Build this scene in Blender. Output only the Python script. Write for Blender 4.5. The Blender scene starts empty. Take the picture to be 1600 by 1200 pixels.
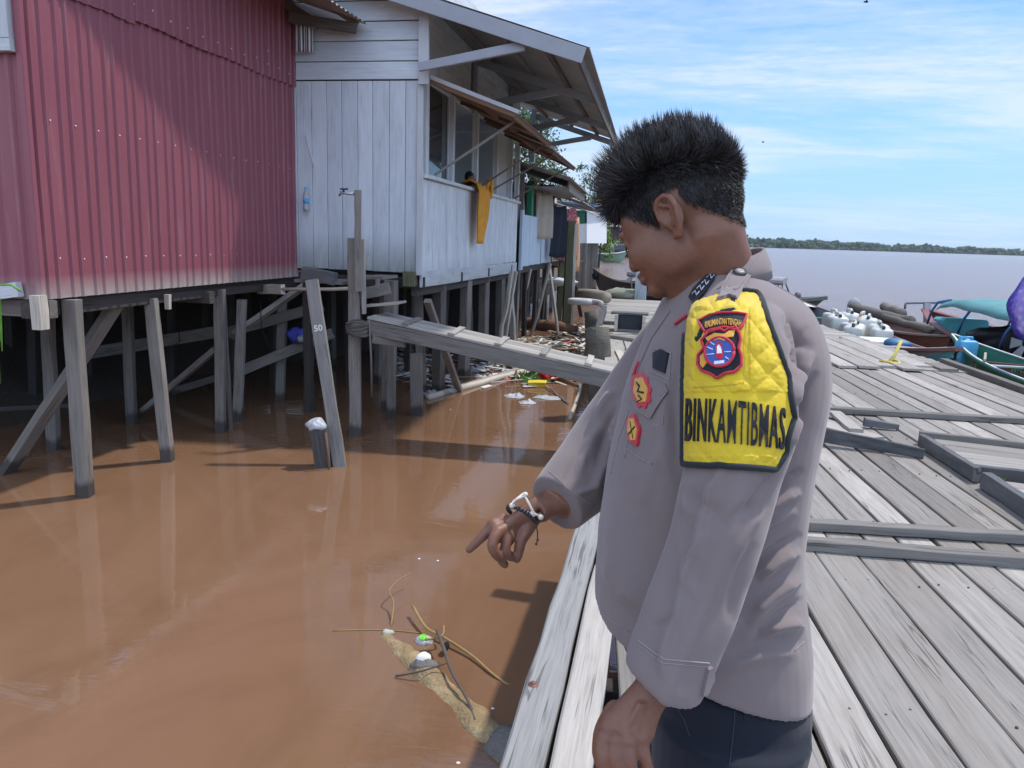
import bpy, bmesh, math, random
import numpy as np
from mathutils import Vector, Matrix, noise
from mathutils.bvhtree import BVHTree
random.seed(7); rng = np.random.RandomState(7)
sc = bpy.context.scene
COL = sc.collection
R = math.radians
# ------------------------------------------------------------------ camera frame (y = along the river, x = to the right, z = 0 on the jetty deck)
FPX, CAMZ = 1200.0, 1.5
PITCH, ROLL, YAW = R(10.8), R(1.9), R(10.9)
_cy, _sy = math.cos(YAW), math.sin(YAW)
FH = np.array([-_sy, _cy, 0.]); RH = np.array([_cy, _sy, 0.]); ZZ = np.array([0, 0, 1.])
CF = FH * math.cos(PITCH) - ZZ * math.sin(PITCH)
_u0 = FH * math.sin(PITCH) + ZZ * math.cos(PITCH)
CR = RH * math.cos(ROLL) + _u0 * math.sin(ROLL)
CU = -RH * math.sin(ROLL) + _u0 * math.cos(ROLL)
CC = np.array([0, 0, CAMZ])
WZ = -0.75                                    # water level
def ray(px, py): return CF + (px - 800) / FPX * CR - (py - 600) / FPX * CU
def P(px, py, d): return CC + d * ray(px, py)
def onz(px, py, z): r = ray(px, py); return CC + (z - CAMZ) / r[2] * r
def onx(px, py, x): r = ray(px, py); return CC + x / r[0] * r
def ony(px, py, y): r = ray(px, py); return CC + y / r[1] * r
def proj(V):
    v = np.asarray(V, float) - CC; d = v @ CF
    return 800 + FPX * (v @ CR) / d, 600 - FPX * (v @ CU) / d, d
def V3(*a): return np.array(a, float)
def nrm(v):
    v = np.asarray(v, float); return v / (np.linalg.norm(v) + 1e-12)
def lerp(a, b, t): return a + (b - a) * t
# ------------------------------------------------------------------ mesh builder
class MB:
    def __init__(s):
        s.v = []; s.f = []; s.uv = []; s.r = []; s.m = []; s.sm = []; s.n = 0
    def add(s, verts, faces, uvs=None, rnd=None, mi=0, smooth=False):
        o = s.n
        verts = [tuple(map(float, p)) for p in verts]
        s.v += verts; s.n += len(verts)
        if rnd is None: rnd = random.random()
        for i, f in enumerate(faces):
            s.f.append([k + o for k in f])
            s.uv.append(uvs[i] if uvs is not None else [(verts[k][0] + verts[k][1], verts[k][2] + verts[k][1] * .3) for k in f])
            s.r.append(rnd); s.m.append(mi); s.sm.append(smooth)
        return s
    def beam(s, p0, p1, w, h, up=ZZ, n=3, jit=.003, ch=.004, rnd=None, mi=0, taper=1.0, jw=None, wob=0.0):
        """a sawn timber from p0 to p1 (centre line); w across, h along up; edges slightly uneven and chamfered"""
        p0 = np.asarray(p0, float); p1 = np.asarray(p1, float)
        L = np.linalg.norm(p1 - p0); ax = (p1 - p0) / max(L, 1e-9)
        up = np.asarray(up, float)
        if abs(ax @ up) > .98: up = V3(0, 1, 0) if abs(ax[1]) < .9 else V3(1, 0, 0)
        sd = nrm(np.cross(ax, up)); u = np.cross(sd, ax)
        ch = min(ch, .3 * w, .3 * h); jw = jit if jw is None else jw
        vs = []; o = random.uniform(0, 50); o2 = random.uniform(0, 50)
        base = [(-1, -1, 0, 1), (-1, -1, 1, 0), (1, -1, -1, 0), (1, -1, 0, 1), (1, 1, 0, -1), (1, 1, -1, 0), (-1, 1, 1, 0), (-1, 1, 0, -1)]
        for i in range(n + 1):
            t = i / n; k = lerp(1, taper, t); c = lerp(p0, p1, t)
            if wob and 0 < i < n: c = c + sd * random.uniform(-wob, wob) + u * random.uniform(-wob, wob)
            jl = [random.uniform(-jw, jw), random.uniform(-jw, jw)]; jv = [random.uniform(-jit, jit), random.uniform(-jit, jit)]
            for (a, b, ca, cb) in base:
                q = c + sd * (a * w * k / 2 + ca * ch + jl[(a + 1) // 2]) + u * (b * h * k / 2 + cb * ch + jv[(b + 1) // 2])
                vs.append(q)
        fs = []; uv = []
        per = [0]
        for j in range(8):
            per.append(per[-1] + float(np.linalg.norm(vs[(j + 1) % 8] - vs[j])))
        for i in range(n):
            for j in range(8):
                a = i * 8 + j; b = i * 8 + (j + 1) % 8
                fs.append([a, b, b + 8, a + 8])
                uv.append([(o + L * i / n, o2 + per[j]), (o + L * i / n, o2 + per[j + 1]), (o + L * (i + 1) / n, o2 + per[j + 1]), (o + L * (i + 1) / n, o2 + per[j])])
        fs.append(list(range(7, -1, -1))); uv.append([(o + .01 * k, o2 + .3 + .01 * k) for k in range(8)])
        fs.append([n * 8 + k for k in range(8)]); uv.append([(o + .01 * k, o2 + .3 + .01 * k) for k in range(8)])
        return s.add(vs, fs, uv, rnd, mi)
    def box(s, c, size, rz=0, rnd=None, mi=0, ch=.004):
        c = np.asarray(c, float); a = V3(math.cos(rz), math.sin(rz), 0)
        return s.beam(c - a * size[0] / 2, c + a * size[0] / 2, size[1], size[2], n=1, jit=0, ch=ch, rnd=rnd, mi=mi)
    def tube(s, pts, rad, n=8, cap=True, rnd=None, mi=0, smooth=True):
        pts = [np.asarray(p, float) for p in pts]
        if not hasattr(rad, '__len__'): rad = [rad] * len(pts)
        vs, fs = tube_geo(pts, rad, n, cap)
        o = random.uniform(0, 20); uv = []
        for f in fs:
            uv.append([(o + (k // n) * .05, (k % n) / n * .3) for k in f])
        return s.add(vs, fs, uv, rnd, mi, smooth)
    def grid(s, G, closed_u=False, rnd=None, mi=0, smooth=True, flip=False, uvs=1.0):
        """G[i][j] points"""
        nu, nv = len(G), len(G[0]); vs = [p for row in G for p in row]; fs = []; uv = []
        for i in range(nu - (0 if closed_u else 1)):
            for j in range(nv - 1):
                i2 = (i + 1) % nu
                f = [i * nv + j, i2 * nv + j, i2 * nv + j + 1, i * nv + j + 1]
                t = [(i / nu * uvs, j / nv * uvs), ((i + 1) / nu * uvs, j / nv * uvs), ((i + 1) / nu * uvs, (j + 1) / nv * uvs), (i / nu * uvs, (j + 1) / nv * uvs)]
                if flip: f = f[::-1]; t = t[::-1]
                fs.append(f); uv.append(t)
        return s.add(vs, fs, uv, rnd, mi, smooth)
    def slab(s, poly, thick, nrmv, rnd=None, mi=0):
        """flat polygon with thickness along -nrmv"""
        poly = [np.asarray(p, float) for p in poly]; n = len(poly); d = np.asarray(nrmv, float) * thick
        vs = poly + [p - d for p in poly]
        fs = [list(range(n)), [n + k for k in range(n - 1, -1, -1)]] + [[(k + 1) % n, k, n + k, n + (k + 1) % n] for k in range(n)]
        return s.add(vs, fs, None, rnd, mi)
    def ball(s, c, r, nu=12, nv=8, rnd=None, mi=0):
        c = np.asarray(c, float); r = np.broadcast_to(np.asarray(r, float), (3,))
        G = [[c + r * V3(math.cos(2 * math.pi * i / nu) * math.sin(math.pi * j / nv), math.sin(2 * math.pi * i / nu) * math.sin(math.pi * j / nv), math.cos(math.pi * j / nv)) for j in range(nv + 1)] for i in range(nu)]
        return s.grid(G, closed_u=True, rnd=rnd, mi=mi, flip=True)
    def lathe(s, c, prof, n=16, axis=ZZ, rnd=None, mi=0):
        c = np.asarray(c, float); ax = nrm(axis); t = V3(1, 0, 0) if abs(ax[0]) < .9 else V3(0, 1, 0)
        a = nrm(np.cross(ax, t)); b = np.cross(ax, a)
        G = [[c + ax * z + (a * math.cos(2 * math.pi * i / n) + b * math.sin(2 * math.pi * i / n)) * r for (r, z) in prof] for i in range(n)]
        return s.grid(G, closed_u=True, rnd=rnd, mi=mi, flip=False)
def tube_geo(pts, rad, n=8, cap=True):
    vs = []; fs = []; prev = None
    for i, p in enumerate(pts):
        t = nrm(pts[min(i + 1, len(pts) - 1)] - pts[max(i - 1, 0)])
        if prev is None:
            h = ZZ if abs(t[2]) < .9 else V3(1, 0, 0)
            a = nrm(np.cross(t, h))
        else:
            a = nrm(prev - t * (prev @ t))
        b = np.cross(t, a); prev = a
        r = rad[i]
        ra, rb = (r if hasattr(r, '__len__') else (r, r))
        for k in range(n):
            an = 2 * math.pi * k / n
            vs.append(p + a * math.cos(an) * ra + b * math.sin(an) * rb)
    for i in range(len(pts) - 1):
        for k in range(n):
            fs.append([i * n + k, i * n + (k + 1) % n, (i + 1) * n + (k + 1) % n, (i + 1) * n + k])
    if cap:
        fs.append(list(range(n - 1, -1, -1))); fs.append([(len(pts) - 1) * n + k for k in range(n)])
    return vs, fs
# ------------------------------------------------------------------ objects
ROOT = {}
def tag(o, label=None, cat=None, group=None, kind=None):
    if label: o['label'] = label
    if cat: o['category'] = cat
    if group: o['group'] = group
    if kind: o['kind'] = kind
    return o
def thing(name, label, cat, loc=(0, 0, 0), group=None):
    o = bpy.data.objects.new(name, None); COL.objects.link(o)
    o.location = tuple(map(float, loc)); o.empty_display_size = .1
    ROOT[o.name] = np.array(loc, float)
    return tag(o, label, cat, group)
def mesh_of(mb, name, mats, loc):
    me = bpy.data.meshes.new(name)
    V = np.array(mb.v, float).reshape(-1, 3) - loc
    me.from_pydata(V.tolist(), [], mb.f)
    uvl = me.uv_layers.new(name='UVMap')
    flat = [c for f in mb.uv for t in f for c in t]
    uvl.data.foreach_set('uv', flat)
    at = me.attributes.new('rnd', 'FLOAT', 'FACE'); at.data.foreach_set('value', mb.r)
    me.polygons.foreach_set('use_smooth', mb.sm)
    for m in mats: me.materials.append(m)
    me.polygons.foreach_set('material_index', mb.m)
    me.validate(); me.update()
    return me
def obj(name, mb, mats, parent=None, label=None, cat=None, group=None, kind=None, loc=None):
    if not isinstance(mats, (list, tuple)): mats = [mats]
    if parent is not None: l = ROOT[parent.name]
    elif loc is not None: l = np.array(loc, float)
    elif kind in ('structure', 'stuff'): l = np.zeros(3)
    else:
        A = np.array(mb.v, float); l = np.array([(A[:, 0].min() + A[:, 0].max()) / 2, (A[:, 1].min() + A[:, 1].max()) / 2, A[:, 2].min()])
    o = bpy.data.objects.new(name, mesh_of(mb, name, mats, l)); COL.objects.link(o)
    if parent is not None: o.parent = parent
    else: o.location = tuple(l)
    ROOT[o.name] = l
    return tag(o, label, cat, group, kind)
def dup(root, loc, rz=0, label=None, group=None):
    def cp(o, par):
        c = o.copy(); COL.objects.link(c)
        if par is not None: c.parent = par
        for ch in list(o.children): cp(ch, c)
        return c
    r = cp(root, None); r.location = tuple(map(float, loc)); r.rotation_euler = (0, 0, rz)
    if label: r['label'] = label
    if group: r['group'] = group
    return r
# ------------------------------------------------------------------ materials
def newmat(name):
    m = bpy.data.materials.new(name); m.use_nodes = True
    nt = m.node_tree; b = nt.nodes['Principled BSDF']
    return m, nt, b
def nd(nt, typ, **kw):
    n = nt.nodes.new(typ)
    for k, v in kw.items():
        if k.startswith('i_'): n.inputs[k[2:].replace('_', ' ')].default_value = v
        else: setattr(n, k, v)
    return n
def ramp(nt, fac, stops):
    r = nt.nodes.new('ShaderNodeValToRGB'); e = r.color_ramp.elements
    while len(e) > 1: e.remove(e[-1])
    e[0].position = stops[0][0]; e[0].color = tuple(stops[0][1]) + (1,)
    for p, c in stops[1:]:
        x = e.new(p); x.color = tuple(c) + (1,)
    nt.links.new(fac, r.inputs['Fac']); return r.outputs['Color']
def mixc(nt, fac, a, b, mode='MIX'):
    m = nt.nodes.new('ShaderNodeMix'); m.data_type = 'RGBA'; m.blend_type = mode
    if isinstance(fac, (int, float)): m.inputs[0].default_value = fac
    else: nt.links.new(fac, m.inputs[0])
    for i, x in ((6, a), (7, b)):
        if isinstance(x, (tuple, list)): m.inputs[i].default_value = tuple(x)[:3] + (1,)
        else: nt.links.new(x, m.inputs[i])
    return m.outputs[2]
def mth(nt, op, a, b=None, c=None):
    m = nt.nodes.new('ShaderNodeMath'); m.operation = op
    for i, x in enumerate((a, b, c)):
        if x is None: continue
        if isinstance(x, (int, float)): m.inputs[i].default_value = x
        else: nt.links.new(x, m.inputs[i])
    return m.outputs[0]
def noise_n(nt, vec, scale, detail=4, rough=.55, dist=0.):
    n = nt.nodes.new('ShaderNodeTexNoise'); n.inputs['Scale'].default_value = scale; n.inputs['Detail'].default_value = detail
    n.inputs['Roughness'].default_value = rough; n.inputs['Distortion'].default_value = dist
    if vec is not None: nt.links.new(vec, n.inputs['Vector'])
    return n.outputs['Fac']
def mapping(nt, vec, scale=(1, 1, 1), loc=(0, 0, 0), rot=(0, 0, 0)):
    m = nt.nodes.new('ShaderNodeMapping'); m.inputs['Scale'].default_value = scale; m.inputs['Location'].default_value = loc; m.inputs['Rotation'].default_value = rot
    nt.links.new(vec, m.inputs['Vector']); return m.outputs[0]
def bump(nt, b, h, strength=.2, dist=.01):
    n = nt.nodes.new('ShaderNodeBump'); n.inputs['Strength'].default_value = strength; n.inputs['Distance'].default_value = dist
    nt.links.new(h, n.inputs['Height']); nt.links.new(n.outputs[0], b.inputs['Normal']); return n
def wpos(nt): return nt.nodes.new('ShaderNodeNewGeometry').outputs['Position']
def M(name, col, rough=.6, var=.18, scale=9., bmp=.15, bd=.004, spec=.35, rv=.12, metal=0., tint=None):
    """plain surface: base colour broken by noise and per-piece variation"""
    m, nt, b = newmat(name); p = wpos(nt)
    n = noise_n(nt, p, scale, 6); at = nd(nt, 'ShaderNodeAttribute', attribute_name='rnd')
    k = mth(nt, 'ADD', mth(nt, 'MULTIPLY', mth(nt, 'SUBTRACT', n, .5), var * 2), mth(nt, 'MULTIPLY', mth(nt, 'SUBTRACT', at.outputs['Fac'], .5), rv * 2))
    hi = [min(1, c * 1.8) for c in (tint or col)]
    lo = [c * .35 for c in col]
    c1 = mixc(nt, mth(nt, 'MAXIMUM', k, 0.), col, hi); c2 = mixc(nt, mth(nt, 'MAXIMUM', mth(nt, 'MULTIPLY', k, -1.), 0.), c1, lo)
    nt.links.new(c2, b.inputs['Base Color']); b.inputs['Roughness'].default_value = rough
    b.inputs['Specular IOR Level'].default_value = spec; b.inputs['Metallic'].default_value = metal
    if bmp: bump(nt, b, noise_n(nt, p, scale * 5, 5), bmp, bd)
    return m
def WOOD(name, lo, hi, rough=.8, grain=1., stain=(.05, .04, .035), stain_amt=.35, bmp=.5, fine=1., moss=None, paint=None, wet=None, nails=False):
    """weathered timber: grain along UV u, per-piece tone, stains, cracks; wet = (z, colour): dark damp band low down"""
    m, nt, b = newmat(name)
    uv = nd(nt, 'ShaderNodeUVMap').outputs[0]; at = nd(nt, 'ShaderNodeAttribute', attribute_name='rnd').outputs['Fac']
    off = nd(nt, 'ShaderNodeCombineXYZ'); nt.links.new(mth(nt, 'MULTIPLY', at, 37.), off.inputs[2])
    va = nt.nodes.new('ShaderNodeVectorMath'); va.operation = 'ADD'; nt.links.new(uv, va.inputs[0]); nt.links.new(off.outputs[0], va.inputs[1])
    v = va.outputs[0]
    g1 = noise_n(nt, mapping(nt, v, (1.2, 60 * fine, 1)), 1.6, 6, .62, .3)
    g2 = noise_n(nt, mapping(nt, v, (3., 160 * fine, 1)), 2.2, 4, .6)
    big = noise_n(nt, mapping(nt, v, (1.3, 5., 1)), 1.7, 5, .6, .4)
    base = ramp(nt, at, [(0., lo), (.5, [lerp(a, c, .55) for a, c in zip(lo, hi)]), (1., hi)])
    g = mth(nt, 'ADD', mth(nt, 'MULTIPLY', g1, .65), mth(nt, 'MULTIPLY', g2, .35))
    dk = ramp(nt, g, [(.28, (.3, .3, .3)), (.46, (.82, .82, .82)), (.6, (1.03, 1.03, 1.03)), (.78, (1.3, 1.3, 1.3))])
    c = mixc(nt, grain, base, dk, 'MULTIPLY')
    sf = ramp(nt, big, [(.46, (0, 0, 0)), (.74, (1, 1, 1))])
    c = mixc(nt, mth(nt, 'MULTIPLY', sf, stain_amt), c, stain)
    ck = mth(nt, 'ABSOLUTE', mth(nt, 'SUBTRACT', noise_n(nt, mapping(nt, v, (.55, 26 * fine, 1), (3, 7, 0)), 1.3, 3, .5, .25), .5))
    cm = mth(nt, 'MULTIPLY', ramp(nt, ck, [(.006, (1, 1, 1)), (.020, (0, 0, 0))]), ramp(nt, noise_n(nt, mapping(nt, v, (1.1, 4, 1), (9, 2, 0)), 1.4, 3), [(.50, (0, 0, 0)), (.60, (1, 1, 1))]))
    c = mixc(nt, mth(nt, 'MULTIPLY', cm, .75 * grain), c, [k * .22 for k in lo])
    if paint:
        pf = ramp(nt, noise_n(nt, mapping(nt, v, (1.6, 12, 1)), 2.3, 7, .7), [(.40, (0, 0, 0)), (.52, (1, 1, 1))])
        c = mixc(nt, mth(nt, 'MULTIPLY', pf, .85), c, paint)
    if moss:
        sx = nd(nt, 'ShaderNodeSeparateXYZ'); nt.links.new(wpos(nt), sx.inputs[0])
        zz = mth(nt, 'SUBTRACT', moss[0], sx.outputs[2])
        f = mth(nt, 'MULTIPLY', mth(nt, 'MULTIPLY', zz, 1 / moss[1]), mth(nt, 'ADD', .25, noise_n(nt, mapping(nt, wpos(nt), (9, 9, 2.5)), 1., 6, .7)))
        f = mth(nt, 'MINIMUM', mth(nt, 'MAXIMUM', f, 0.), moss[3]); c = mixc(nt, f, c, moss[2])
    if wet:
        sx = nd(nt, 'ShaderNodeSeparateXYZ'); nt.links.new(wpos(nt), sx.inputs[0])
        zz = mth(nt, 'ADD', sx.outputs[2], mth(nt, 'MULTIPLY', mth(nt, 'SUBTRACT', noise_n(nt, mapping(nt, wpos(nt), (14, 14, 5)), 1., 4), .5), .16))
        f = nd(nt, 'ShaderNodeMapRange'); f.inputs[1].default_value = wet[0]; f.inputs[2].default_value = wet[0] - .06
        nt.links.new(zz, f.inputs[0]); c = mixc(nt, mth(nt, 'MULTIPLY', f.outputs[0], .8), c, wet[1])
    nt.links.new(c, b.inputs['Base Color']); b.inputs['Roughness'].default_value = rough; b.inputs['Specular IOR Level'].default_value = .25
    hgt = mth(nt, 'ADD', mth(nt, 'MULTIPLY', g1, .7), mth(nt, 'MULTIPLY', big, .3))
    bump(nt, b, mth(nt, 'SUBTRACT', hgt, mth(nt, 'MULTIPLY', cm, .6)), bmp, .006)
    return m
# ================================================================== camera, sky, sun
cam = bpy.data.objects.new('camera', bpy.data.cameras.new('camera')); COL.objects.link(cam)
mw = Matrix.Identity(4)
for i in range(3):
    mw[i][0] = CR[i]; mw[i][1] = CU[i]; mw[i][2] = -CF[i]; mw[i][3] = CC[i]
cam.matrix_world = mw; cam.data.sensor_width = 36; cam.data.lens = 27; cam.data.clip_start = .05; cam.data.clip_end = 12000
sc.camera = cam
SUN_DIR = nrm(V3(.42, .38, 1.0))
SUN_EL = math.asin(SUN_DIR[2]); SUN_AZ = math.atan2(SUN_DIR[0], SUN_DIR[1])
w = bpy.data.worlds.new('World'); sc.world = w; w.use_nodes = True
nt = w.node_tree; bg = nt.nodes['Background']
sky = nd(nt, 'ShaderNodeTexSky', sky_type='NISHITA', sun_disc=False, sun_elevation=SUN_EL, sun_rotation=SUN_AZ, air_density=1.0, dust_density=.15, ozone_density=2.5)
tc = nd(nt, 'ShaderNodeTexCoord').outputs['Generated']
sp = nd(nt, 'ShaderNodeSeparateXYZ'); nt.links.new(tc, sp.inputs[0])
zc = mth(nt, 'ADD', mth(nt, 'MAXIMUM', sp.outputs[2], 0.), .09)
cb = nd(nt, 'ShaderNodeCombineXYZ'); nt.links.new(mth(nt, 'DIVIDE', sp.outputs[0], zc), cb.inputs[0]); nt.links.new(mth(nt, 'DIVIDE', sp.outputs[1], zc), cb.inputs[1])
cv = cb.outputs[0]
n1 = noise_n(nt, mapping(nt, cv, (.34, .55, 1), (3.1, .4, 0), (0, 0, R(24))), 1.0, 7, .58, .6)
n2 = noise_n(nt, mapping(nt, cv, (1.1, 3.2, 1), (1.7, 5.2, 0), (0, 0, R(-18))), 1.6, 6, .62, .4)
n3 = noise_n(nt, mapping(nt, cv, (6, 9, 1), (0, 0, 0), (0, 0, R(30))), 2.0, 4, .6, .2)
cl = mth(nt, 'ADD', mth(nt, 'ADD', mth(nt, 'MULTIPLY', n1, .62), mth(nt, 'MULTIPLY', n2, .28)), mth(nt, 'MULTIPLY', n3, .10))
cf = ramp(nt, cl, [(.41, (0, 0, 0)), (.50, (.36, .36, .36)), (.57, (.85, .85, .85)), (.66, (1, 1, 1))])
hz = nd(nt, 'ShaderNodeMapRange'); hz.inputs[1].default_value = 0.0; hz.inputs[2].default_value = .26; hz.inputs[3].default_value = .45; hz.inputs[4].default_value = 1.
nt.links.new(sp.outputs[2], hz.inputs[0])
hb = nd(nt, 'ShaderNodeMapRange'); hb.inputs[1].default_value = .0; hb.inputs[2].default_value = .30; hb.inputs[3].default_value = .85; hb.inputs[4].default_value = 0.
nt.links.new(sp.outputs[2], hb.inputs[0])
skyc = mixc(nt, hb.outputs[0], mixc(nt, 1.0, sky.outputs[0], (.48, .61, .84), 'MULTIPLY'), (1.6, 2.7, 4.0))
outc = mixc(nt, mth(nt, 'MULTIPLY', cf, mth(nt, 'MULTIPLY', hz.outputs[0], .92)), skyc, (3.75, 4.05, 4.45))
bk = nd(nt, 'ShaderNodeMapRange', interpolation_type='SMOOTHSTEP'); bk.inputs[1].default_value = .25; bk.inputs[2].default_value = -.45; bk.inputs[3].default_value = 1.; bk.inputs[4].default_value = 2.1   # sky brightened behind the camera, added fill for surfaces facing it
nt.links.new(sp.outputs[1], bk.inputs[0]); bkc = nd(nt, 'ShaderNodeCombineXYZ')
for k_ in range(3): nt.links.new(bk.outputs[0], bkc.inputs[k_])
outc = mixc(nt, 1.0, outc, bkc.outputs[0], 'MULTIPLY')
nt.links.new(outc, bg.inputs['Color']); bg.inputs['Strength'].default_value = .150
sun = bpy.data.objects.new('sun', bpy.data.lights.new('sun', 'SUN')); COL.objects.link(sun)
sun.data.energy = 2.5; sun.data.angle = R(2.4); sun.data.color = (1.0, .955, .89)
sun.rotation_euler = Vector(-SUN_DIR).to_track_quat('-Z', 'Y').to_euler()
sun.location = (6, 6, 12)
sc.view_settings.view_transform = 'Standard'; sc.view_settings.look = 'None'; sc.view_settings.exposure = .66; sc.view_settings.gamma = 1
sc.cycles.use_denoising = True; sc.cycles.max_bounces = 6; sc.cycles.caustics_reflective = False; sc.cycles.caustics_refractive = False
sc.cycles.sample_clamp_indirect = 4.
# ================================================================== water, bank, far shore
def make_water():
    mb = MB()
    xs = [-6000, -300, -60, -15, -6, 0, 6, 20, 80, 400, 6000]; ys = [-200, -20, 0, 5, 10, 20, 50, 150, 600, 2500, 9000]
    G = [[V3(x, y, WZ) for y in ys] for x in xs]
    mb.grid(G, smooth=False)
    m, nt, b = newmat('river_water'); p = wpos(nt)
    n = noise_n(nt, mapping(nt, p, (.55, .30, 1), (0, 0, 0), (0, 0, R(-25))), 1., 7, .62, 2.2)
    c = ramp(nt, n, [(.34, (.164, .089, .049)), (.5, (.186, .102, .057)), (.66, (.198, .110, .063))])
    nt.links.new(c, b.inputs['Base Color'])
    b.inputs['Roughness'].default_value = .035; b.inputs['IOR'].default_value = 1.55; b.inputs['Specular IOR Level'].default_value = .5
    sx = nd(nt, 'ShaderNodeSeparateXYZ'); nt.links.new(p, sx.inputs[0])
    # ripples: calm between the houses and the jetty, wind-ruffled out in the open river
    open_ = nd(nt, 'ShaderNodeMapRange'); open_.inputs[1].default_value = 12.; open_.inputs[2].default_value = 26.
    nt.links.new(mth(nt, 'ADD', sx.outputs[1], mth(nt, 'MULTIPLY', sx.outputs[0], .8)), open_.inputs[0])
    calm = mth(nt, 'MULTIPLY', noise_n(nt, mapping(nt, p, (1.2, .75, 1)), 1.3, 3, .5, .3), .0030)
    calm2 = mth(nt, 'MULTIPLY', noise_n(nt, mapping(nt, p, (3.4, 9., 1), (0, 0, 0), (0, 0, R(20))), 1.2, 3, .5, .8), .0011)
    rip = mth(nt, 'MULTIPLY', noise_n(nt, mapping(nt, p, (1.6, 4.2, 1), (0, 0, 0), (0, 0, R(12))), 1.1, 6, .62, .3), .07)
    nt.links.new(mth(nt, 'ADD', .02, mth(nt, 'MULTIPLY', open_.outputs[0], .16)), b.inputs['Roughness'])
    h = mth(nt, 'ADD', mth(nt, 'ADD', calm, calm2), mth(nt, 'MULTIPLY', rip, open_.outputs[0]))
    bp = bump(nt, b, h, 1., 1.0)
    obj('river_water', mb, m, kind='structure')
make_water()
def make_bank():
    xs = np.concatenate([np.linspace(-60, -14, 8), np.linspace(-13, -3.2, 30)]); ys = np.concatenate([np.linspace(-6, 28, 60), np.linspace(32, 420, 24)])
    G = []
    for x in xs:
        row = []
        for y in ys:
            e = -6.6 + 2.7 * min(1, max(0, (y - 10.5) / 5.5)) - .035 * max(0, y - 24)
            z = min(.72, WZ - .25 + max(0, (e - x)) * .50)
            z += .12 * noise.noise(Vector((x * .9, y * .9, 0)))
            row.append(V3(x, y, z))
        G.append(row)
    mb = MB(); mb.grid(G, smooth=True, flip=False)
    obj('mud_bank_ground', mb, M('bank_mud', (.085, .062, .045), .9, .35, 3., .5, .03), kind='structure')
make_bank()
MAT_FAR = M('far_foliage', (.040, .070, .034), .9, .5, .06, 0, rv=.35)
def make_treeline():
    mb = MB(); ico = bmesh.new(); bmesh.ops.create_icosphere(ico, subdivisions=1, radius=1.)
    iv = np.array([v.co[:] for v in ico.verts]); fi = [[v.index for v in f.verts] for f in ico.faces]; ico.free()
    for i in range(2600):
        px = random.uniform(980, 1760); t = (px - 1180) / 420
        D = lerp(1000, 1500, max(-.4, t)) + abs(random.gauss(0, 30))
        r = ray(px, 390); g = nrm(V3(r[0], r[1], 0))
        hh = lerp(15.0, 13.0, t) * (.78 + .22 * noise.noise(Vector((px * .03, 2, 0))) + .16 * noise.noise(Vector((px * .15, 7, 0))))
        if random.random() < .03: hh *= 1.22
        k = random.random() ** .8
        s = random.uniform(2.2, 4.6) * (1.15 - .5 * k)
        c = g * D + V3(0, 0, WZ + max(1., k * hh - s * .5))
        vs = c + iv * V3(s * 1.25, s, s * random.uniform(.7, 1.1)) * (1 + .35 * rng.uniform(-1, 1, (len(iv), 1)))
        mb.add(vs, fi, rnd=random.random())
    obj('far_forest_shore', mb, MAT_FAR, kind='stuff')
make_treeline()

def make_haze():
    mb = MB(); x0, x1, y0, y1, z0, z1 = -900., 2200., -250., 1900., -2.2, 34.
    vs = [(x, y, z) for z in (z0, z1) for (x, y) in ((x0, y0), (x1, y0), (x1, y1), (x0, y1))]
    mb.add(vs, [[3, 2, 1, 0], [4, 5, 6, 7], [0, 1, 5, 4], [1, 2, 6, 5], [2, 3, 7, 6], [3, 0, 4, 7]])
    m = bpy.data.materials.new('river_haze'); m.use_nodes = True; nt = m.node_tree; nt.nodes.remove(nt.nodes['Principled BSDF'])
    v = nt.nodes.new('ShaderNodeVolumePrincipled'); v.inputs['Color'].default_value = (.80, .88, 1., 1); v.inputs['Density'].default_value = .00011; v.inputs['Anisotropy'].default_value = .2
    nt.links.new(v.outputs[0], nt.nodes['Material Output'].inputs['Volume'])
    obj('haze', mb, m, kind='stuff')
make_haze()
# ================================================================== materials for the stilt houses
W_POST = WOOD('stilt_timber', (.125, .112, .098), (.275, .248, .216), .85, 1., bmp=.6, wet=(WZ + .16, (.035, .030, .026)))
W_OLD = WOOD('old_timber', (.13, .115, .10), (.30, .27, .235), .85, 1., bmp=.6)
W_PALE = WOOD('pale_timber', (.36, .32, .26), (.56, .50, .41), .8, .9, stain_amt=.2, bmp=.4)
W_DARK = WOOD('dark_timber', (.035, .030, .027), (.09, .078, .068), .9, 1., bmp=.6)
W_BROWN = WOOD('brown_timber', (.12, .065, .04), (.24, .14, .085), .8, .9, bmp=.4)
W_GREEN = WOOD('mossy_timber', (.11, .11, .06), (.20, .19, .12), .85, 1., bmp=.5)
W_WHITE = WOOD('white_painted_boards', (.56, .61, .64), (.66, .705, .73), .6, .28, stain=(.22, .22, .21), stain_amt=.22, bmp=.18, fine=.6, moss=(1.50, .62, (.10, .105, .06), .85))
W_WHITE2 = WOOD('white_painted_river_boards', (.62, .65, .67), (.72, .745, .76), .6, .45, stain=(.16, .15, .14), stain_amt=.38, bmp=.2, fine=.5, moss=(1.20, .7, (.22, .21, .16), .6))
W_TRIM = WOOD('white_trim', (.50, .52, .53), (.62, .64, .65), .6, .35, stain=(.25, .23, .2), stain_amt=.25, bmp=.2)
W_BLUE = WOOD('pale_blue_boards', (.50, .60, .68), (.60, .70, .78), .6, .4, stain=(.25, .25, .22), stain_amt=.25, bmp=.2, fine=.5)
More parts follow.
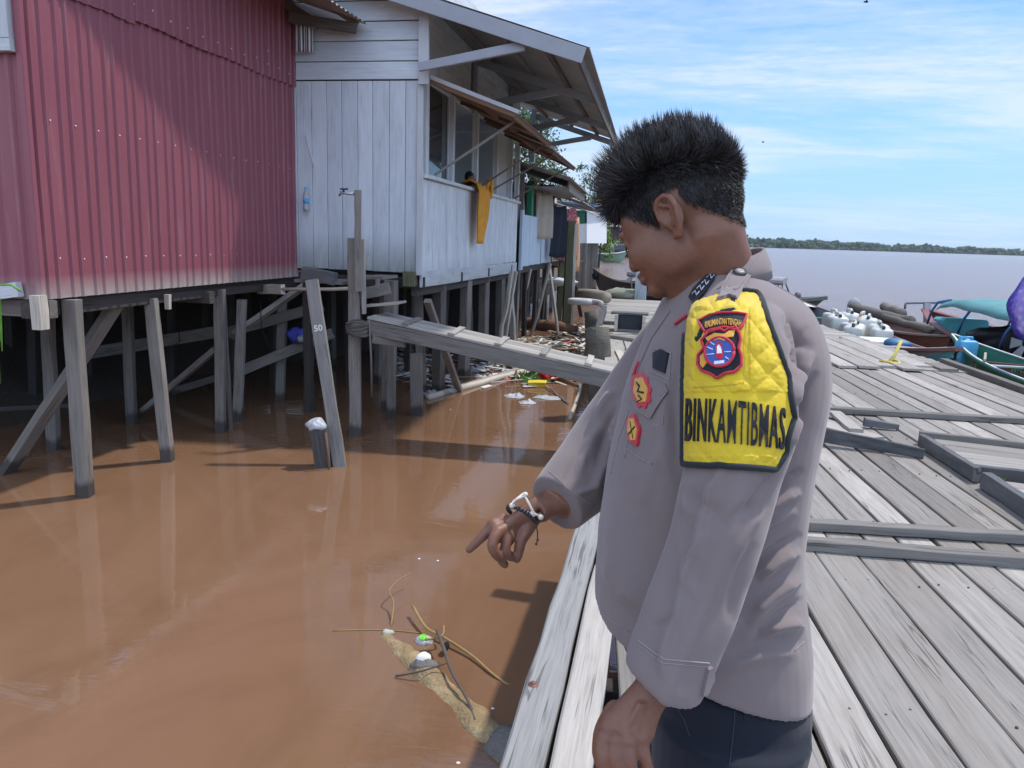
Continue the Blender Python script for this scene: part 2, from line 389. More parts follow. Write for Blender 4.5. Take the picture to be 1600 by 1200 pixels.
def corr_mat(name, col, mud, z0, z1, rough=.42, spec=.5, streak=.22):
    m, nt, b = newmat(name); p = wpos(nt)
    n = noise_n(nt, mapping(nt, p, (3, 3, .8)), 1.2, 6, .6); s = noise_n(nt, mapping(nt, p, (14, 14, 1.2)), 1., 5, .6)
    c = mixc(nt, mth(nt, 'MULTIPLY', n, .5), col, [min(1, k * 1.35 + .035) for k in col])
    c = mixc(nt, mth(nt, 'MULTIPLY', ramp(nt, s, [(.56, (0, 0, 0)), (.8, (1, 1, 1))]), streak), c, (.42, .36, .34))
    sx = nd(nt, 'ShaderNodeSeparateXYZ'); nt.links.new(p, sx.inputs[0])
    f = mth(nt, 'MULTIPLY', mth(nt, 'SUBTRACT', z1, sx.outputs[2]), 1 / (z1 - z0))
    f = mth(nt, 'MULTIPLY', f, mth(nt, 'ADD', .35, mth(nt, 'MULTIPLY', noise_n(nt, mapping(nt, p, (4, 4, 3)), 1.5, 6, .65), 1.25)))
    f = mth(nt, 'MINIMUM', mth(nt, 'MAXIMUM', f, 0.), .92)
    c = mixc(nt, f, c, mud)
    nt.links.new(c, b.inputs['Base Color']); b.inputs['Roughness'].default_value = rough; b.inputs['Specular IOR Level'].default_value = spec
    nt.links.new(mth(nt, 'ADD', rough, mth(nt, 'MULTIPLY', f, .35)), b.inputs['Roughness'])
    bump(nt, b, noise_n(nt, mapping(nt, p, (6, 6, 2)), 1.4, 3), .25, .012)
    return m
M_RED = corr_mat('maroon_sheet_metal', (.215, .056, .072), (.36, .31, .27), .90, 1.10, .46, .38)
M_SCREW = M('screw_head', (.62, .60, .60), .35, .1, 50, 0, metal=.4)
M_ZINC = M('zinc_sheet', (.33, .34, .36), .5, .35, 2.5, .2, .01, .5)
M_RUSTY = M('rusty_zinc_sheet', (.28, .24, .21), .6, .5, 3.5, .3, .01, .4, tint=(.33, .30, .28))
M_GREYW = M('grey_painted_timber', (.31, .33, .36), .65, .2, 6, .2)
M_GLASS = newmat('window_pane')[0]; _b = M_GLASS.node_tree.nodes['Principled BSDF']
_b.inputs['Base Color'].default_value = (.045, .052, .058, 1); _b.inputs['Roughness'].default_value = .06
M_BLACK = M('black_gap', (.012, .012, .013), .9, .2, 5, 0)
M_ROOM = M('room_wall', (.46, .47, .48), .8, .2, 3, 0)
def stilt(root, base, top, w, h=None, mat=None, name='stilt', under=.5, n=6, yoff=0., jit=.004, rot=None):
    """post from its waterline pixel up to its top (a pixel in the same plane across the view, or a height)"""
    b = onz(base[0], base[1], WZ); b = b + V3(0, yoff, 0)
    t = ony(top[0], top[1], b[1]) if isinstance(top, tuple) else V3(b[0], b[1], top)
    ax = nrm(t - b); b2 = b - ax * under
    mb = MB().beam(b2, t, w, h or w, up=V3(.25, -1, 0) if rot is None else rot, n=n, jit=jit, ch=.006)
    return obj(name, mb, mat or W_POST, root)
def beamp(root, name, p0, p1, w, h, mat, n=4, up=ZZ, **k):
    return obj(name, MB().beam(p0, p1, w, h, up=up, n=n, **k), mat, root)
# ================================================================== maroon house
red = thing('stilt_house', 'maroon corrugated metal house on grey stilts over the brown water', 'house', (-6.4, 7.2, .9))
def rib_profile(y0, y1, pitch=(.105, .150), w0=.012, top=.022, hgt=.018):
    pts = [(y0, 0.)]; y = y0 + .05; k = 0
    while y < y1 - .06:
        pts += [(y, 0.), (y + w0, hgt), (y + w0 + top, hgt), (y + 2 * w0 + top, 0.)]
        y += pitch[k % 2]; k += 1
    pts.append((y1, 0.)); return pts
def corr_panel(mb, prof, org, along, outward, zs, wav=.003, mi=0, zf=None):
    G = []
    for (s, o) in prof:
        row = []
        for z in zs:
            zz = z if zf is None else zf(s, z)
            row.append(np.asarray(org) + np.asarray(along) * s + np.asarray(outward) * (o + wav * math.sin(zz * 2.3 + s * 1.7) + wav * noise.noise(Vector((s * 3, zz * 2, 1)))) + V3(0, 0, zz))
        G.append(row)
    mb.grid(G, smooth=False, mi=mi); return mb
RX, RY0, RY1 = -4.65, 5.07, 9.46
mb = MB()
corr_panel(mb, rib_profile(0, RY1 - RY0), (RX, RY0, 0), (0, 1, 0), (1, 0, 0), [.915, 1.3, 1.8, 2.3, 2.8, 3.3, 3.5])
for z in (1.215, 2.25):
    y = RY0 + .05 + .105 + .055; k = 0
    while y < RY1 - .1:
        mb.ball((RX + .006, y + random.uniform(-.006, .006), z + random.uniform(-.008, .008)), (.006, .0085, .0085), 8, 5, mi=1); y += .255
obj('lower_wall', mb, [M_RED, M_SCREW], red)
mb = MB()
corr_panel(mb, rib_profile(0, 1.25), (RX + .021, RY0, 0), (0, 1, 0), (1, 0, 0), [3.20, 3.6, 4.2, 4.7], zf=lambda s, z: z + (.006 * math.sin(s * 9) if z < 3.3 else 0))
corr_panel(mb, rib_profile(0, RY1 - RY0 - 1.19), (RX + .024, RY0 + 1.19, 0), (0, 1, 0), (1, 0, 0), [3.225, 3.6, 4.2, 4.7], zf=lambda s, z: z + (.008 * math.sin(s * 5) if z < 3.3 else 0))
y = RY0 + .2
while y < RY1 - .1:
    for z in ((3.36,) if random.random() < .8 else (3.36, 3.52)):
        mb.ball((RX + .03, y, z + random.uniform(-.02, .02)), (.006, .009, .009), 8, 5, mi=1)
    y += .255
obj('upper_wall', mb, [M_RED, M_SCREW], red)
mb = MB(); corr_panel(mb, rib_profile(0, 3.6, (.19, .21), .02, .03, .02), (RX - 3.6, RY0, 0), (1, 0, 0), (0, -1, 0), [.915, 1.6, 2.4, 3.2, 4.7])
fw = obj('front_wall', mb, M_RED, red)
mb = MB()
for (a, b_) in ((V3(RX + .005, RY0 - .012, .905), V3(RX + .005, RY0 - .012, 4.7)),):
    mb.beam(a, b_, .055, .05, up=V3(0, 1, 0), n=2, jit=0, ch=.008)
obj('corner_flashing', mb, M_RED, red)
# window in the front wall
wc = ony(25, 72, 5.05); wr = wc[0]; zb = wc[2]
mb = MB()
mb.beam(V3(wr - 1.2, 5.03, zb), V3(wr, 5.03, zb), .075, .09, n=2); mb.beam(V3(wr - .045, 5.028, zb + .046), V3(wr - .045, 5.028, 3.9), .075, .09, up=V3(1, 0, 0), n=2)
wf = obj('window_frame', mb, W_TRIM, red)
obj('window_pane', MB().box((wr - .65, 5.045, zb + .6), (1.12, .012, 1.1)), M_GLASS, wf)
# roof: corrugated eave with the far corner reaching out in front of the white house
E_ = ony(574, 38, 9.17)
def roof_sheet(mb, a, b, c, d, n=40, amp=.012, th=True, mi=0):
    """corrugations run from edge a-b (eave) up to edge d-c; a,d at one end, b,c at the other"""
    G = []
    a, b, c, d = [np.asarray(k, float) for k in (a, b, c, d)]
    nn = nrm(np.cross(b - a, d - a))
    if nn[2] < 0: nn = -nn
    for i in range(n * 6 + 1):
        t = i / (n * 6); o = amp * math.sin(2 * math.pi * i / 6)
        row = [lerp(lerp(a, b, t), lerp(d, c, t), s) + nn * (o + .004 * noise.noise(Vector((t * 9, s * 5, 3)))) for s in (0, .15, .5, 1)]
        G.append(row)
    mb.grid(G, smooth=True, mi=mi)
mb = MB()
roof_sheet(mb, (-4.42, 4.7, E_[2] + .35), (E_[0], 9.17, E_[2]), (-6.6, 9.17, E_[2] + .95), (-6.6, 4.7, E_[2] + .95), 52)
obj('roof', mb, M_RUSTY, red)
mb = MB()
for (pa, pb) in (((430, -14), (500, 38)), ((470, -30), (560, 34))):
    a = ony(pa[0], pa[1], 8.95); b_ = ony(pb[0], pb[1], 9.10)
    mb.beam(a + V3(-.2, 0, .05), b_ + V3(0, 0, -.015), .05, .09, n=3)
mb.beam(V3(-4.55, 9.0, E_[2] + .05), V3(E_[0] - .1, 9.08, E_[2] - .07), .05, .12, n=3)
obj('eave_rafter', mb, W_OLD, red)
# floor beams
beamp(red, 'floor_beam', V3(RX - 3.4, 5.12, .84), V3(RX + .05, 5.12, .84), .08, .13, W_OLD)
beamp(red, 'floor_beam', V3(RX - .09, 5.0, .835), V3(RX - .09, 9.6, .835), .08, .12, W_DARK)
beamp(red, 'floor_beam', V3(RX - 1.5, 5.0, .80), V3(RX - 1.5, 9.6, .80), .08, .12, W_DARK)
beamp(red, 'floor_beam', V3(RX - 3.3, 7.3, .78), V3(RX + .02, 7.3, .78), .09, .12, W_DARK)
obj('floor', MB().box((RX - 5., 7.27, .885), (9.9, 4.35, .05)), W_DARK, red)
q = ony(62, 490, 5.02); obj('beam_end', MB().beam(q + V3(.0, 0, -.12), q + V3(0, 0, .14), .085, .09, up=V3(0, 1, 0), n=2), W_PALE, red)
q = onx(262, 470, RX + .02); obj('beam_end', MB().beam(q + V3(0, 0, -.08), q + V3(0, 0, .06), .05, .05, up=V3(0, 1, 0), n=1), W_PALE, red)
obj('front_skirt', MB().beam(ony(-60, 466, 5.0), ony(31, 452, 5.0), .05, .11, n=3), W_TRIM, red)
# stilts and braces (waterline pixel, top pixel, width)
for b_, t_, w_ in [((133, 775), (112, 468), .115), ((262, 720), (236, 466), .105), ((345, 675), (343, 452), .10), ((206, 662), (198, 468), .10), ((84, 703), (74, 492), .10),
                  ((371, 657), (378, 468), .10), ((438, 628), (441, 470), .11)]:
    stilt(red, b_, t_, w_)
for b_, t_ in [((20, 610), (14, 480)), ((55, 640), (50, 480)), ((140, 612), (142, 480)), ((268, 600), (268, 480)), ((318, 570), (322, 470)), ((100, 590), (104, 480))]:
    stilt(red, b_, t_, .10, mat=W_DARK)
stilt(red, (361, 672), (349, 455), .045, mat=W_OLD, name='thin_prop')
A = onz(8, 740, WZ); beamp(red, 'brace', A - .2 * nrm(onx(186, 470, -4.78) - A), onx(190, 463, -4.78), .075, .13, W_POST, 5, up=V3(0, -1, .3))
A = ony(215, 648, 7.75); beamp(red, 'brace', A, ony(338, 545, 7.62), .06, .09, W_POST, up=V3(0, -1, 0)); beamp(red, 'brace', ony(362, 525, 8.2), ony(486, 440, 9.2), .06, .13, W_OLD, up=V3(0, -1, 0))
beamp(red, 'cross_beam', ony(140, 552, 8.6), ony(340, 518, 8.6), .06, .15, W_OLD, up=ZZ); beamp(red, 'cross_beam', ony(352, 520, 8.75), ony(505, 478, 9.35), .05, .13, W_OLD)
beamp(red, 'cross_beam', ony(270, 612, 8.9), ony(340, 590, 8.9), .05, .09, W_POST); beamp(red, 'cross_beam', ony(375, 580, 8.9), ony(520, 520, 9.3), .05, .13, W_POST)
beamp(red, 'cross_beam', ony(-20, 640, 6.7), ony(120, 632, 7.2), .06, .05, W_DARK)
beamp(red, 'floor_joist', ony(405, 452, 8.6), ony(442, 452, 8.2), .05, .11, W_PALE); beamp(red, 'floor_joist', ony(360, 448, 8.6), ony(440, 452, 8.62), .05, .11, W_OLD)
for i in range(7):
    mb = MB(); x = random.uniform(150, 430); a = ony(x, 470, random.uniform(6.5, 9.)); mb.tube([a, a + V3(random.uniform(-.05, .05), 0, -random.uniform(.2, .5)), a + V3(random.uniform(-.12, .12), 0, -random.uniform(.4, .7))], .006, 5)
    obj('dangling_wire', mb, M_BLACK, red)
# ================================================================== white house
white = thing('stilt_house', 'white painted board house with open river windows and a deep tin roof', 'house', (-4.5, 12.3, .88))
WX, WY0, WY1 = -3.0, 9.27, 15.5
def vboards(mb, org, along, n_out, length, z0, z1, bw=.195, gap=.006, th=.022, zfun=None, dirt=True):
    s = 0.; along = V3(*along); n_out = V3(*n_out)
    while s < length - .03:
        w_ = min(bw * random.uniform(.93, 1.07), length - s)
        c = V3(*org) + along * (s + w_ / 2)
        za = z0 + random.uniform(-.008, .006) if zfun is None else z0 + zfun(s)
        mb.beam(V3(c[0], c[1], za) + n_out * random.uniform(-.0015, .0015), V3(c[0], c[1], z1), w_ - gap, th, up=n_out, n=4, jit=.0008, ch=.003)
        s += w_
mb = MB(); vboards(mb, (WX, WY0, 0), (-1, 0, 0), (0, -1, 0), 4.4, 1.03, 3.30, .20)
obj('front_boards', mb, W_WHITE, white)
mb = MB(); zz = [3.31, 3.52, 3.75, 3.97, 4.2, 4.45, 4.72]
for i in range(len(zz) - 1):
    mb.beam(V3(WX - 4.4, WY0 - .012, (zz[i] + zz[i + 1]) / 2), V3(WX - .03, WY0 - .012, (zz[i] + zz[i + 1]) / 2), .024, zz[i + 1] - zz[i] - .008, up=nrm(V3(0, .06, 1)), n=5, jit=.0015)
obj('siding', mb, W_WHITE, white)
obj('wall_core', MB().box((WX - 2.2, WY0 + .035, 2.85), (4.38, .03, 3.7)), M_BLACK, white)
mb = MB(); mb.beam(V3(WX - .005, WY0 - .02, 1.0), V3(WX - .005, WY0 - .02, 3.28), .075, .05, up=V3(0, 1, 0), n=4); mb.beam(V3(WX + .055, WY0 - .10, 3.24), V3(WX + .055, WY0 - .10, 4.4), .125, .05, up=V3(0, 1, 0), n=4)
obj('corner_board', mb, W_TRIM, white)
mb = MB(); vboards(mb, (WX, WY0 + .03, 0), (0, 1, 0), (1, 0, 0), WY1 - WY0 - .03, 1.02, 2.17, .17, gap=.004)
obj('river_boards', mb, W_WHITE2, white)
beamp(white, 'base_board', V3(WX + .012, WY0, .945), V3(WX + .012, WY1 + .02, .905), .03, .20, W_WHITE2, 8)
obj('river_wall_core', MB().box((WX - .035, (WY0 + WY1) / 2 + .03, 1.6), (.03, WY1 - WY0 - .08, 1.15)), M_BLACK, white)
beamp(white, 'window_sill', V3(WX + .02, WY0 + .02, 2.205), V3(WX + .02, WY1, 2.185), .11, .045, W_TRIM, 6)
for px in (675, 716, 757, 795): pass
ys = [9.42, 10.62, 12.0, 13.45, 14.75, 15.44]
for y in ys:
    obj('window_post', MB().beam(V3(WX, y, 2.21), V3(WX, y, 3.42), .10, .07, up=V3(1, 0, 0), n=3), W_TRIM, white)
for i in range(len(ys) - 1):
    mb = MB()
    for s in (.07, -.07):
        y = ys[i] + (.085 if s > 0 else 0) if s > 0 else ys[i + 1] - .085
        mb.beam(V3(WX - .03, y, 2.24), V3(WX - .03, y, 3.36), .03, .03, up=V3(1, 0, 0), n=1)
    mb.beam(V3(WX - .03, ys[i] + .07, 2.235), V3(WX - .03, ys[i + 1] - .07, 2.235), .03, .02, n=1); mb.beam(V3(WX - .03, ys[i] + .07, 3.35), V3(WX - .03, ys[i + 1] - .07, 3.35), .03, .03, n=1)
    obj('window_frame', mb, W_TRIM, white)
obj('window_pane', MB().box((WX - .05, (ys[0] + ys[1]) / 2, 2.8), (.008, ys[1] - ys[0] - .16, 1.12)), M_GLASS, white)
obj('window_pane', MB().box((WX - .05, (ys[3] + ys[4]) / 2, 2.8), (.008, ys[4] - ys[3] - .16, 1.12)), M_ROOM, white)
mb = MB()
for i in range(7):
    z0 = 3.43 + i * .2
    mb.beam(V3(WX - .02, WY0 + .03, z0 + .1), V3(WX - .02, WY1, z0 + .1), .022, .19, up=nrm(V3(.05, 0, 1)), n=6, jit=.002)
obj('upper_boards', mb, W_WHITE2, white)
# room inside
mb = MB(); mb.box((WX - 2.3, 12.4, 1.12), (4.3, 6.0, .05)); mb.box((WX - 4.4, 12.4, 1.7), (.05, 6.1, 1.2)); mb.box((WX - 2.3, 15.47, 2.6), (4.3, .05, 3.0)); mb.box((WX - 2.3, 12.4, 3.55), (4.3, 6.0, .03))
obj('room_wall', mb, M_ROOM, white)
M_CUP = M('cupboard_paint', (.16, .20, .24), .6)
for c_, s_ in (((WX - 1.2, 13.2, 1.7), (.6, 1.2, 1.1)), ((WX - 2.4, 11.2, 2.0), (.5, .9, 1.7)), ((WX - .9, 14.9, 1.8), (.5, .5, 1.4))):
    obj('room_cupboard', MB().box(c_, s_), M_CUP, white)
# roof
EX, EZ, RYa, RYb = -1.07, 3.60, 8.98, 17.1
SL = .315
def rz_(x): return EZ + (EX - x) * SL
mb = MB(); roof_sheet(mb, (EX + .09, RYa - .05, rz_(EX + .09)), (EX - .10, RYb + .05, rz_(EX + .02)), (-5.6, RYb + .05, rz_(-5.6)), (-5.6, RYa - .05, rz_(-5.6)), 90, .010)
obj('roof', mb, M_ZINC, white)
mb = MB(); mb.beam(V3(EX + .03, RYa - .04, rz_(EX) - .115), V3(-5.6, RYa - .04, rz_(-5.6) - .115), .03, .17, up=ZZ, n=6, jit=.003); obj('fascia_board', mb, M_GREYW, white)
mb = MB(); mb.beam(V3(EX - .02, RYa, rz_(EX) - .13), V3(EX - .14, RYb, rz_(EX) - .12),   .035, .13, n=6); obj('eave_board', mb, W_OLD, white)
for x in (-1.55, -2.1, -2.65): beamp(white, 'purlin', V3(x, RYa + .02, rz_(x) - .055), V3(x - .06, RYb, rz_(x) - .055), .045, .07, W_OLD)
for y in (11.7, 14.4, 16.9): beamp(white, 'rafter', V3(EX - .08, y, rz_(EX - .08) - .15), V3(-3.0, y, rz_(-3.0) - .15), .05, .11, M_GREYW)
for y, dx in ((9.02, 0), (11.7, .0), (14.4, .0), (16.8, 0)):
    obj('roof_bracket', MB().beam(V3(-2.96, y, 3.40), V3(-1.72, y, rz_(-1.72) - .19), .06, .10, n=3), M_GREYW, white)
for y in (11.7, 14.4):
    obj('wall_post', MB().beam(V3(WX + .04, y, 3.3), V3(WX + .04, y, 4.2), .11, .05, up=V3(1, 0, 0), n=2), M_GREYW, white)
obj('far_post', MB().beam(V3(WX + .04, 16.85, 3.1), V3(WX + .04, 16.85, 4.2), .10, .10, up=V3(1, 0, 0), n=3), M_GREYW, white)
# propped-up awning shutters
def awning(y0, y1, z, out, dz, props):
    mb = MB(); a = V3(WX + .05, y0, z); b_ = V3(WX + .05, y1, z); c = V3(WX + out, y1, z - dz); d = V3(WX + out, y0, z - dz)
    nn = nrm(np.cross(d - a, b_ - a)); nn = nn if nn[2] > 0 else -nn
    sh = obj('awning_shutter', MB().slab([a, b_, c, d], .02, nn), W_BROWN, white)
    mb = MB()
    mb.beam(a - nn * .04, d - nn * .04, .05, .05, up=nn, n=2); mb.beam(b_ - nn * .04, c - nn * .04, .05, .05, up=nn, n=2); mb.beam(lerp(a, b_, .5) - nn * .04, lerp(d, c, .5) - nn * .04, .05, .05, up=nn, n=2)
    mb.beam(d + V3(-.02, 0, 0) - nn * .045, c + V3(-.02, 0, 0) - nn * .045, .05, .05, up=nn, n=3); mb.beam(lerp(a, d, .5) - nn * .045, lerp(b_, c, .5) - nn * .045, .05, .05, up=nn, n=3)
    obj('shutter_batten', mb, W_BROWN, sh)
    mb = MB(); mb.beam(a + nn * .012 + V3(-.02, -.01, 0), d + nn * .012 + V3(.02, -.01, 0), .03, .05, up=nn, n=2); obj('shutter_edge', mb, W_TRIM, sh)
    for (yy, k) in props:
        obj('awning_prop', MB().beam(V3(WX + .07, yy - .15, 2.24), V3(WX + out * k, yy + .1, z - dz * k - .03), .03, .03, n=2), W_OLD, white)
awning(9.50, 12.35, 3.37, 1.12, .40, ((9.75, .96), (12.1, .97)))
awning(12.45, 15.4, 3.33, 1.15, .45, ((12.9, .95), (15.0, .95)))
# stilts
for b_, t_, w_ in [((606, 642), (612, 438), .17), ((660, 612), (652, 448), .13)]: stilt(white, b_, t_, w_)
stilt(white, (652, 648), (650, 553), .15, .16)
for y in (10.5, 11.9, 13.3, 14.7, 15.4): 
    obj('stilt', MB().beam(V3(WX - .1, y, -1.3), V3(WX - .1 + random.uniform(-.03, .03), y, .85), .14, .14, up=V3(1, -.3, 0), n=5), W_POST, white)
for i in range(16):
    x = WX - .5 - random.uniform(0, 3.6); y = random.uniform(9.6, 15.4)
    obj('stilt', MB().beam(V3(x, y, -1.3), V3(x + random.uniform(-.1, .1), y, .9), random.uniform(.07, .13), .1, up=V3(1, -.3, 0), n=4), W_DARK if i % 2 else W_POST, white)
for i, (a, b_) in enumerate([((800, 424), (782, 528)), ((806, 424), (789, 530)), ((797, 430), (803, 528)), ((752, 430), (757, 520)), ((777, 428), (781, 520)), ((829, 420), (812, 505)), ((860, 412), (843, 478)), ((734, 440), (738, 555)), ((858, 415), (868, 490))]):
    y = 13.0 + (i % 5) * .9 if i < 5 or i == 7 else 16.5 + i * .2
    p0 = ony(a[0], a[1], y); p1 = ony(b_[0], b_[1], y)
    if p1[2] > WZ: p1 = p1 + (p1 - p0) * ((p1[2] - WZ + .2) / max(.1, p0[2] - p1[2]))
    obj('pole_prop', MB().beam(p0, p1, random.uniform(.045, .08), random.uniform(.04, .07), up=V3(1, -.5, 0), n=6, wob=.015), W_PALE if i % 4 < 3 else W_OLD, white)
beamp(white, 'brace', onx(668, 470, -2.92), onz(727, 606, WZ) - V3(0, 0, .3), .07, .09, W_OLD, up=V3(1, 0, 0))
beamp(white, 'floor_beam', V3(WX - .08, 9.3, .80), V3(WX - .08, 15.6, .77), .08, .14, W_DARK)
for y in (9.35, 11.2, 13.0, 15.0): beamp(white, 'floor_beam', V3(WX - 4.2, y, .9), V3(WX + .03, y, .9), .09, .14, W_DARK)
obj('floor', MB().box((WX - 6., 12.4, 1.0), (11.9, 6.1, .04)), W_DARK, white)
beamp(white, 'corner_block', V3(WX - .12, 9.24, .86), V3(WX - .12, 9.24, 1.04), .16, .12, W_GREEN, up=V3(0, 1, 0))
# ================================================================== jetty
W_DECK = WOOD('jetty_planks', (.168, .153, .132), (.435, .400, .356), .72, .8, stain=(.20, .165, .135), stain_amt=.5, bmp=.55, fine=.55)
W_EDGE = WOOD('edge_board_pale', (.42, .385, .34), (.50, .46, .41), .75, .8, stain=(.33, .27, .23), stain_amt=.4, bmp=.5, fine=.5)
W_EDGE2 = WOOD('edge_board_grey', (.24, .236, .222), (.31, .302, .283), .75, .85, stain=(.2, .19, .18), stain_amt=.3, bmp=.5, fine=.5)
W_BATT = WOOD('batten_grey', (.150, .138, .122), (.245, .226, .202), .75, .8, bmp=.5, fine=.6)
W_DKB = WOOD('charred_board', (.05, .05, .05), (.12, .12, .12), .7, .8, stain=(.3, .3, .29), stain_amt=.3, bmp=.5, fine=.5)
W_FARD = WOOD('far_jetty_planks', (.27, .25, .22), (.40, .37, .32), .75, .7, stain=(.3, .26, .22), stain_amt=.3, bmp=.4, fine=.5)
jet = thing('jetty', 'wide weathered grey plank jetty beside the brown river', 'jetty', (1.8, 6, 0))
AJ = R(5.4); JD = V3(-math.sin(AJ), math.cos(AJ), 0); JU = V3(math.cos(AJ), math.sin(AJ), 0); J0 = V3(.55, 2.2, 0)   # plank direction and the direction across
def jp(u, v, z=0.): return J0 + JU * u + JD * v + V3(0, 0, z)
def right_edge_x(y): return lerp(4.05, 2.98, (y - 9.43) / 6.87) if y > 9.43 else 4.05 + (9.43 - y) * .06
def plank_field(mb, u0, u1, va, vb, zt, pitch=.205, gap=.017, th=.032, left=None, right=None, jag=0., rnd=None, warp=.004):
    u = u0
    while u < u1:
        w_ = pitch * random.uniform(.86, 1.12); g = gap * random.uniform(.6, 1.5)
        a = va + random.uniform(-jag, jag); b_ = vb + random.uniform(-jag, jag); uc = u + w_ / 2
        p = jp(uc, (a + b_) / 2)
        k = 14; vv = np.linspace(a, b_, k)
        ok = [v for v in vv if (left is None or jp(uc - w_ / 2, v)[0] > left(jp(uc, v)[1])) and (right is None or jp(uc + w_ / 2, v)[0] < right(jp(uc, v)[1]))]
        if len(ok) > 1:
            z = zt - th / 2 + random.uniform(-warp, warp)
            sk = random.uniform(-.006, .006)
            for vn in np.arange(math.ceil(ok[0]) + .12, ok[-1], 1.05):
                if vn > 6.5: break
                for du in (-.27, .27):
                    if random.random() < .85:
                        q_ = jp(uc + du * w_ + random.uniform(-.01, .01), vn + random.uniform(-.025, .025), zt + .0015); mb.lathe(q_, [(0, .002), (.0045, .002), (.0055, -.004)], 7, mi=1)
            mb.beam(jp(uc - sk, ok[0], z + random.uniform(-warp, warp)), jp(uc + sk, ok[-1], z + random.uniform(-warp, warp)), w_ - g, th, n=max(3, int((ok[-1] - ok[0]) / .35)), jit=.0015, jw=.0035, ch=.005)
        u += w_
lefte = lambda y: -.13 if y < 4.2 else (-.30 if y < 5.1 else lerp(.0, -.25, (y - 5.1) / 3))
mb = MB()
plank_field(mb, -1.2, 4.6, -3.6, 1.68, 0., left=lefte, jag=.01)          # near the camera up to the double batten
plank_field(mb, -1.2, 4.6, 1.80, 5.15, 0., left=lefte, right=right_edge_x, jag=.015, pitch=.20)
plank_field(mb, -1.2, 4.6, 5.22, 8.3, 0.004, left=lambda y: max(lefte(y), .35), right=right_edge_x, jag=.02, pitch=.20)
plank_field(mb, -.6, 4.3, 8.0, 11.2, .045, left=lambda y: .4, right=lambda y: right_edge_x(y) - .12, jag=.25, pitch=.26, gap=.02)   # older planks laid on top, ragged ends
M_NAIL = M('nail_head', (.06, .05, .045), .6, .3, 60, 0)
obj('deck_planks', mb, [W_DECK, M_NAIL], jet)
mb = MB(); y = 10.6
while y < 20.2:                                                          # far planks lie across the jetty
    w_ = random.uniform(.17, .26); xl = lerp(-.75, -1.55, (y - 10.6) / 9.6) + random.uniform(-.08, .08); xr = right_edge_x(y) + random.uniform(-.03, .03)
    mb.beam(V3(xl, y, .006 + random.uniform(-.004, .004)), V3(xr, y + random.uniform(-.03, .03), .006), w_ - .014, .03, n=7, jit=.003, jw=.004)
    y += w_
obj('cross_planks', mb, W_FARD, jet)
# edge boards on the left
eb = obj('edge_board', MB().beam(V3(-.300, -2.0, .012), V3(-.305, 5.05, .012), .125, .05, n=26, jit=.002, jw=.004, ch=.008), W_EDGE2, jet)
mb = MB(); mb.beam(V3(-.160, -2.0, .022), V3(-.168, 3.32, .022), .128, .05, n=22, jit=.002, jw=.006, ch=.008)
obj('edge_board', mb, W_EDGE, jet)
mb = MB(); mb.beam(V3(-.168, 3.30, -.012), V3(-.170, 5.0, -.012), .12, .04, n=8, jit=.003, jw=.006); obj('edge_board', mb, W_EDGE2, jet)
M_BOLT = M('rusty_bolt', (.20, .10, .075), .6, .3, 80, .2, metal=.4)
q = onz(833, 1070, .038); mb = MB(); mb.lathe(q, [(.0, .012), (.006, .012), (.008, .006), (.009, .003), (.017, .003), (.018, 0), (.018, -.002)], 14); obj('bolt', mb, M_BOLT, eb)
# battens across the deck
def batten(p, q, w, h, z, mat=W_BATT, n=10, **k):
    a = onz(*p, z); b_ = onz(*q, z); obj('batten', MB().beam(V3(a[0], a[1], z), V3(b_[0], b_[1], z), w, h, n=n, jit=.003, jw=.004, **k), mat, jet)
batten((1080, 808), (1700, 846), .075, .05, .028); batten((1120, 838), (1700, 884), .085, .055, .030)
obj('batten', MB().beam(V3(-.62, 4.80, .012), V3(.5, 4.72, .012), .11, .06, n=5), W_BATT, jet)
batten((1180, 633), (1720, 664), .09, .05, .03)
q0 = onz(1455, 566, .02); q1 = onz(1720, 652, .02)
obj('side_kerb', MB().beam(V3(3.80, 11.3, .035), V3(4.28, 5.5, .035), .10, .075, n=12, jit=.003), W_BATT, jet)
# piles and beams under the jetty
for x, y in ((-.25, -1.2), (-.25, 1.2), (-.25, 3.6), (.4, 6.0), (.2, 8.0), (-.6, 14.5), (-1.2, 19.6), (2., 1.2), (2., 4.8), (4., 5.), (3.4, 9.), (3.2, 13.), (2.7, 19.8), (1., 10.5), (4.2, 2.)):
    obj('pile', MB().beam(V3(x, y, -1.4), V3(x + random.uniform(-.02, .02), y, -.05), .14, .14, up=V3(0, 1, 0), n=4), W_POST, jet)
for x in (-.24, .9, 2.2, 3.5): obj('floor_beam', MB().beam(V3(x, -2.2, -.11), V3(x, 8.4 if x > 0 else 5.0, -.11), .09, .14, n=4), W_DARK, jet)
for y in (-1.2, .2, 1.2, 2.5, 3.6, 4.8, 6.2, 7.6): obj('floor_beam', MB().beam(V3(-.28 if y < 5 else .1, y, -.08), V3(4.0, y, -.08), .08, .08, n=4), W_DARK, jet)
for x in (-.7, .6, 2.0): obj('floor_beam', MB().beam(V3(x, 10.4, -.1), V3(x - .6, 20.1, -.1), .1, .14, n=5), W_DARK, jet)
obj('floor_beam', MB().beam(V3(-1.45, 20.15, -.08), V3(2.5, 20.2, -.08), .08, .14, n=5), W_OLD, jet)
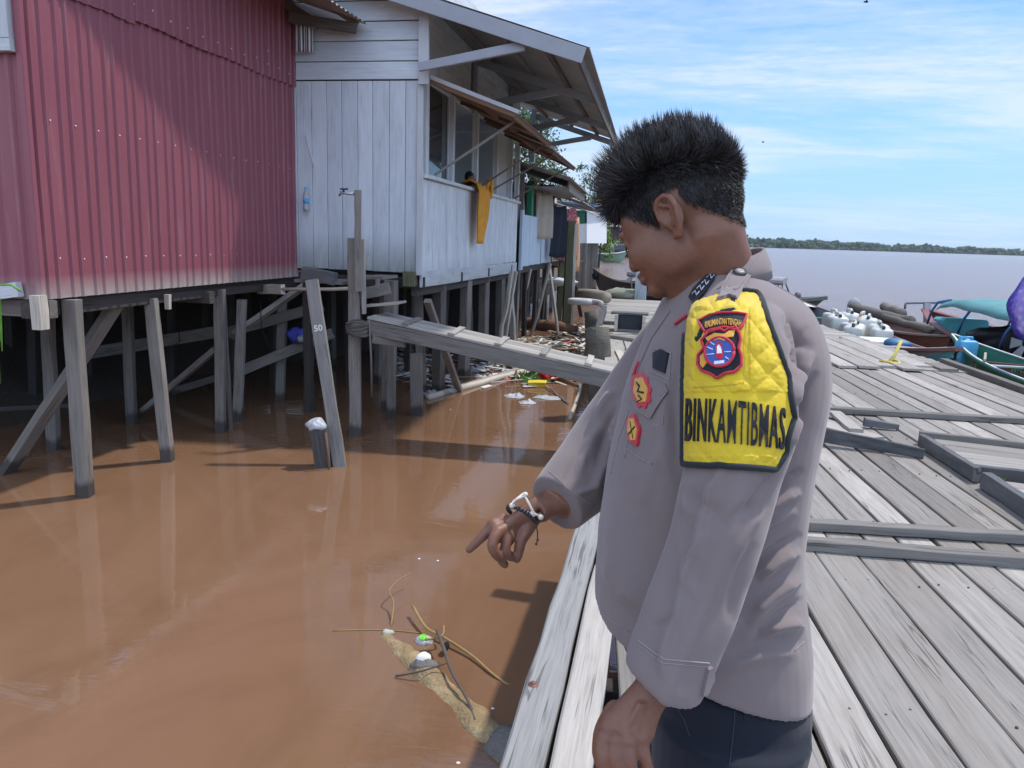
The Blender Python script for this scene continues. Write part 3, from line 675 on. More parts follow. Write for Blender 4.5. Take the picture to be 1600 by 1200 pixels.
# worn boards at the foot of the gangplank and the broken platform beyond it
def loose(name, label, pts, w, h, mat, cat='board', group=None, up=ZZ, n=6, **k):
    mb = MB(); mb.beam(pts[0], pts[1], w, h, up=up, n=n, jit=.002, jw=.004, **k)
    return obj(name, mb, mat, None, label, cat, group, loc=pts[0])
fp = thing('plank_platform', 'pale sunlit broken plank platform at the foot of the gangplank', 'platform', onz(970, 560, 0.))
for (a, b_, w_) in [((958, 524), (962, 585), .26), ((985, 534), (1010, 600), .2), ((1004, 536), (1020, 585), .2), ((966, 548), (1000, 612), .1), ((997, 545), (1014, 572), .12), ((1022, 540), (1050, 600), .2)]:
    p = onz(*a, .03 if w_ > .15 else .055); q = onz(*b_, .03 if w_ > .15 else .055)
    obj('plank', MB().beam(p, q, w_, .03, n=5, jit=.003, jw=.006), W_PALE if w_ < .15 else W_FARD, fp)
for (a, b_, w_, z) in [((946, 524), (1060, 540), .16, .07), ((936, 503), (1010, 508), .2, .05)]:
    obj('crosspiece', MB().beam(onz(*a, z), onz(*b_, z), w_, .05, n=5, jit=.004), W_OLD, fp)
for (a, b_) in [((943, 505), (1060, 500)), ((945, 513), (1060, 508)), ((948, 520), (1060, 517))]:
    obj('plank', MB().beam(onz(*a, .03), onz(*b_, .03), .42, .03, n=5, jit=.003), W_FARD, fp)
for x, y in ((958, 575), (1030, 560)): 
    p = onz(x, y, 0); obj('leg', MB().beam(p + V3(0, 0, -1.3), p, .1, .1, up=V3(0, 1, 0)), W_DARK, fp)
# wrapped tree-trunk piles at the jetty edge
M_TRUNK = M('grey_bark', (.12, .11, .085), .9, .5, 9, .8, .03, rv=.3)
def trunk(base, top, r0, r1, label):
    b_ = onz(*base, WZ); t = ony(*top, b_[1] + .2); pts = []
    for i in range(9):
        s = i / 8; p = lerp(b_ - V3(0, 0, .4), t, s) + V3(random.uniform(-.03, .03), random.uniform(-.03, .03), 0); pts.append(p)
    mb = MB(); mb.tube(pts, [lerp(r0, r1, i / 8) * random.uniform(.9, 1.12) for i in range(9)], 14)
    A = np.array(mb.v)
    mb.v = [tuple(p + (lambda q: np.array([q.x, q.y, q.z * .3]))(noise.noise_vector(Vector(p * 7))) * .03) for p in A]
    return obj('mooring_pile', mb, M_TRUNK, None, label, 'pile', loc=b_)
trunk((948, 655), (930, 512), .17, .17, 'thick grey bark-covered trunk pile holding the jetty corner beside the gangplank foot')
trunk((938, 560), (921, 486), .15, .12, 'darker second trunk pile just behind the thick bark-covered one')
# black crate frame on the far planks
cr = thing('crate', 'black box with a pale wooden frame standing on the far jetty planks', 'box', onz(985, 520, .05))
p = onz(985, 518, .05); dk = M('black_board', (.025, .03, .035), .7, .3, 8, .2)
obj('box_front', MB().box(p + V3(-.02, 0, .14), (.40, .05, .26), 0, ch=.004), dk, cr)
obj('lid', MB().box(p + V3(-.03, .1, .29), (.60, .30, .035), 0), W_DKB, cr)
for sx in (-.235, .21): obj('side_frame', MB().box(p + V3(sx, .02, .14), (.05, .30, .27)), W_PALE, cr)
obj('bottom_rail', MB().box(p + V3(-.12, -.07, .02), (.62, .05, .04)), W_OLD, cr)
obj('back_board', MB().box(p + V3(-.02, .26, .14), (.5, .03, .25)), W_OLD, cr)
# rolled mat and rope heap at the far left corner
q = onz(925, 470, .06); m_mat = M('rolled_mat', (.30, .25, .19), .9, .3, 14, .4, .01)
mb = MB(); mb.tube([q + V3(-.35, .5, .12), q + V3(.0, .1, .13), q + V3(.38, -.55, .13)], [.13, .15, .14], 14); obj('rolled_mat', mb, m_mat, None, 'tan rolled mat lying at the far left corner of the jetty', 'mat')
q = onz(918, 478, .04); mb = MB(); pts = [q + V3(math.cos(a) * .35 - .05, math.sin(a) * .35, .06 + .01 * a) for a in np.linspace(0, 5.2, 16)]; mb.tube(pts, .07, 8); obj('coiled_hose', mb, M('pale_hose', (.45, .43, .40), .6), None, 'pale curled strip of hose below the rolled mat', 'hose')
q = onz(975, 463, .02); mb = MB(); mb.ball(q + V3(0, 0, .05), (.55, .35, .17), 14, 8); A = np.array(mb.v); mb.v = [tuple(p + np.array(noise.noise_vector(Vector(p * 6))) * .08) for p in A]
obj('net_heap', mb, M('green_net', (.33, .34, .25), .95, .5, 30, .8, .03), None, 'low heap of pale greenish netting at the far end of the jetty', 'net')
q = onz(1001, 466, 0.); obj('mooring_post', MB().beam(q + V3(0, 0, -1.2), q + V3(-.02, 0, .92), .30, .30, up=V3(0, 1, 0), n=4), WOOD('blue_grey_post', (.36, .42, .43), (.46, .52, .53), .7, .6), None, 'square blue-grey mooring post at the far jetty edge', 'post')
beamz = lambda p, q, z: (onz(*p, z), onz(*q, z))
loose('post_stub', 'dark slanting stub of timber at the broken left jetty edge', (onz(934, 512, .02) + V3(-.02, 0, -.15), onz(944, 484, .25) + V3(0, 0, .02)), .1, .12, W_DKB)
# loose boards on the deck
def onb(px, py, z): return onz(px, py, z)
loose('loose_board', 'long dark tapering board propped up on edge across the deck behind the officer', (onz(1225, 668, .10), onz(1444, 709, .035)), .045, .135, W_DKB, taper=.55)
loose('loose_board', 'short dark board lying beyond the long propped one', (onz(1350, 659, .05), onz(1404, 667, .03)), .07, .07, W_DKB, taper=.6)
loose('loose_board', 'pale short plank lying between the two dark loose boards', (onz(1303, 644, .05), onz(1338, 673, .05)), .11, .03, W_DECK)
loose('loose_board', 'pale thin plank end sticking out behind the officer on the deck', (onz(1240, 640, .05), onz(1268, 662, .06)), .10, .03, W_FARD)
loose('loose_board', 'flat pale board lying below the short plank on the deck', (onz(1265, 654, .024), onz(1365, 686, .024)), .24, .025, W_DECK)
# stack of hatch panels at the right edge
pf = thing('hatch_panel', 'low grey plank hatch with raised kerb boards and grass at its side', 'hatch', onz(1500, 690, 0))
ZH = .10
def hp(px, py, z=ZH): return onz(px, py, z)
c0, c1, c2 = hp(1440, 676), hp(1700, 706), hp(1528, 735)
obj('kerb_board', MB().beam(hp(1437, 674) - V3(0, 0, .04), hp(1720, 705) - V3(0, 0, .04), .05, .09, n=8), W_BATT, pf)
obj('kerb_board', MB().beam(hp(1441, 679) - V3(0, 0, .045), hp(1528, 732) - V3(0, 0, .045), .05, .10, n=6), W_DKB, pf)
obj('kerb_board', MB().beam(hp(1525, 727) - V3(0, 0, .045), hp(1720, 752) - V3(0, 0, .045), .06, .10, n=6), W_DKB, pf)
obj('kerb_board', MB().beam(hp(1542, 740) - V3(0, 0, .045), hp(1700, 842) - V3(0, 0, .045), .06, .11, n=8), W_DKB, pf)
mb = MB(); A0, B0 = hp(1455, 684) - V3(0, 0, .02), hp(1520, 725) - V3(0, 0, .02); dx = nrm(hp(1720, 708) - hp(1440, 676))
for i in range(4):
    t = (i + .5) / 4; a = lerp(A0, B0, t); mb.beam(a, a + dx * 1.9, np.linalg.norm(B0 - A0) / 4 - .012, .03, n=5, jit=.002)
obj('panel_plank', mb, W_DECK, pf)
mb = MB(); A0, B0 = hp(1555, 748) - V3(0, 0, .02), hp(1690, 832) - V3(0, 0, .02)
for i in range(6):
    t = (i + .5) / 6; a = lerp(A0, B0, t); mb.beam(a, a + dx * 1.5, np.linalg.norm(B0 - A0) / 6 - .012, .03, n=5, jit=.002)
obj('panel_plank', mb, W_DECK, pf)
M_GRASS = M('grass_blades', (.10, .21, .035), .7, .5, 40, 0, rv=.4)
def tuft(mb, c, n, h, spread, lean=.5):
    for i in range(n):
        a = random.uniform(0, 6.28); p = c + V3(random.gauss(0, spread), random.gauss(0, spread), 0); d = V3(math.cos(a), math.sin(a), 0); k = random.uniform(.5, 1) * h; w_ = random.uniform(.003, .006)
        s = V3(-d[1], d[0], 0) * w_
        q1 = p + V3(0, 0, k * .6) + d * k * lean * .3; q2 = p + V3(0, 0, k * .9) + d * k * lean
        mb.add([p - s, p + s, q1 + s * .8, q1 - s * .8, q2], [[0, 1, 2, 3], [3, 2, 4]], rnd=random.random())
mb = MB()
for i in range(16):
    t = i / 15; q = lerp(onz(1502, 722, 0), onz(1560, 762, 0), t); tuft(mb, q, 14, random.uniform(.04, .09), .022, .8)
obj('grass_tuft', mb, M_GRASS, None, 'bright green grass growing out of the deck gap beside the hatch panel', 'grass', loc=onz(1530, 745, 0))
# ================================================================== gangplank, landing, tap post, leaning posts
gp = thing('gangplank', 'narrow grey cleated gangplank sloping from the house landing down to the jetty', 'gangplank', ony(800, 545, 8))
GA, GB = V3(-3.10, 8.06, .60), V3(.30, 7.98, -.02 + .09)
gd = nrm(GB - GA); gn = nrm(np.cross(gd, V3(0, 1, 0))); gn = gn if gn[2] > 0 else -gn; gs = nrm(np.cross(gn, gd))
if gs[1] < 0: gs = -gs
for i, o in enumerate((-.21, -.07, .07, .21)):
    obj('plank', MB().beam(GA + gs * o + gn * random.uniform(-.002, .002), GB + gs * o, .132, .03, up=gn, n=10, jit=.002, jw=.003), W_FARD if i % 2 else W_DECK, gp)
for i in range(7):
    t = [.12, .27, .42, .56, .70, .83, .94][i]; c = lerp(GA, GB, t) + gn * .027
    obj('cleat', MB().beam(c - gs * .29 + gd * .02, c + gs * .29 - gd * .02, .07, .025, up=gn, n=3), W_DECK, gp)
obj('side_beam', MB().beam(GA - gs * .255 - gn * .095, GB - gs * .255 - gn * .095, .05, .15, up=gn, n=10, jit=.004), W_BATT, gp)
obj('side_beam', MB().beam(GA + gs * .255 - gn * .095, GB + gs * .255 - gn * .095, .05, .15, up=gn, n=10, jit=.004), W_DARK, gp)
obj('end_board', MB().beam(ony(572, 482, 8.1) + V3(0, 0, .03), ony(628, 477, 8.1) + V3(0, 0, .03), .30, .025, up=ZZ, n=4), W_PALE, gp)
obj('support_beam', MB().beam(V3(-3.05, 7.82, .40), V3(-2.7, 7.88, .36), .10, .14, n=3), W_OLD, gp)
W_PALED = W_OLD
ld = thing('landing', 'small grey timber landing with a step between the two houses', 'landing', V3(-3.4, 8.6, .9))
for (a, b_, w_, h_) in [((475, 437), (548, 441), .5, .035), ((556, 433), (610, 433), .5, .035)]:
    obj('step_board', MB().beam(ony(*a, 8.6), ony(*b_, 8.6), w_, h_, n=4), W_BATT, ld)
obj('front_beam', MB().beam(ony(474, 426, 8.35), ony(524, 436, 8.35), .12, .14, n=4), W_DKB, ld)
obj('front_beam', MB().beam(ony(566, 459, 8.3), ony(609, 450, 8.35), .06, .13, n=4), W_OLD, ld)
for px in (590,): obj('bracket', MB().beam(ony(px, 436, 8.32), ony(px, 450, 8.32), .04, .05, up=V3(0, 1, 0)), W_OLD, ld)
obj('pole', MB().tube([ony(440, 452, 8.2), ony(520, 452, 8.2), ony(560, 450, 8.2)], .02, 8), W_PALE, ld)
obj('leg', MB().beam(ony(612, 445, 8.8) - V3(0, 0, 2), ony(612, 440, 8.8), .09, .09, up=V3(0, 1, 0)), W_POST, ld)
obj('leg', MB().beam(ony(480, 445, 8.8) - V3(0, 0, 2), ony(480, 440, 8.8), .09, .09, up=V3(0, 1, 0)), W_DARK, ld)
tp = thing('tap_post', 'tall grey timber post with a small water tap near its top, beside the gangplank', 'tap post', onz(556, 680, WZ))
b0 = onz(556, 680, WZ); yb = b0[1]
obj('post', MB().beam(b0 - V3(0, 0, .5), ony(553, 372, yb), .125, .12, up=V3(.3, -1, 0), n=9, jit=.006), W_POST, tp)
obj('upper_post', MB().beam(ony(560, 455, yb - .12), ony(559, 297, yb - .12), .075, .06, up=V3(.4, -1, 0), n=7, jit=.004), W_OLD, tp)
obj('side_board', MB().beam(ony(569, 490, yb - .02), ony(567, 374, yb - .02), .04, .10, up=V3(.3, -1, 0), n=6), W_FARD, tp)
obj('block', MB().box(ony(563, 516, yb - .14), (.16, .1, .14), .15), W_OLD, tp)
mb = MB(); c = ony(562, 512, yb - .1)
for k in range(5):
    mb.tube([c + V3(math.cos(a) * .13, math.sin(a) * .1 - .05, -.06 + .03 * k + .02 * math.sin(a * 2 + k)) for a in np.linspace(0, 6.28, 14)], .009, 6)
obj('rope_binding', mb, M('dark_rope', (.11, .10, .09), .9, .4, 60), tp)
obj('rod', MB().tube([ony(577, 500, yb - .15), ony(580, 560, yb - .15), ony(581, 620, yb)], .012, 6), W_OLD, tp)
tz = ony(548, 303, yb - .12); m_tap = M('tap_metal', (.30, .32, .36), .35, .2, 30, 0, metal=.7); m_tapd = M('tap_handle', (.03, .04, .12), .4, .1, 30, 0)
tpp = obj('tap', MB().tube([ony(557, 304, yb - .12), ony(540, 302, yb - .12), ony(533, 301, yb - .12), ony(530, 306, yb - .12)], [.013, .013, .017, .012], 8), m_tap, tp)
mb = MB(); q = ony(537, 297, yb - .12); mb.beam(q + V3(-.04, 0, .01), q + V3(.045, 0, .01), .02, .02); mb.tube([q + V3(0, 0, -.02), q + V3(0, 0, .02)], .01, 6); obj('tap_handle', mb, m_tapd, tpp)
# leaning post and the stump with a plastic bag
lb = onz(531, 728, WZ); lt = ony(487, 438, lb[1] + .35)
lp = thing('leaning_post', 'long grey sawn post leaning to the left out of the water beside the stump', 'post', lb)
ax = nrm(lt - lb); obj('post_body', MB().beam(lb - ax * .5, lt, .12, .085, up=V3(.3, -1, .1), n=9, jit=.004), W_BATT, lp)
def text_mesh(s, size=1., offset=0.0, sx=1., extr=0., shear=0., space=1.):
    cu = bpy.data.curves.new('letters', 'FONT'); cu.body = s; cu.size = size; cu.offset = offset; cu.extrude = extr; cu.align_x = 'CENTER'; cu.align_y = 'CENTER'; cu.resolution_u = 3; cu.shear = shear; cu.space_character = space
    o = bpy.data.objects.new('letters', cu); COL.objects.link(o); dg = bpy.context.evaluated_depsgraph_get(); dg.update()
    me = bpy.data.meshes.new_from_object(o.evaluated_get(dg)); V = np.array([v.co[:] for v in me.vertices]); F = [list(p.vertices) for p in me.polygons]
    bpy.data.objects.remove(o); bpy.data.meshes.remove(me); bpy.data.curves.remove(cu)
    V[:, 0] *= sx; return V, F
def text_on(name, s, c, xdir, ydir, size, mat, parent, offset=.0, sx=1., extr=.001):
    V, F = text_mesh(s, size, offset, sx, extr); xd = nrm(xdir); yd = nrm(ydir); zd = np.cross(xd, yd)
    W = np.asarray(c) + V[:, :1] * xd + V[:, 1:2] * yd + V[:, 2:3] * zd
    return obj(name, MB().add(W, F), mat, parent)
c = lerp(lb, lt, .735); sidev = nrm(np.cross(nrm(V3(.3, -1, .1)), ax)); nn_ = nrm(np.cross(ax, sidev)); 
if nn_[1] > 0: nn_ = -nn_
xd_ = nrm(np.cross(ax, nn_)); 
text_on('painted_number', '50', c + nn_ * .052, xd_, ax, .085, M('chalk_paint', (.6, .58, .54), .8), lp, .002, 1.0, .0005)
sb = onz(507, 728, WZ); st = ony(502, 662, sb[1]); ax = nrm(V3(-.14, 0, 1)); W_STUMP = WOOD('black_stump', (.05, .05, .05), (.09, .085, .08), .75, .8, bmp=.7)
stp = thing('stump', 'short black square timber stump standing in the water', 'stump', sb)
obj('stump_block', MB().beam(sb - ax * .5, sb + ax * .38, .155, .13, up=V3(.15, -1, 0), n=6, jit=.006), W_STUMP, stp)
obj('stick', MB().tube([sb + V3(.10, -.09, -.2), sb + V3(.085, -.09, .1), sb + V3(.055, -.085, .36)], .011, 6), W_BROWN, stp)
M_BAG = newmat('clear_plastic')[0]; _b = M_BAG.node_tree.nodes['Principled BSDF']; _b.inputs['Base Color'].default_value = (.62, .64, .66, 1); _b.inputs['Roughness'].default_value = .22; _b.inputs['Transmission Weight'].default_value = .35
_n = noise_n(M_BAG.node_tree, wpos(M_BAG.node_tree), 26, 5); bump(M_BAG.node_tree, _b, _n, .8, .03)
def crumple(c, r, amt=.35, nu=18, nv=12, freq=9.):
    mb = MB(); mb.ball(c, r, nu, nv); A = np.array(mb.v); c = np.asarray(c, float)
    out = []
    for p in A:
        nz = noise.noise_vector(Vector(p * freq)) ; out.append(tuple(c + (p - c) * (1 + amt * noise.noise(Vector(p * freq * 1.7))) + np.array(nz) * amt * .25 * min(np.broadcast_to(np.asarray(r, float), 3))))
    mb.v = out; return mb
q = sb + ax * .40; obj('plastic_bag', crumple(q + V3(-.02, -.01, .01), (.10, .085, .055), .5), M_BAG, None, 'crumpled clear plastic bag on top of the black stump', 'bag')
# ================================================================== the police officer
def remesh(pieces, voxel, smooth=6, fac=.5):
    """union of closed pieces [(verts, faces)] as ONE continuous surface -> verts (N,3), faces"""
    me = bpy.data.meshes.new('tmp'); V = []; F = []; o = 0
    for v, f in pieces:
        V += [tuple(map(float, p)) for p in v]; F += [[k + o for k in q] for q in f]; o += len(v)
    me.from_pydata(V, [], F); me.update()
    ob = bpy.data.objects.new('tmp', me); COL.objects.link(ob)
    m = ob.modifiers.new('r', 'REMESH'); m.mode = 'VOXEL'; m.voxel_size = voxel
    if smooth:
        s = ob.modifiers.new('s', 'SMOOTH'); s.iterations = smooth; s.factor = fac
    dg = bpy.context.evaluated_depsgraph_get(); dg.update()
    m2 = bpy.data.meshes.new_from_object(ob.evaluated_get(dg))
    A = np.empty(len(m2.vertices) * 3); m2.vertices.foreach_get('co', A); A = A.reshape(-1, 3)
    Q = [list(p.vertices) for p in m2.polygons]
    bpy.data.objects.remove(ob); bpy.data.meshes.remove(me); bpy.data.meshes.remove(m2)
    return A, Q
def loft(rings):
    n = len(rings[0]); vs = [p for r in rings for p in r]; fs = []
    for i in range(len(rings) - 1):
        for k in range(n):
            fs.append([i * n + k, (i + 1) * n + k, (i + 1) * n + (k + 1) % n, i * n + (k + 1) % n])
    fs.append(list(range(n))); fs.append([(len(rings) - 1) * n + k for k in range(n - 1, -1, -1)])
    return vs, fs
def ellipsoid(c, r, ax=None, nu=20, nv=12):
    c = np.asarray(c, float); A = np.eye(3) if ax is None else np.array(ax, float)
    vs = [c + A[2] * r[2]]; fs = []
    for j in range(1, nv):
        th = math.pi * j / nv
        for i in range(nu):
            ph = 2 * math.pi * i / nu
            vs.append(c + A[0] * r[0] * math.sin(th) * math.cos(ph) + A[1] * r[1] * math.sin(th) * math.sin(ph) + A[2] * r[2] * math.cos(th))
    vs.append(c - A[2] * r[2]); last = len(vs) - 1
    for i in range(nu): fs.append([0, 1 + i, 1 + (i + 1) % nu])
    for j in range(nv - 2):
        for i in range(nu): fs.append([1 + j * nu + i, 1 + (j + 1) * nu + i, 1 + (j + 1) * nu + (i + 1) % nu, 1 + j * nu + (i + 1) % nu])
    for i in range(nu): fs.append([1 + (nv - 2) * nu + i, last, 1 + (nv - 2) * nu + (i + 1) % nu])
    return vs, fs
def chain(pts, rad, n=12):
    """rounded tapered tube through pts"""
    pts = [np.asarray(p, float) for p in pts]; rad = list(rad)
    a = nrm(pts[0] - pts[1]); b = nrm(pts[-1] - pts[-2]); r0, r1 = rad[0], rad[-1]
    def ex(p, d, r):
        return [(p + d * r * math.sin(t), r * math.cos(t)) for t in (.5, 1.0, 1.4)]
    q = [x for x in reversed(ex(pts[0], a, r0))] + list(zip(pts, rad)) + ex(pts[-1], b, r1)
    return tube_geo([x[0] for x in q], [x[1] for x in q], n)
def spline(rows, n):
    """Catmull-Rom resample of parameter rows"""
    A = np.array(rows, float); out = []
    for i in range(len(A) - 1):
        p0 = A[max(i - 1, 0)]; p1 = A[i]; p2 = A[i + 1]; p3 = A[min(i + 2, len(A) - 1)]
        for k in range(n):
            t = k / n
            out.append(.5 * ((2 * p1) + (-p0 + p2) * t + (2 * p0 - 5 * p1 + 4 * p2 - p3) * t * t + (-p0 + 3 * p1 - 3 * p2 + p3) * t ** 3))
    out.append(A[-1]); return np.array(out)
def ring(y, xl, xr, d, b, tilt=0., ex=2.3, shrink=1., n=40, ridge=None):
    """horizontal body section whose sides project to xl..xr (px) on row y, at distance d, half depth b"""
    cx = (xl + xr) / 2; a = (xr - xl) / 2 * d / FPX * shrink; b = b * shrink; c = P(cx, y, d); tz = tilt * d / FPX
    out = []
    for k in range(n):
        t = 2 * math.pi * k / n; ct, st = math.cos(t), math.sin(t)
        e = 2 / ex; x = a * math.copysign(abs(ct) ** e, ct); z = b * math.copysign(abs(st) ** e, st)
        s = 1.
        if ridge: 
            dt = (t - ridge[0] + math.pi) % (2 * math.pi) - math.pi; s = 1 + ridge[1] * math.exp(-(dt / ridge[2]) ** 2)
        out.append(c + RH * x * s + FH * z * s + V3(0, 0, -tz * (x / a)))
    return out
def adjust_y(y, tilt): return y
# y, xl, xr, d, b, tilt(px: + = right side lower)
TORSO = [(404, 1098, 1168, 1.265, .062, 6), (424, 1078, 1188, 1.27, .088, 8), (442, 1062, 1213, 1.27, .130, 6), (466, 1046, 1240, 1.27, .172, 2), (500, 1030, 1258, 1.27, .195, 0), (545, 1009, 1271, 1.27, .205, 0), (600, 987, 1273, 1.27, .205, 0),
         (660, 970, 1263, 1.27, .20, 0), (730, 953, 1250, 1.27, .195, 0), (800, 943, 1241, 1.27, .19, 0), (860, 936, 1240, 1.265, .188, 4), (920, 932, 1248, 1.26, .187, 16), (965, 930, 1255, 1.26, .186, 34), (1003, 928, 1259, 1.26, .184, 58)]
RIDGE = (R(254), .15, .26)
LARM = [(462, 1108, 1192, 1.17, .06), (476, 1090, 1210, 1.13, .075), (500, 1079, 1226, 1.10, .080), (550, 1073, 1238, 1.075, .082), (620, 1070, 1243, 1.055, .080), (690, 1070, 1236, 1.04, .078), (740, 1070, 1219, 1.03, .074), (800, 1057, 1202, 1.02, .070),
        (850, 1045, 1188, 1.015, .066), (905, 1025, 1168, 1.01, .062), (960, 1004, 1147, 1.0, .059), (1010, 985, 1125, .995, .057), (1046, 977, 1108, .99, .055), (1066, 975, 1096, .99, .054)]
def torso_rings(shrink=1., rows=None, n=48):
    return [ring(r[0], r[1], r[2], r[3], r[4], r[5], 2.35, shrink, n) for r in spline(rows or TORSO, 4)]
def larm_rings(shrink=1., rows=None, ridge=True, n=40):
    out = []
    S = spline(rows or LARM, 4)
    for r in S:
        k = min(1, max(0, (r[0] - 660) / 110))
        tl = 14 * k + max(0, (r[0] - 1000)) * .22
        out.append(ring(r[0], r[1], r[2], r[3], r[4], tl, 2.0 - .42 * k if ridge else 2.0, shrink, n, (RIDGE[0], RIDGE[1] * k, RIDGE[2]) if ridge else None))
    return out
# right arm: path (px, py, d, radius)
RARM = [(1105, 500, 1.40, .070), (1060, 545, 1.44, .076), (1010, 617, 1.485, .081), (962, 684, 1.50, .080), (925, 729, 1.475, .072), (895, 762, 1.44, .066), (869, 788, 1.41, .059)]
def rarm_path(n=4):
    S = spline(RARM, n); return [P(r[0], r[1], r[2]) for r in S], [r[3] for r in S]
def cuff_in(c_end, dirv, r, depth=.03, th=.005):
    return [(c_end, r), (c_end - dirv * .001, r - th), (c_end - dirv * depth, r - th - .002)]
# ---------------------------------------------------------------- shirt as one continuous surface
pieces = []
TR = torso_rings()
n_ = len(TR[0]); last = TR[-1]; cen = np.mean(last, axis=0)
inner = [[cen + (p - cen) * .93 + V3(0, 0, 0) for p in last], [cen + (p - cen) * .92 + V3(0, 0, .03) for p in last]]
pieces.append(loft(TR + inner))
LR = larm_rings(); last = LR[-1]; cen = np.mean(last, axis=0)
pieces.append(loft(LR))
rp, rr = rarm_path()
dv = nrm(rp[-1] - rp[-3]); ce = cuff_in(rp[-1], dv, rr[-1], .035, .009)
pieces.append(tube_geo(rp + [c[0] for c in ce[1:]], rr + [c[1] for c in ce[1:]], 32))
SV, SF = remesh(pieces, .0038, 9, .5)
def normals(V, F):
    F4 = np.array([f if len(f) == 4 else (f + [f[-1]]) for f in F]); e1 = V[F4[:, 2]] - V[F4[:, 0]]; e2 = V[F4[:, 3]] - V[F4[:, 1]]
    nf = np.cross(e1, e2); N = np.zeros_like(V)
    for k in range(4): np.add.at(N, F4[:, k], nf)
    return N / (np.linalg.norm(N, axis=1, keepdims=True) + 1e-12)
def crease(V, N, items):
    """fold items: (x0,y0,x1,y1,width_px,height_m,dmin,dmax) in the frame of the person"""
    px, py, d = proj(V); H = np.zeros(len(V))
    face = np.einsum('ij,ij->i', N, CC - V) > -.02
    for (x0, y0, x1, y1, w_, h, d0, d1) in items:
        ax, ay = x1 - x0, y1 - y0; L2 = ax * ax + ay * ay
        t = np.clip(((px - x0) * ax + (py - y0) * ay) / L2, -.15, 1.15)
        bow = 4 * t * (1 - t) * .06 * math.sqrt(L2)
        qx = x0 + t * ax - ay / math.sqrt(L2) * bow; qy = y0 + t * ay + ax / math.sqrt(L2) * bow
        dd = np.hypot(px - qx, py - qy)
        fade = np.clip(np.minimum(t + .15, 1.15 - t) / .35, 0, 1)
        H += 1.45 * h * np.exp(-(dd / (w_ * .85)) ** 2) * fade * ((d > d0) & (d < d1) & face)
    return V + N * H[:, None]
folds = []
FT = (1.06, 1.5)
for f in [(1230, 800, 1150, 850, 9, .009), (1238, 840, 1165, 905, 8, -.007), (1240, 862, 1190, 900, 9, .009), (1245, 905, 1175, 965, 12, .009), (1250, 940, 1180, 1000, 9, -.006), (1252, 975, 1195, 985, 11, .009), (1246, 1000, 1150, 1020, 12, -.005),
          (1243, 770, 1195, 800, 7, .008), (1248, 735, 1215, 765, 7, -.006), (1195, 880, 1150, 930, 6, .004), (1235, 1020, 1130, 1050, 12, .004), (1160, 960, 1120, 1030, 9, .004),
          (962, 790, 990, 960, 22, .006), (1000, 760, 1040, 900, 20, -.005), (960, 900, 1010, 990, 12, -.004), (1040, 700, 1000, 800, 14, .004), (945, 880, 985, 940, 10, .004)]:
    folds.append(f + FT)
for f in [(1262, 560, 1235, 640, 8, .010), (1270, 590, 1250, 660, 7, -.008), (1255, 520, 1240, 600, 7, -.006), (1250, 650, 1232, 700, 7, .007), (1225, 500, 1262, 545, 10, -.006)]:
    folds.append(f + (.95, 1.35))
for f in [(1075, 770, 1120, 800, 14, -.004), (1180, 790, 1120, 830, 12, -.004), (1062, 840, 1085, 930, 10, .003), (1170, 860, 1140, 960, 10, -.003), (1190, 800, 1150, 870, 8, .004), (1080, 745, 1070, 800, 8, .004), (1020, 980, 1060, 960, 9, -.003), (1205, 745, 1170, 800, 8, -.004)]:
    folds.append(f + (.9, 1.09))
for f in [(985, 620, 960, 690, 10, .010), (965, 640, 935, 720, 9, -.008), (1005, 605, 990, 680, 9, .009), (940, 670, 905, 735, 10, .006), (950, 720, 930, 770, 8, .006), (985, 650, 972, 710, 6, -.006), (915, 700, 880, 760, 8, -.004), (900, 770, 930, 760, 6, .005), (960, 610, 935, 650, 7, .006)]:
    folds.append(f + (1.33, 1.65))
folds += [(1126, 738, 1092, 860, 9, .0075, .9, 1.09), (1096, 845, 1062, 965, 9, .0080, .9, 1.09), (1065, 950, 1036, 1050, 9, .0075, .9, 1.09), (1088, 800, 1050, 930, 20, -.004, .9, 1.09)]
folds += [(1010, 560, 975, 720, 12, -.004) + (1.05, 1.33), (1060, 560, 1058, 700, 8, -.005) + (1.05, 1.33), (1045, 600, 1050, 760, 12, .005) + (1.05, 1.33)]
SN = normals(SV, SF)
for _ in range(1): SV = crease(SV, SN, folds)
NZ = np.array([noise.noise(Vector(p * 11)) * .0022 + noise.noise(Vector(p * 27)) * .0008 for p in SV]); SV = SV + SN * NZ[:, None]
SN = normals(SV, SF)
BV = BVHTree.FromPolygons([tuple(p) for p in SV], SF)
# ---------------------------------------------------------------- body as one continuous surface
pitch_h, yaw_h = R(22), R(40)
HC = P(1062, 346, 1.235)                              # between the ears
hf0 = -CR * math.cos(yaw_h) + CF * math.sin(yaw_h)     # level facing direction
hs = nrm(-CR * math.sin(yaw_h) - CF * math.cos(yaw_h)) # towards his left ear (towards the camera)
hf = hf0 * math.cos(pitch_h) - CU * math.sin(pitch_h); hu = nrm(np.cross(hs, hf)); hu = hu if hu @ CU > 0 else -hu
HA = [hf, hs, hu]
def H(f, s, u): return HC + hf * f + hs * s + hu * u
bp = []
bp.append(ellipsoid(H(-.006, 0, .046), (.096, .074, .086), HA, 28, 18))       # cranium
bp.append(ellipsoid(H(-.035, 0, .020), (.072, .070, .075), HA, 24, 14))       # occiput
bp.append(ellipsoid(H(.040, 0, .018), (.052, .066, .070), HA, 24, 14))        # brow / forehead
bp.append(ellipsoid(H(.030, 0, -.035), (.060, .063, .062), HA, 24, 14)); bp.append(ellipsoid(H(.015, 0, -.05), (.062, .060, .055), HA, 24, 14))       # face
bp.append(ellipsoid(H(.034, 0, -.066), (.048, .050, .036), HA, 20, 12))       # jaw
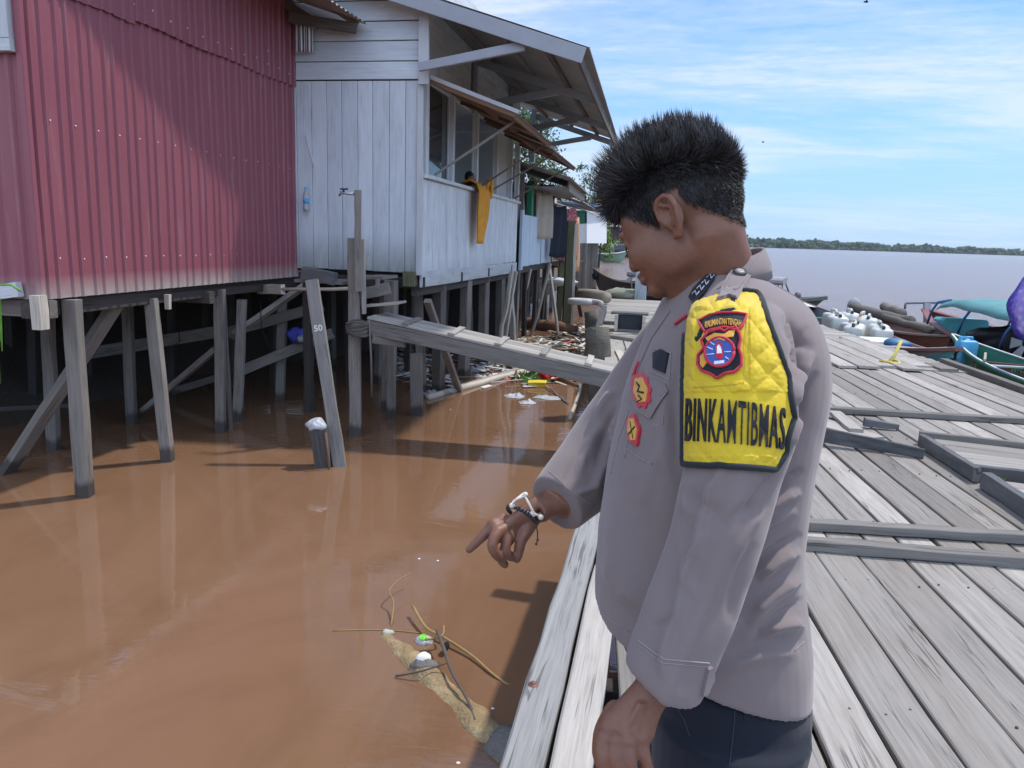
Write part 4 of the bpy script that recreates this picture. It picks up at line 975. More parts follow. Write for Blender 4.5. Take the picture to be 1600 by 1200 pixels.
bp.append(ellipsoid(H(.072, 0, -.083), (.020, .024, .017), HA, 16, 10))       # chin
for s in (1, -1):
    bp.append(ellipsoid(H(.046, s * .036, -.030), (.042, .026, .036), HA, 16, 10))   # cheek
    bp.append(ellipsoid(H(.012, s * .040, -.050), (.048, .024, .044), HA, 16, 10))   # jaw angle
    bp.append(ellipsoid(H(.082, s * .028, .014), (.012, .020, .009), HA, 12, 8))     # brow ridge
    bp.append(ellipsoid(H(.080, s * .030, -.004), (.011, .013, .010), HA, 12, 8))    # eyelid
    bp.append(ellipsoid(H(.093, s * .012, -.034), (.010, .008, .007), HA, 12, 8))    # nostril
bp.append(chain([H(.088, 0, .010), H(.097, 0, -.012), H(.101, 0, -.029)], [.008, .009, .010]))   # nose
bp.append(ellipsoid(H(.091, 0, -.053), (.010, .022, .006), HA, 14, 8)); bp.append(ellipsoid(H(.088, 0, -.063), (.011, .020, .007), HA, 14, 8))   # lips
# ears
for s in (1, -1):
    def E(f, u, o=0.): return H(f * .92 - .020, s * (.0705 + o), u * .96 - .021)
    eo = -.002
    path = [(.016, -.002), (.020, .014), (.018, .030), (.008, .039), (-.006, .039), (-.018, .030), (-.021, .014), (-.017, -.004), (-.010, -.018), (-.002, -.026), (.006, -.024)]
    pr = [.0035, .0042, .0046, .0050, .0052, .0052, .0050, .0048, .0052, .0064, .0058]
    outs = [.004, .008, .012, .016, .020, .024, .024, .020, .013, .008, .005]
    bp.append(chain([E(f + .000, u - .004, o + eo) for (f, u), o in zip(path, outs)], pr, 10))
    bp.append(ellipsoid(E(-.002, .006, .003), (.019, .007, .028), HA, 14, 8))          # concha floor
    bp.append(chain([E(.004, .024, .012), E(-.010, .016, .017), E(-.010, .0, .014), E(-.002, -.012, .010)], [.0035, .004, .004, .0035], 8))   # antihelix
    bp.append(ellipsoid(E(.012, -.002, .008), (.0045, .004, .007), HA, 10, 6))          # tragus
# neck and trunk, arms, legs
NB = P(1128, 432, 1.27)
bp.append(tube_geo([H(-.034, 0, .0), H(-.036, 0, -.045), lerp(H(-.030, 0, -.075), NB, .35), lerp(H(-.02, 0, -.09), NB, .75), NB - V3(0, 0, .05)], [(.054), (.056), (.056), (.060), (.080)], 28))
bp.append(chain([H(.02, 0, -.075), lerp(H(.01, 0, -.08), P(1092, 462, 1.27), .6), P(1098, 480, 1.27)], [.040, .048, .05]))
bp.append(loft(torso_rings(.90, TORSO[2:-3] + [(965, 965, 1225, 1.26, .165, 20), (1060, 1010, 1225, 1.26, .140, 20), (1130, 1035, 1210, 1.26, .13, 10)], 32)))
bp.append(loft(larm_rings(.62, ridge=False, n=24)))
bp.append(tube_geo(rp, [lerp(r * .72, .034, (i / (len(rr) - 1)) ** .7) for i, r in enumerate(rr)], 20))
PELV = P(1120, 1090, 1.26)
def foot_pt(dx, dy): return V3(PELV[0] + dx, PELV[1] + dy, 0.)
gz = PELV[2]
hipL = PELV - FH * .085; hipR = PELV + FH * .085
def leg(hip, off):
    k = V3(hip[0], hip[1], .46) - RH * .015; an = V3(hip[0], hip[1], .10) + RH * .02
    return [hip + V3(0, 0, .05), lerp(hip, k, .45), k, lerp(k, an, .35) , an, an - V3(0, 0, .03)], k, an
lL, kL, aL = leg(hipL, 0); lR, kR, aR = leg(hipR, 0)
for L in (lL, lR): bp.append(tube_geo(L, [.070, .070, .054, .056, .042, .042], 24))
# right (pointing) hand
Rw = P(852, 790, 1.405); 
def HR(x, y, d): return P(x, y, d)
bp.append(tube_geo([P(872, 784, 1.42), P(852, 790, 1.408), P(838, 797, 1.40)], [(.033, .027), (.030, .024), (.032, .024)], 20))
bp.append(loft([[HR(cx, cy, d) + (CR * math.cos(t) * .0 + nrm(P(cx - dy_, cy + dx_, d) - P(cx, cy, d)) * math.cos(t) * w_ + CF * math.sin(t) * th) for t in np.linspace(0, 2 * math.pi, 20, endpoint=False)]
    for (cx, cy, d, dx_, dy_, w_, th) in [(838, 797, 1.40, 10, 3.5, .031, .021), (822, 804, 1.395, 10, 4, .036, .021), (804, 815, 1.39, 10, 5, .039, .022), (792, 823, 1.385, 10, 6, .038, .021), (783, 828, 1.383, 10, 6, .032, .017)]]))
FR = {
 'index': ([(786, 812, 1.385), (771, 821, 1.375), (753, 839, 1.37), (741, 851, 1.37), (733, 859, 1.37)], [.0125, .0112, .0094, .0084, .0072]),
 'middle': ([(790, 824, 1.375), (776, 834, 1.356), (769, 852, 1.345), (776, 867, 1.350), (784, 874, 1.362)], [.0125, .0112, .0100, .0092, .0080]),
 'ring': ([(803, 828, 1.385), (794, 841, 1.366), (790, 858, 1.360), (796, 869, 1.366), (800, 872, 1.372)], [.0118, .0102, .0090, .0082, .0072]),
 'little': ([(806, 832, 1.40), (790, 852, 1.40), (783, 874, 1.395), (789, 882, 1.395)], [.0110, .0095, .0085, .0075]),
 'thumb': ([(832, 812, 1.40), (823, 828, 1.385), (814, 846, 1.374), (810, 866, 1.374), (808, 874, 1.376)], [.0150, .0132, .0105, .0090, .0076])}
for k_, (pts, rad) in FR.items():
    S = spline([p + (r,) for p, r in zip(pts, rad)], 3); bp.append(chain([P(*q[:3]) for q in S], [q[3] for q in S], 14))
for (x, y, d) in [(771, 820, 1.372), (777, 831, 1.36), (789, 840, 1.368)]: bp.append(ellipsoid(P(x, y, d), (.0125, .0125, .0125), None, 12, 8))
# left (hanging) hand: back of the hand to the camera, fingers curling down and forward
def sect(cx, cy, d, w_, th, ang): 
    u = CR * math.cos(ang) - CU * math.sin(ang) 
    return [P(cx, cy, d) + u * math.cos(t) * w_ + CF * math.sin(t) * th for t in np.linspace(0, 2 * math.pi, 24, endpoint=False)]
bp.append(loft([sect(1040, 1045, .99, .0275, .026, .1), sect(1020, 1078, .985, .0260, .023, .28), sect(1002, 1100, .98, .0285, .020, .25), sect(986, 1122, .975, .0345, .020, .2), sect(978, 1143, .972, .0370, .019, .12), sect(975, 1156, .973, .0350, .014, .08), sect(974, 1164, .976, .028, .010, .05)]))
FL = [([(951, 1142, .972), (941, 1164, .960), (944, 1198, .956), (956, 1228, .972)], [.0110, .0106, .0098, .0085]),
      ([(966, 1144, .968), (961, 1172, .951), (964, 1210, .950), (974, 1238, .972)], [.0110, .0106, .0098, .0085]),
      ([(983, 1146, .968), (983, 1176, .952), (986, 1212, .953), (994, 1236, .975)], [.0108, .0102, .0094, .0082]),
      ([(999, 1140, .974), (1004, 1168, .963), (1010, 1196, .962), (1018, 1214, .976)], [.0100, .0094, .0087, .0076]),
      ([(962, 1112, 1.0), (944, 1142, 1.015), (938, 1176, 1.02), (946, 1206, 1.02)], [.0155, .0135, .0115, .0095])]
for pts, rad in FL:
    S = spline([p + (r,) for p, r in zip(pts, rad)], 3); bp.append(chain([P(*q[:3]) for q in S], [q[3] for q in S], 14))
for (x, y, d) in [(944, 1152, .962), (962, 1156, .954), (983, 1157, .955), (1002, 1150, .963)]: bp.append(ellipsoid(P(x, y, d), (.0108, .0112, .0112), None, 12, 8))
for (a, b_) in [((999, 1100, .958), (964, 1168, .9525)), ((1006, 1100, .960), (984, 1168, .9535))]: bp.append(chain([P(*a), lerp(P(*a), P(*b_), .5), P(*b_)], [.0035, .0036, .0035], 8))
BVt, BF = remesh(bp, .0026, 6, .5)
def relax(V, F, mask, it):
    F4 = np.array([f if len(f) == 4 else f + [f[-1]] for f in F]); F4 = F4[(mask[F4] > 0).any(axis=1)]
    a = np.concatenate([F4[:, k] for k in range(4)]); b__ = np.concatenate([F4[:, (k + 1) % 4] for k in range(4)]); i = np.concatenate([a, b__]); j = np.concatenate([b__, a])
    C_ = np.maximum(1, np.bincount(i, minlength=len(V)))
    for _ in range(it):
        S_ = np.stack([np.bincount(i, weights=V[j, k], minlength=len(V)) for k in range(3)], 1)
        V = V + (S_ / C_[:, None] - V) * (mask * .6)[:, None]
    return V
_l = (BVt - HC) @ np.array(HA).T
_e = np.sqrt(((_l[:, 0] + .020) / .034) ** 2 + ((_l[:, 2] + .015) / .046) ** 2)
_m = ((_l[:, 2] < .05) & (_l[:, 2] > -.22) & (np.abs(_l[:, 0]) < .2)) * np.clip((_e - 1.0) / .35, 0, 1) * np.clip((.074 - _l[:, 0]) / .02, 0, 1)
_m *= np.clip((.11 - np.abs(_l[:, 1])) / .02, 0, 1)
BVt = relax(BVt, BF, _m, 45)
NZ = np.array([noise.noise(Vector(p * 40)) * .0006 for p in BVt]); BN = normals(BVt, BF); BVt = BVt + BN * NZ[:, None]
def skin_mat():
    m, nt, b = newmat('skin'); p = wpos(nt)
    n = noise_n(nt, p, 22, 6, .65); n2 = noise_n(nt, p, 160, 5, .7)
    c = mixc(nt, n, (.158, .068, .041), (.232, .108, .067)); c = mixc(nt, ramp(nt, n2, [(.40, (.22, .22, .22)), (.58, (0, 0, 0))]), c, (.13, .055, .032))
    nt.links.new(c, b.inputs['Base Color']); b.inputs['Roughness'].default_value = .5; b.inputs['Specular IOR Level'].default_value = .4
    b.inputs['Subsurface Weight'].default_value = .12; b.inputs['Subsurface Radius'].default_value = (.012, .005, .003); b.inputs['Subsurface Scale'].default_value = 1.
    bump(nt, b, mth(nt, 'ADD', noise_n(nt, p, 420, 3), mth(nt, 'MULTIPLY', noise_n(nt, p, 90, 3), 1.5)), .25, .0012); return m
M_SKIN = skin_mat()
feet = V3(PELV[0], PELV[1], 0)
mbp = MB(); mbp.add(BVt, BF, [[(0, 0)] * len(f) for f in BF], 0.5, 0, True)
person = obj('person', mbp, M_SKIN, None, 'man in grey uniform shirt and yellow quilted sleeve cover, pointing down at the water', 'person', loc=feet)
# ---------------------------------------------------------------- cloth materials
def cloth(name, col, col2=None, weave=900., rough=.85, sheen=.25, bmp=.25, var=.25):
    m, nt, b = newmat(name); p = wpos(nt)
    n = noise_n(nt, p, 7, 5); wv = mth(nt, 'MULTIPLY', noise_n(nt, mapping(nt, p, (1, 1, .35)), weave, 2), .5)
    c = mixc(nt, mth(nt, 'MULTIPLY', n, var), col, col2 or [k * 1.5 for k in col]); c = mixc(nt, mth(nt, 'MULTIPLY', wv, .35), c, [k * .6 for k in col])
    nt.links.new(c, b.inputs['Base Color']); b.inputs['Roughness'].default_value = rough; b.inputs['Specular IOR Level'].default_value = .2
    b.inputs['Sheen Weight'].default_value = sheen; b.inputs['Sheen Roughness'].default_value = .5
    bump(nt, b, noise_n(nt, p, weave, 3), bmp, .0008); return m
M_SHIRT = cloth('grey_uniform_cloth', (.184, .147, .140)); M_SEAM = cloth('seam_thread', (.275, .232, .228))
M_NAVY = cloth('navy_cloth', (.010, .012, .020), sheen=.15); M_YEL = cloth('yellow_satin', (.62, .44, .018), (.70, .52, .05), 700, .62, .2, .3); M_PIPE = cloth('black_piping', (.022, .026, .028), sheen=.1)
M_RED = cloth('red_embroidery', (.50, .022, .045), rough=.7, bmp=.6, weave=1500); M_GOLD = cloth('gold_embroidery', (.62, .33, .045), rough=.6, bmp=.6, weave=1500); M_BLK = cloth('black_embroidery', (.018, .018, .022), rough=.7, bmp=.5, weave=1500, sheen=.1)
M_BLU = cloth('blue_embroidery', (.045, .10, .36), rough=.7, bmp=.5, weave=1500); M_WHT = cloth('white_embroidery', (.72, .72, .74), rough=.7, bmp=.5, weave=1500); M_SILV = M('silver_pin', (.72, .72, .74), .3, .1, 80, .2, metal=.6)
def add_sub(name, V, F, mat, parent, smooth=True):
    mb = MB(); mb.add(V, F, [[(0, 0)] * len(f) for f in F], .5, 0, smooth); return obj(name, mb, mat, parent)
shirt = add_sub('shirt', SV, SF, M_SHIRT, person)
# ---------------------------------------------------------------- pieces sewn on: laid on the cloth surface
def hit(px, py, bv=None, dref=None):
    r = ray(px, py); r = r / np.linalg.norm(r)
    loc, n, i, d = (bv or BV).ray_cast(Vector(CC), Vector(r))
    if loc is None or (dref is not None and abs((np.array(loc) - CC) @ CF - dref) > .10):
        q = P(px, py, dref or 1.2); loc, n, i, d = (bv or BV).find_nearest(Vector(q))
    loc = np.array(loc); n = np.array(n)
    if n @ (CC - loc) < 0: n = -n
    return loc, n
def sm_hit(px, py, bv=None, dref=None, k=3.):
    pts = [hit(px + a, py + b_, bv, dref) for a, b_ in ((0, 0), (k, 0), (-k, 0), (0, k), (0, -k))]
    return pts[0][0], nrm(sum(p[1] for p in pts))
def patch(name, outline, off, mat, parent, th=.0015, cell=6., bv=None, dref=None):
    """flat sewn piece with the given outline, following the cloth below, with real thickness"""
    bm = bmesh.new(); vs = [bm.verts.new((x, y, 0)) for x, y in outline]; bm.faces.new(vs); bmesh.ops.triangulate(bm, faces=bm.faces[:])
    for _ in range(6):
        es = [e for e in bm.edges if e.calc_length() > cell]
        if not es: break
        bmesh.ops.subdivide_edges(bm, edges=es, cuts=1); bmesh.ops.triangulate(bm, faces=bm.faces[:])
    bm.verts.ensure_lookup_table(); bm.normal_update()
    top = []; bot = []
    for v in bm.verts:
        l, n = sm_hit(v.co.x, v.co.y, bv, dref); top.append(l + n * off); bot.append(l + n * (off - th - .002))
    F = [[v.index for v in f.verts] for f in bm.faces]
    if F and np.cross(top[F[0][1]] - top[F[0][0]], top[F[0][2]] - top[F[0][0]]) @ (CC - top[F[0][0]]) < 0: F = [f[::-1] for f in F]
    nv = len(top); bd = [(e.verts[0].index, e.verts[1].index) for e in bm.edges if len(e.link_faces) == 1]
    F2 = F + [[a, b_, b_ + nv, a + nv] for a, b_ in bd]; bm.free()
    return add_sub(name, np.array(top + bot), F2, mat, parent, False)
def strip(name, pts, wpx, off, mat, parent, bv=None, dref=None, th=.0012, closed=False, step=5.):
    """raised cord / seam following pixel polyline"""
    P2 = []
    pts = list(pts) + ([pts[0]] if closed else [])
    for a, b_ in zip(pts[:-1], pts[1:]):
        k = max(1, int(math.hypot(b_[0] - a[0], b_[1] - a[1]) / step))
        for i in range(k): P2.append((lerp(a[0], b_[0], i / k), lerp(a[1], b_[1], i / k)))
    P2.append(pts[-1]); path = []
    for x, y in P2:
        l, n = sm_hit(x, y, bv, dref); path.append(l + n * off)
    rad = wpx / FPX * 1.1 / 2
    v, f = tube_geo(path, [rad] * len(path), 7); return add_sub(name, np.array(v), f, mat, parent)
def ell(cx, cy, rx, ry, n=24, rot=0.): return [(cx + rx * math.cos(t) * math.cos(rot) - ry * math.sin(t) * math.sin(rot), cy + rx * math.cos(t) * math.sin(rot) + ry * math.sin(t) * math.cos(rot)) for t in np.linspace(0, 2 * math.pi, n, endpoint=False)]
# yellow quilted sleeve cover
def cover_u(v):      # left and right limits (px) of the cover at row fraction v
    y = lerp(457, 728, v)
    L = np.interp(y, [457, 470, 490, 530, 600, 728], [1108, 1085, 1077, 1073, 1071, 1071]); Rr = np.interp(y, [457, 470, 500, 540, 580, 620, 650, 700, 728], [1182, 1190, 1198, 1212, 1226, 1236, 1237, 1225, 1208])
    return L, Rr
NUc, NVc = 110, 170; G = []
for j in range(NVc + 1):
    v = j / NVc; L, Rr = cover_u(v); row = []
    for i in range(NUc + 1):
        u = i / NUc; x = lerp(L + .5, Rr, u); y = lerp(457, 728, v) + 7 * (u - .3) * v + 6 * (1 - v) * ((u - .5) ** 2) * 2
        l, n = sm_hit(x, y, None, 1.03, 4.)
        wx = noise.noise(Vector((x * .02, y * .02, 5))) * 5; a = (x * .62 + y * .62 + wx) / 27.; b_ = (x * .78 - y * .62 - wx) / 30.
        q = (abs(math.sin(a * math.pi)) * abs(math.sin(b_ * math.pi))) ** .45
        flat = 1.
        if 1090 < x < 1170 and 488 < y < 598: flat = .25
        if 614 < y < 712: flat *= .30
        edge = min(1, min(u, 1 - u) * 9, min(v, 1 - v) * 12)
        row.append(l + n * (.0045 + (.0046 + .0018 * noise.noise(Vector((x * .05, y * .05, 1)))) * q * flat * edge + .0010 * noise.noise(Vector((x * .16, y * .16, 9))) * flat))
    G.append(row)
Gv = np.array([p for r in G for p in r]); nc = NUc + 1
Fq = [[j * nc + i, (j + 1) * nc + i, (j + 1) * nc + i + 1, j * nc + i + 1] for j in range(NVc) for i in range(NUc)]
rim = [i for i in range(nc)] + [j * nc + NUc for j in range(1, NVc + 1)] + [NVc * nc + i for i in range(NUc - 1, -1, -1)] + [j * nc for j in range(NVc - 1, 0, -1)]
BVc = BVHTree.FromPolygons([tuple(p) for p in Gv], Fq)
rimb = []
for k in rim:
    l, n, i_, d_ = BV.find_nearest(Vector(Gv[k])); rimb.append(np.array(l) - np.array(n) * .001)
o_ = len(Gv); Fr = [[rim[k], rim[(k + 1) % len(rim)], o_ + (k + 1) % len(rim), o_ + k] for k in range(len(rim))]
cover = add_sub('sleeve_cover', np.vstack([Gv, np.array(rimb)]), Fq + Fr, M_YEL, person)
pr = [Gv[k] for k in rim[::3]]; pr.append(pr[0])
vv, ff = tube_geo(pr, [.0042] * len(pr), 8); add_sub('piping', np.array(vv), ff, M_PIPE, cover)
def CH(x, y): return sm_hit(x, y, BVc, 1.03, 3.)
def letters(name, s, quad, off, mat, parent, bold=.0, bv=BVc, dref=1.03, space=1., arc=None):
    """words sewn on: text box mapped into the pixel quad (top-left, top-right, bottom-right, bottom-left)"""
    V, F = text_mesh(s, 1., bold, space=space); x0, x1 = V[:, 0].min(), V[:, 0].max(); y0, y1 = V[:, 1].min(), V[:, 1].max()
    bm = bmesh.new(); vs = [bm.verts.new(((p[0] - x0) / (x1 - x0), (p[1] - y0) / (y1 - y0), 0)) for p in V]
    for f in F:
        try: bm.faces.new([vs[k] for k in f])
        except ValueError: pass
    bmesh.ops.triangulate(bm, faces=bm.faces[:])
    for _ in range(7):
        es = [e for e in bm.edges if abs(e.verts[0].co.y - e.verts[1].co.y) > .05 or abs(e.verts[0].co.x - e.verts[1].co.x) > .03]
        if not es: break
        bmesh.ops.subdivide_edges(bm, edges=es, cuts=1); bmesh.ops.triangulate(bm, faces=bm.faces[:])
    bm.verts.ensure_lookup_table(); q = [np.array(k, float) for k in quad]; out = []; bot = []
    for v in bm.verts:
        u, t = v.co.x, v.co.y
        if arc: p = arc(u, t)
        else: p = lerp(lerp(q[3], q[2], u), lerp(q[0], q[1], u), t)
        l, n = sm_hit(p[0], p[1], bv, dref, 4.); out.append(l + n * off); bot.append(l + n * (off - .004))
    F2 = [[v.index for v in f.verts] for f in bm.faces]
    F2 = [f if np.cross(out[f[1]] - out[f[0]], out[f[2]] - out[f[0]]) @ (CC - out[f[0]]) > 0 else f[::-1] for f in F2]
    nv = len(out); bd = [(e.verts[0].index, e.verts[1].index) for e in bm.edges if len(e.link_faces) == 1]
    F2 += [[a, b_, b_ + nv, a + nv] for a, b_ in bd]; bm.free()
    return add_sub(name, np.array(out + bot), F2, mat, parent, False)
def arc_big(u, t):
    x = lerp(1074, 1226, u); yb = lerp(690, 703, u ** 1.6) ; yt = lerp(622, 638, u ** 2.2) ; return (x + (1 - t) * -2, lerp(yb, yt, t))
letters('sleeve_lettering', 'BINKAMTIBMAS', [(0, 0)] * 4, .0030, M_BLK, cover, .004, arc=arc_big, space=1.12)
# regional patch: arched name panel, shield, round emblem
ol = [(1093, 503), (1110, 494), (1130, 491), (1150, 491), (1167, 494), (1160, 512), (1152, 518), (1133, 513), (1112, 517), (1103, 521)]
arch = patch('patch_backing', ol, .0022, M_BLK, cover, bv=BVc, dref=1.03); strip('patch_border', ol, 3.8, .0034, M_RED, arch, BVc, 1.03, closed=True)
def arc_small(u, t):
    x = lerp(1104, 1158, u); y = 510 - 4.2 * (1 - (2 * u - 1) ** 2) - 4 * u * .4; return (x, y - (t - .5) * 9.5)
letters('patch_lettering', 'KALIMANTAN TENGAH', [(0, 0)] * 4, .0042, M_GOLD, arch, .01, arc=arc_small)
sh = [(1108, 521), (1118, 518), (1126, 516), (1133, 520), (1140, 515), (1150, 513), (1156, 524), (1157, 533), (1154, 545), (1158, 556), (1158, 572), (1148, 582), (1134, 584), (1121, 592), (1110, 584), (1098, 580), (1092, 570), (1093, 556), (1102, 545), (1098, 533)]
shd = patch('shield_backing', sh, .0022, M_BLK, cover, bv=BVc, dref=1.03); strip('shield_border', sh, 4.2, .0034, M_RED, shd, BVc, 1.03, closed=True)
patch('shield_gold_field', [(1104, 530), (1118, 522), (1133, 524), (1140, 519), (1149, 518), (1146, 528), (1128, 530), (1112, 540)], .0036, M_GOLD, shd, bv=BVc, dref=1.03)
patch('shield_gold_field', [(1096, 558), (1102, 552), (1108, 566), (1100, 576), (1096, 570)], .0036, M_GOLD, shd, bv=BVc, dref=1.03)
disc = patch('emblem_disc', ell(1126, 552, 20, 21), .0046, M_BLU, shd, bv=BVc, dref=1.03); strip('emblem_ring', ell(1126, 552, 21.5, 22.5), 4.4, .0046, M_RED, disc, BVc, 1.03, closed=True)
patch('emblem_lantern', [(1120, 541), (1125, 536), (1130, 540), (1131, 560), (1126, 564), (1120, 560)], .0056, M_RED, disc, bv=BVc, dref=1.03, th=.001); patch('emblem_lantern_core', [(1122, 545), (1126, 541), (1129, 545), (1129, 555), (1122, 555)], .0064, M_WHT, disc, bv=BVc, dref=1.03, th=.001)
patch('emblem_scroll', [(1118, 566), (1133, 565), (1133, 570), (1118, 571)], .0056, M_WHT, disc, bv=BVc, dref=1.03, th=.001)
for a in ((1108, 545, 1116, 549), (1107, 556, 1118, 555), (1112, 537, 1118, 542), (1133, 552, 1143, 552), (1134, 560, 1140, 564)): strip('emblem_ray', [(a[0], a[1]), (a[2], a[3])], 1.3, .0052, M_WHT, disc, BVc, 1.03)
strip('emblem_ray', [(1118, 535), (1126, 532), (1134, 535)], 2.5, .0052, M_GOLD, disc, BVc, 1.03)
strip('panel_stitch', [(1167, 500), (1164, 560), (1162, 600), (1085, 606)], 1.0, .002, M('stitch_gold', (.50, .38, .04), .6), cover, BVc, 1.03)
# collar, epaulette, insignia
def collar():
    """folded collar round the neck, open at the throat"""
    cen = [P(1122, 424, 1.27), P(1116, 400, 1.265)]; G_o = []; 
    base = np.array(cen[0]); topc = np.array(cen[1])
    rows = []
    for i in range(61):
        t = lerp(R(200), R(-150), i / 60)   # from the throat round the camera side to the back and the far side
        ct, st = math.cos(t), math.sin(t)
        def pt(cx, cy, d, a, b_, dz=0.): return P(cx, cy, d) + RH * ct * a * d / FPX + FH * st * b_ + V3(0, 0, dz)
        drop = 34 * (1 - ct) / 2       # collar runs down towards the throat
        inner = pt(1126, 402 + drop * 1.25, 1.265, 63, .074); top = pt(1126, 386 + drop * 1.35, 1.265, 62, .074); fold = pt(1126, 384 + drop * 1.35, 1.265, 65, .079); outb = pt(1126, 428 + drop * 1.12, 1.265, 76, .094)
        rows.append([inner, top, fold, lerp(fold, outb, .5) + (RH * ct + FH * st) * .004, outb, outb - (RH * ct + FH * st) * .004 + V3(0, 0, .003), lerp(fold, outb, .5) - (RH * ct + FH * st) * .002])
    vs = [p for r in rows for p in r]; k = len(rows[0]); fs = [[i * k + j, i * k + (j + 1) % k, (i + 1) * k + (j + 1) % k, (i + 1) * k + j] for i in range(60) for j in range(k)]
    fs += [list(range(k)), [60 * k + j for j in range(k - 1, -1, -1)]]
    return np.array(vs), fs
CV, CFa = collar(); col_o = add_sub('collar', CV, CFa, M_SHIRT, shirt)
allV = np.vstack([SV, CV]); allF = SF + [[k + len(SV) for k in f] for f in CFa]; BVs = BVHTree.FromPolygons([tuple(p) for p in allV], allF); BVe = BVHTree.FromPolygons([tuple(p) for p in np.vstack([allV, Gv])], allF + [[k + len(allV) for k in f] for f in Fq])
strip('collar_stitch', [(1178, 402), (1168, 420), (1150, 436), (1120, 452)], 1.2, .001, M_SEAM, col_o, BVs, 1.2)
cp_ = patch('collar_patch', [(1078, 466), (1085, 452), (1108, 428), (1120, 424), (1117, 438), (1100, 462), (1086, 476)], .004, M_BLK, person, bv=BVs, dref=1.2)
for (x, y) in ((1090, 462), (1097, 454), (1104, 446), (1111, 437)): strip('collar_pin', [(x - 5, y + 1), (x, y - 4), (x + 2, y + 3), (x + 6, y - 3)], 2.4, .006, M_SILV, cp_, BVs, 1.2)
ep = patch('epaulette', [(1141, 424), (1168, 424), (1171, 436), (1152, 468), (1140, 465), (1121, 470), (1131, 447)], .0060, M_SHIRT, person, th=.004, bv=BVe, dref=1.15)
strip('epaulette_stitch', [(1144, 428), (1134, 448), (1125, 466)], 1.1, .009, M_SEAM, ep, BVe, 1.15); strip('epaulette_stitch', [(1166, 436), (1150, 462)], 1.1, .009, M_SEAM, ep, BVe, 1.15)
l, n = sm_hit(1154, 432, BVe, 1.15); mb = MB(); mb.lathe(l + n * .007, [(0, .004), (.004, .0045), (.007, .004), (.0085, .002), (.0085, -.002)], 16, n); obj('epaulette_button', mb, M('button_grey', (.20, .18, .18), .4), ep)
mb = MB(); mb.lathe(l + n * .007, [(.0085, .004), (.0105, .0035), (.0105, 0)], 16, n); obj('button_ring', mb, M('dark_ring', (.05, .05, .05), .5), ep)
# front: name patch, badges, pocket flaps, seams
strip('placket_edge', [(1048, 486), (1018, 530), (998, 575), (990, 606)], 3.0, .001, M_SHIRT, shirt, None, 1.28)
patch('name_patch', [(1022, 552), (1034, 546), (1046, 552), (1040, 584), (1022, 576)], .003, M_NAVY, person, dref=1.2)
strip('pocket_seam', [(1022, 545), (1049, 552), (1046, 594), (1018, 580)], 1.6, .001, M_SEAM, shirt, None, 1.2)
pf1 = patch('pocket_flap', [(984, 616), (1012, 590), (1040, 600), (1044, 612), (1018, 653), (998, 640)], .003, M_SHIRT, person, th=.002, dref=1.22)
strip('flap_stitch', [(984, 617), (998, 641), (1018, 654), (1043, 613)], 1.5, .0035, M_SEAM, pf1, None, 1.22)
def wavy(cx, cy, rx, ry, n=36, k=9, a=.12, rot=0.): 
    out = []
    for t in np.linspace(0, 2 * math.pi, n, endpoint=False):
        r = 1 + a * math.cos(k * t); x, y = rx * r * math.cos(t), ry * r * math.sin(t); out.append((cx + x * math.cos(rot) - y * math.sin(rot), cy + x * math.sin(rot) + y * math.cos(rot)))
    return out
def badge(cx, cy, rx, ry, k, rot, d=1.22):
    b_ = patch('chest_badge', wavy(cx, cy, rx, ry, 40, k, .10, rot), .0055, M_RED, person, th=.003, dref=d)
    patch('badge_field', wavy(cx, cy, rx * .70, ry * .74, 28, 6, .08, rot), .0068, M_GOLD, b_, th=.002, dref=d); return b_
b1 = badge(1006, 611, 14.5, 27, 9, R(-8)); strip('badge_figure', [(1001, 600), (1006, 606), (1003, 614), (1012, 616)], 3.4, .0075, M_BLK, b1, None, 1.22); strip('badge_figure', [(1004, 620), (1009, 626), (1002, 630)], 3.0, .0075, M_BLK, b1, None, 1.22)
b2 = badge(993, 672, 9, 24, 5, R(-5)); strip('badge_figure', [(989, 680), (998, 668)], 2.6, .0075, M_BLK, b2, None, 1.22); strip('badge_figure', [(991, 660), (995, 686)], 1.6, .0072, M_BLK, b2, None, 1.22)
strip('chest_ribbon', [(1056, 508), (1066, 500), (1075, 494)], 5., .003, M_RED, person, None, 1.22); strip('chest_ribbon', [(1001, 566), (996, 576), (992, 588)], 6., .003, M_RED, person, None, 1.28)
strip('pocket_seam', [(978, 700), (1000, 716), (1030, 730), (1034, 700), (1036, 650)], 1.5, .001, M_SEAM, shirt, None, 1.22); strip('pocket_seam', [(984, 640), (966, 690), (955, 740)], 1.4, .001, M_SEAM, shirt, None, 1.26)
# sleeve cuffs: stitch lines, tab, creases; hem stitch; yoke seam
strip('cuff_seam', [(998, 1001), (1018, 1016), (1038, 1030), (1060, 1032), (1108, 1036)], 2.0, .0006, M_SEAM, shirt, None, 1.0); strip('cuff_seam', [(996, 1007), (1036, 1036), (1106, 1042)], 1.1, .0006, M_SEAM, shirt, None, 1.0)
ct_ = patch('cuff_tab', [(1098, 1066), (1104, 1044), (1110, 1040), (1113, 1058), (1110, 1070), (1100, 1086), (1094, 1084)], .005, M_SHIRT, person, th=.004, dref=1.02)
strip('hem_stitch', [(938, 958), (975, 982), (1010, 1003)], 1.0, .0004, M_SEAM, shirt, None, 1.2); strip('hem_stitch', [(1112, 1058), (1150, 1060), (1190, 1050), (1230, 1028), (1256, 1002)], 1.5, .0004, M_SEAM, shirt, None, 1.2)
strip('side_seam', [(1130, 990), (1133, 1030), (1135, 1076)], 1.3, .0004, M_SEAM, shirt, None, 1.2)
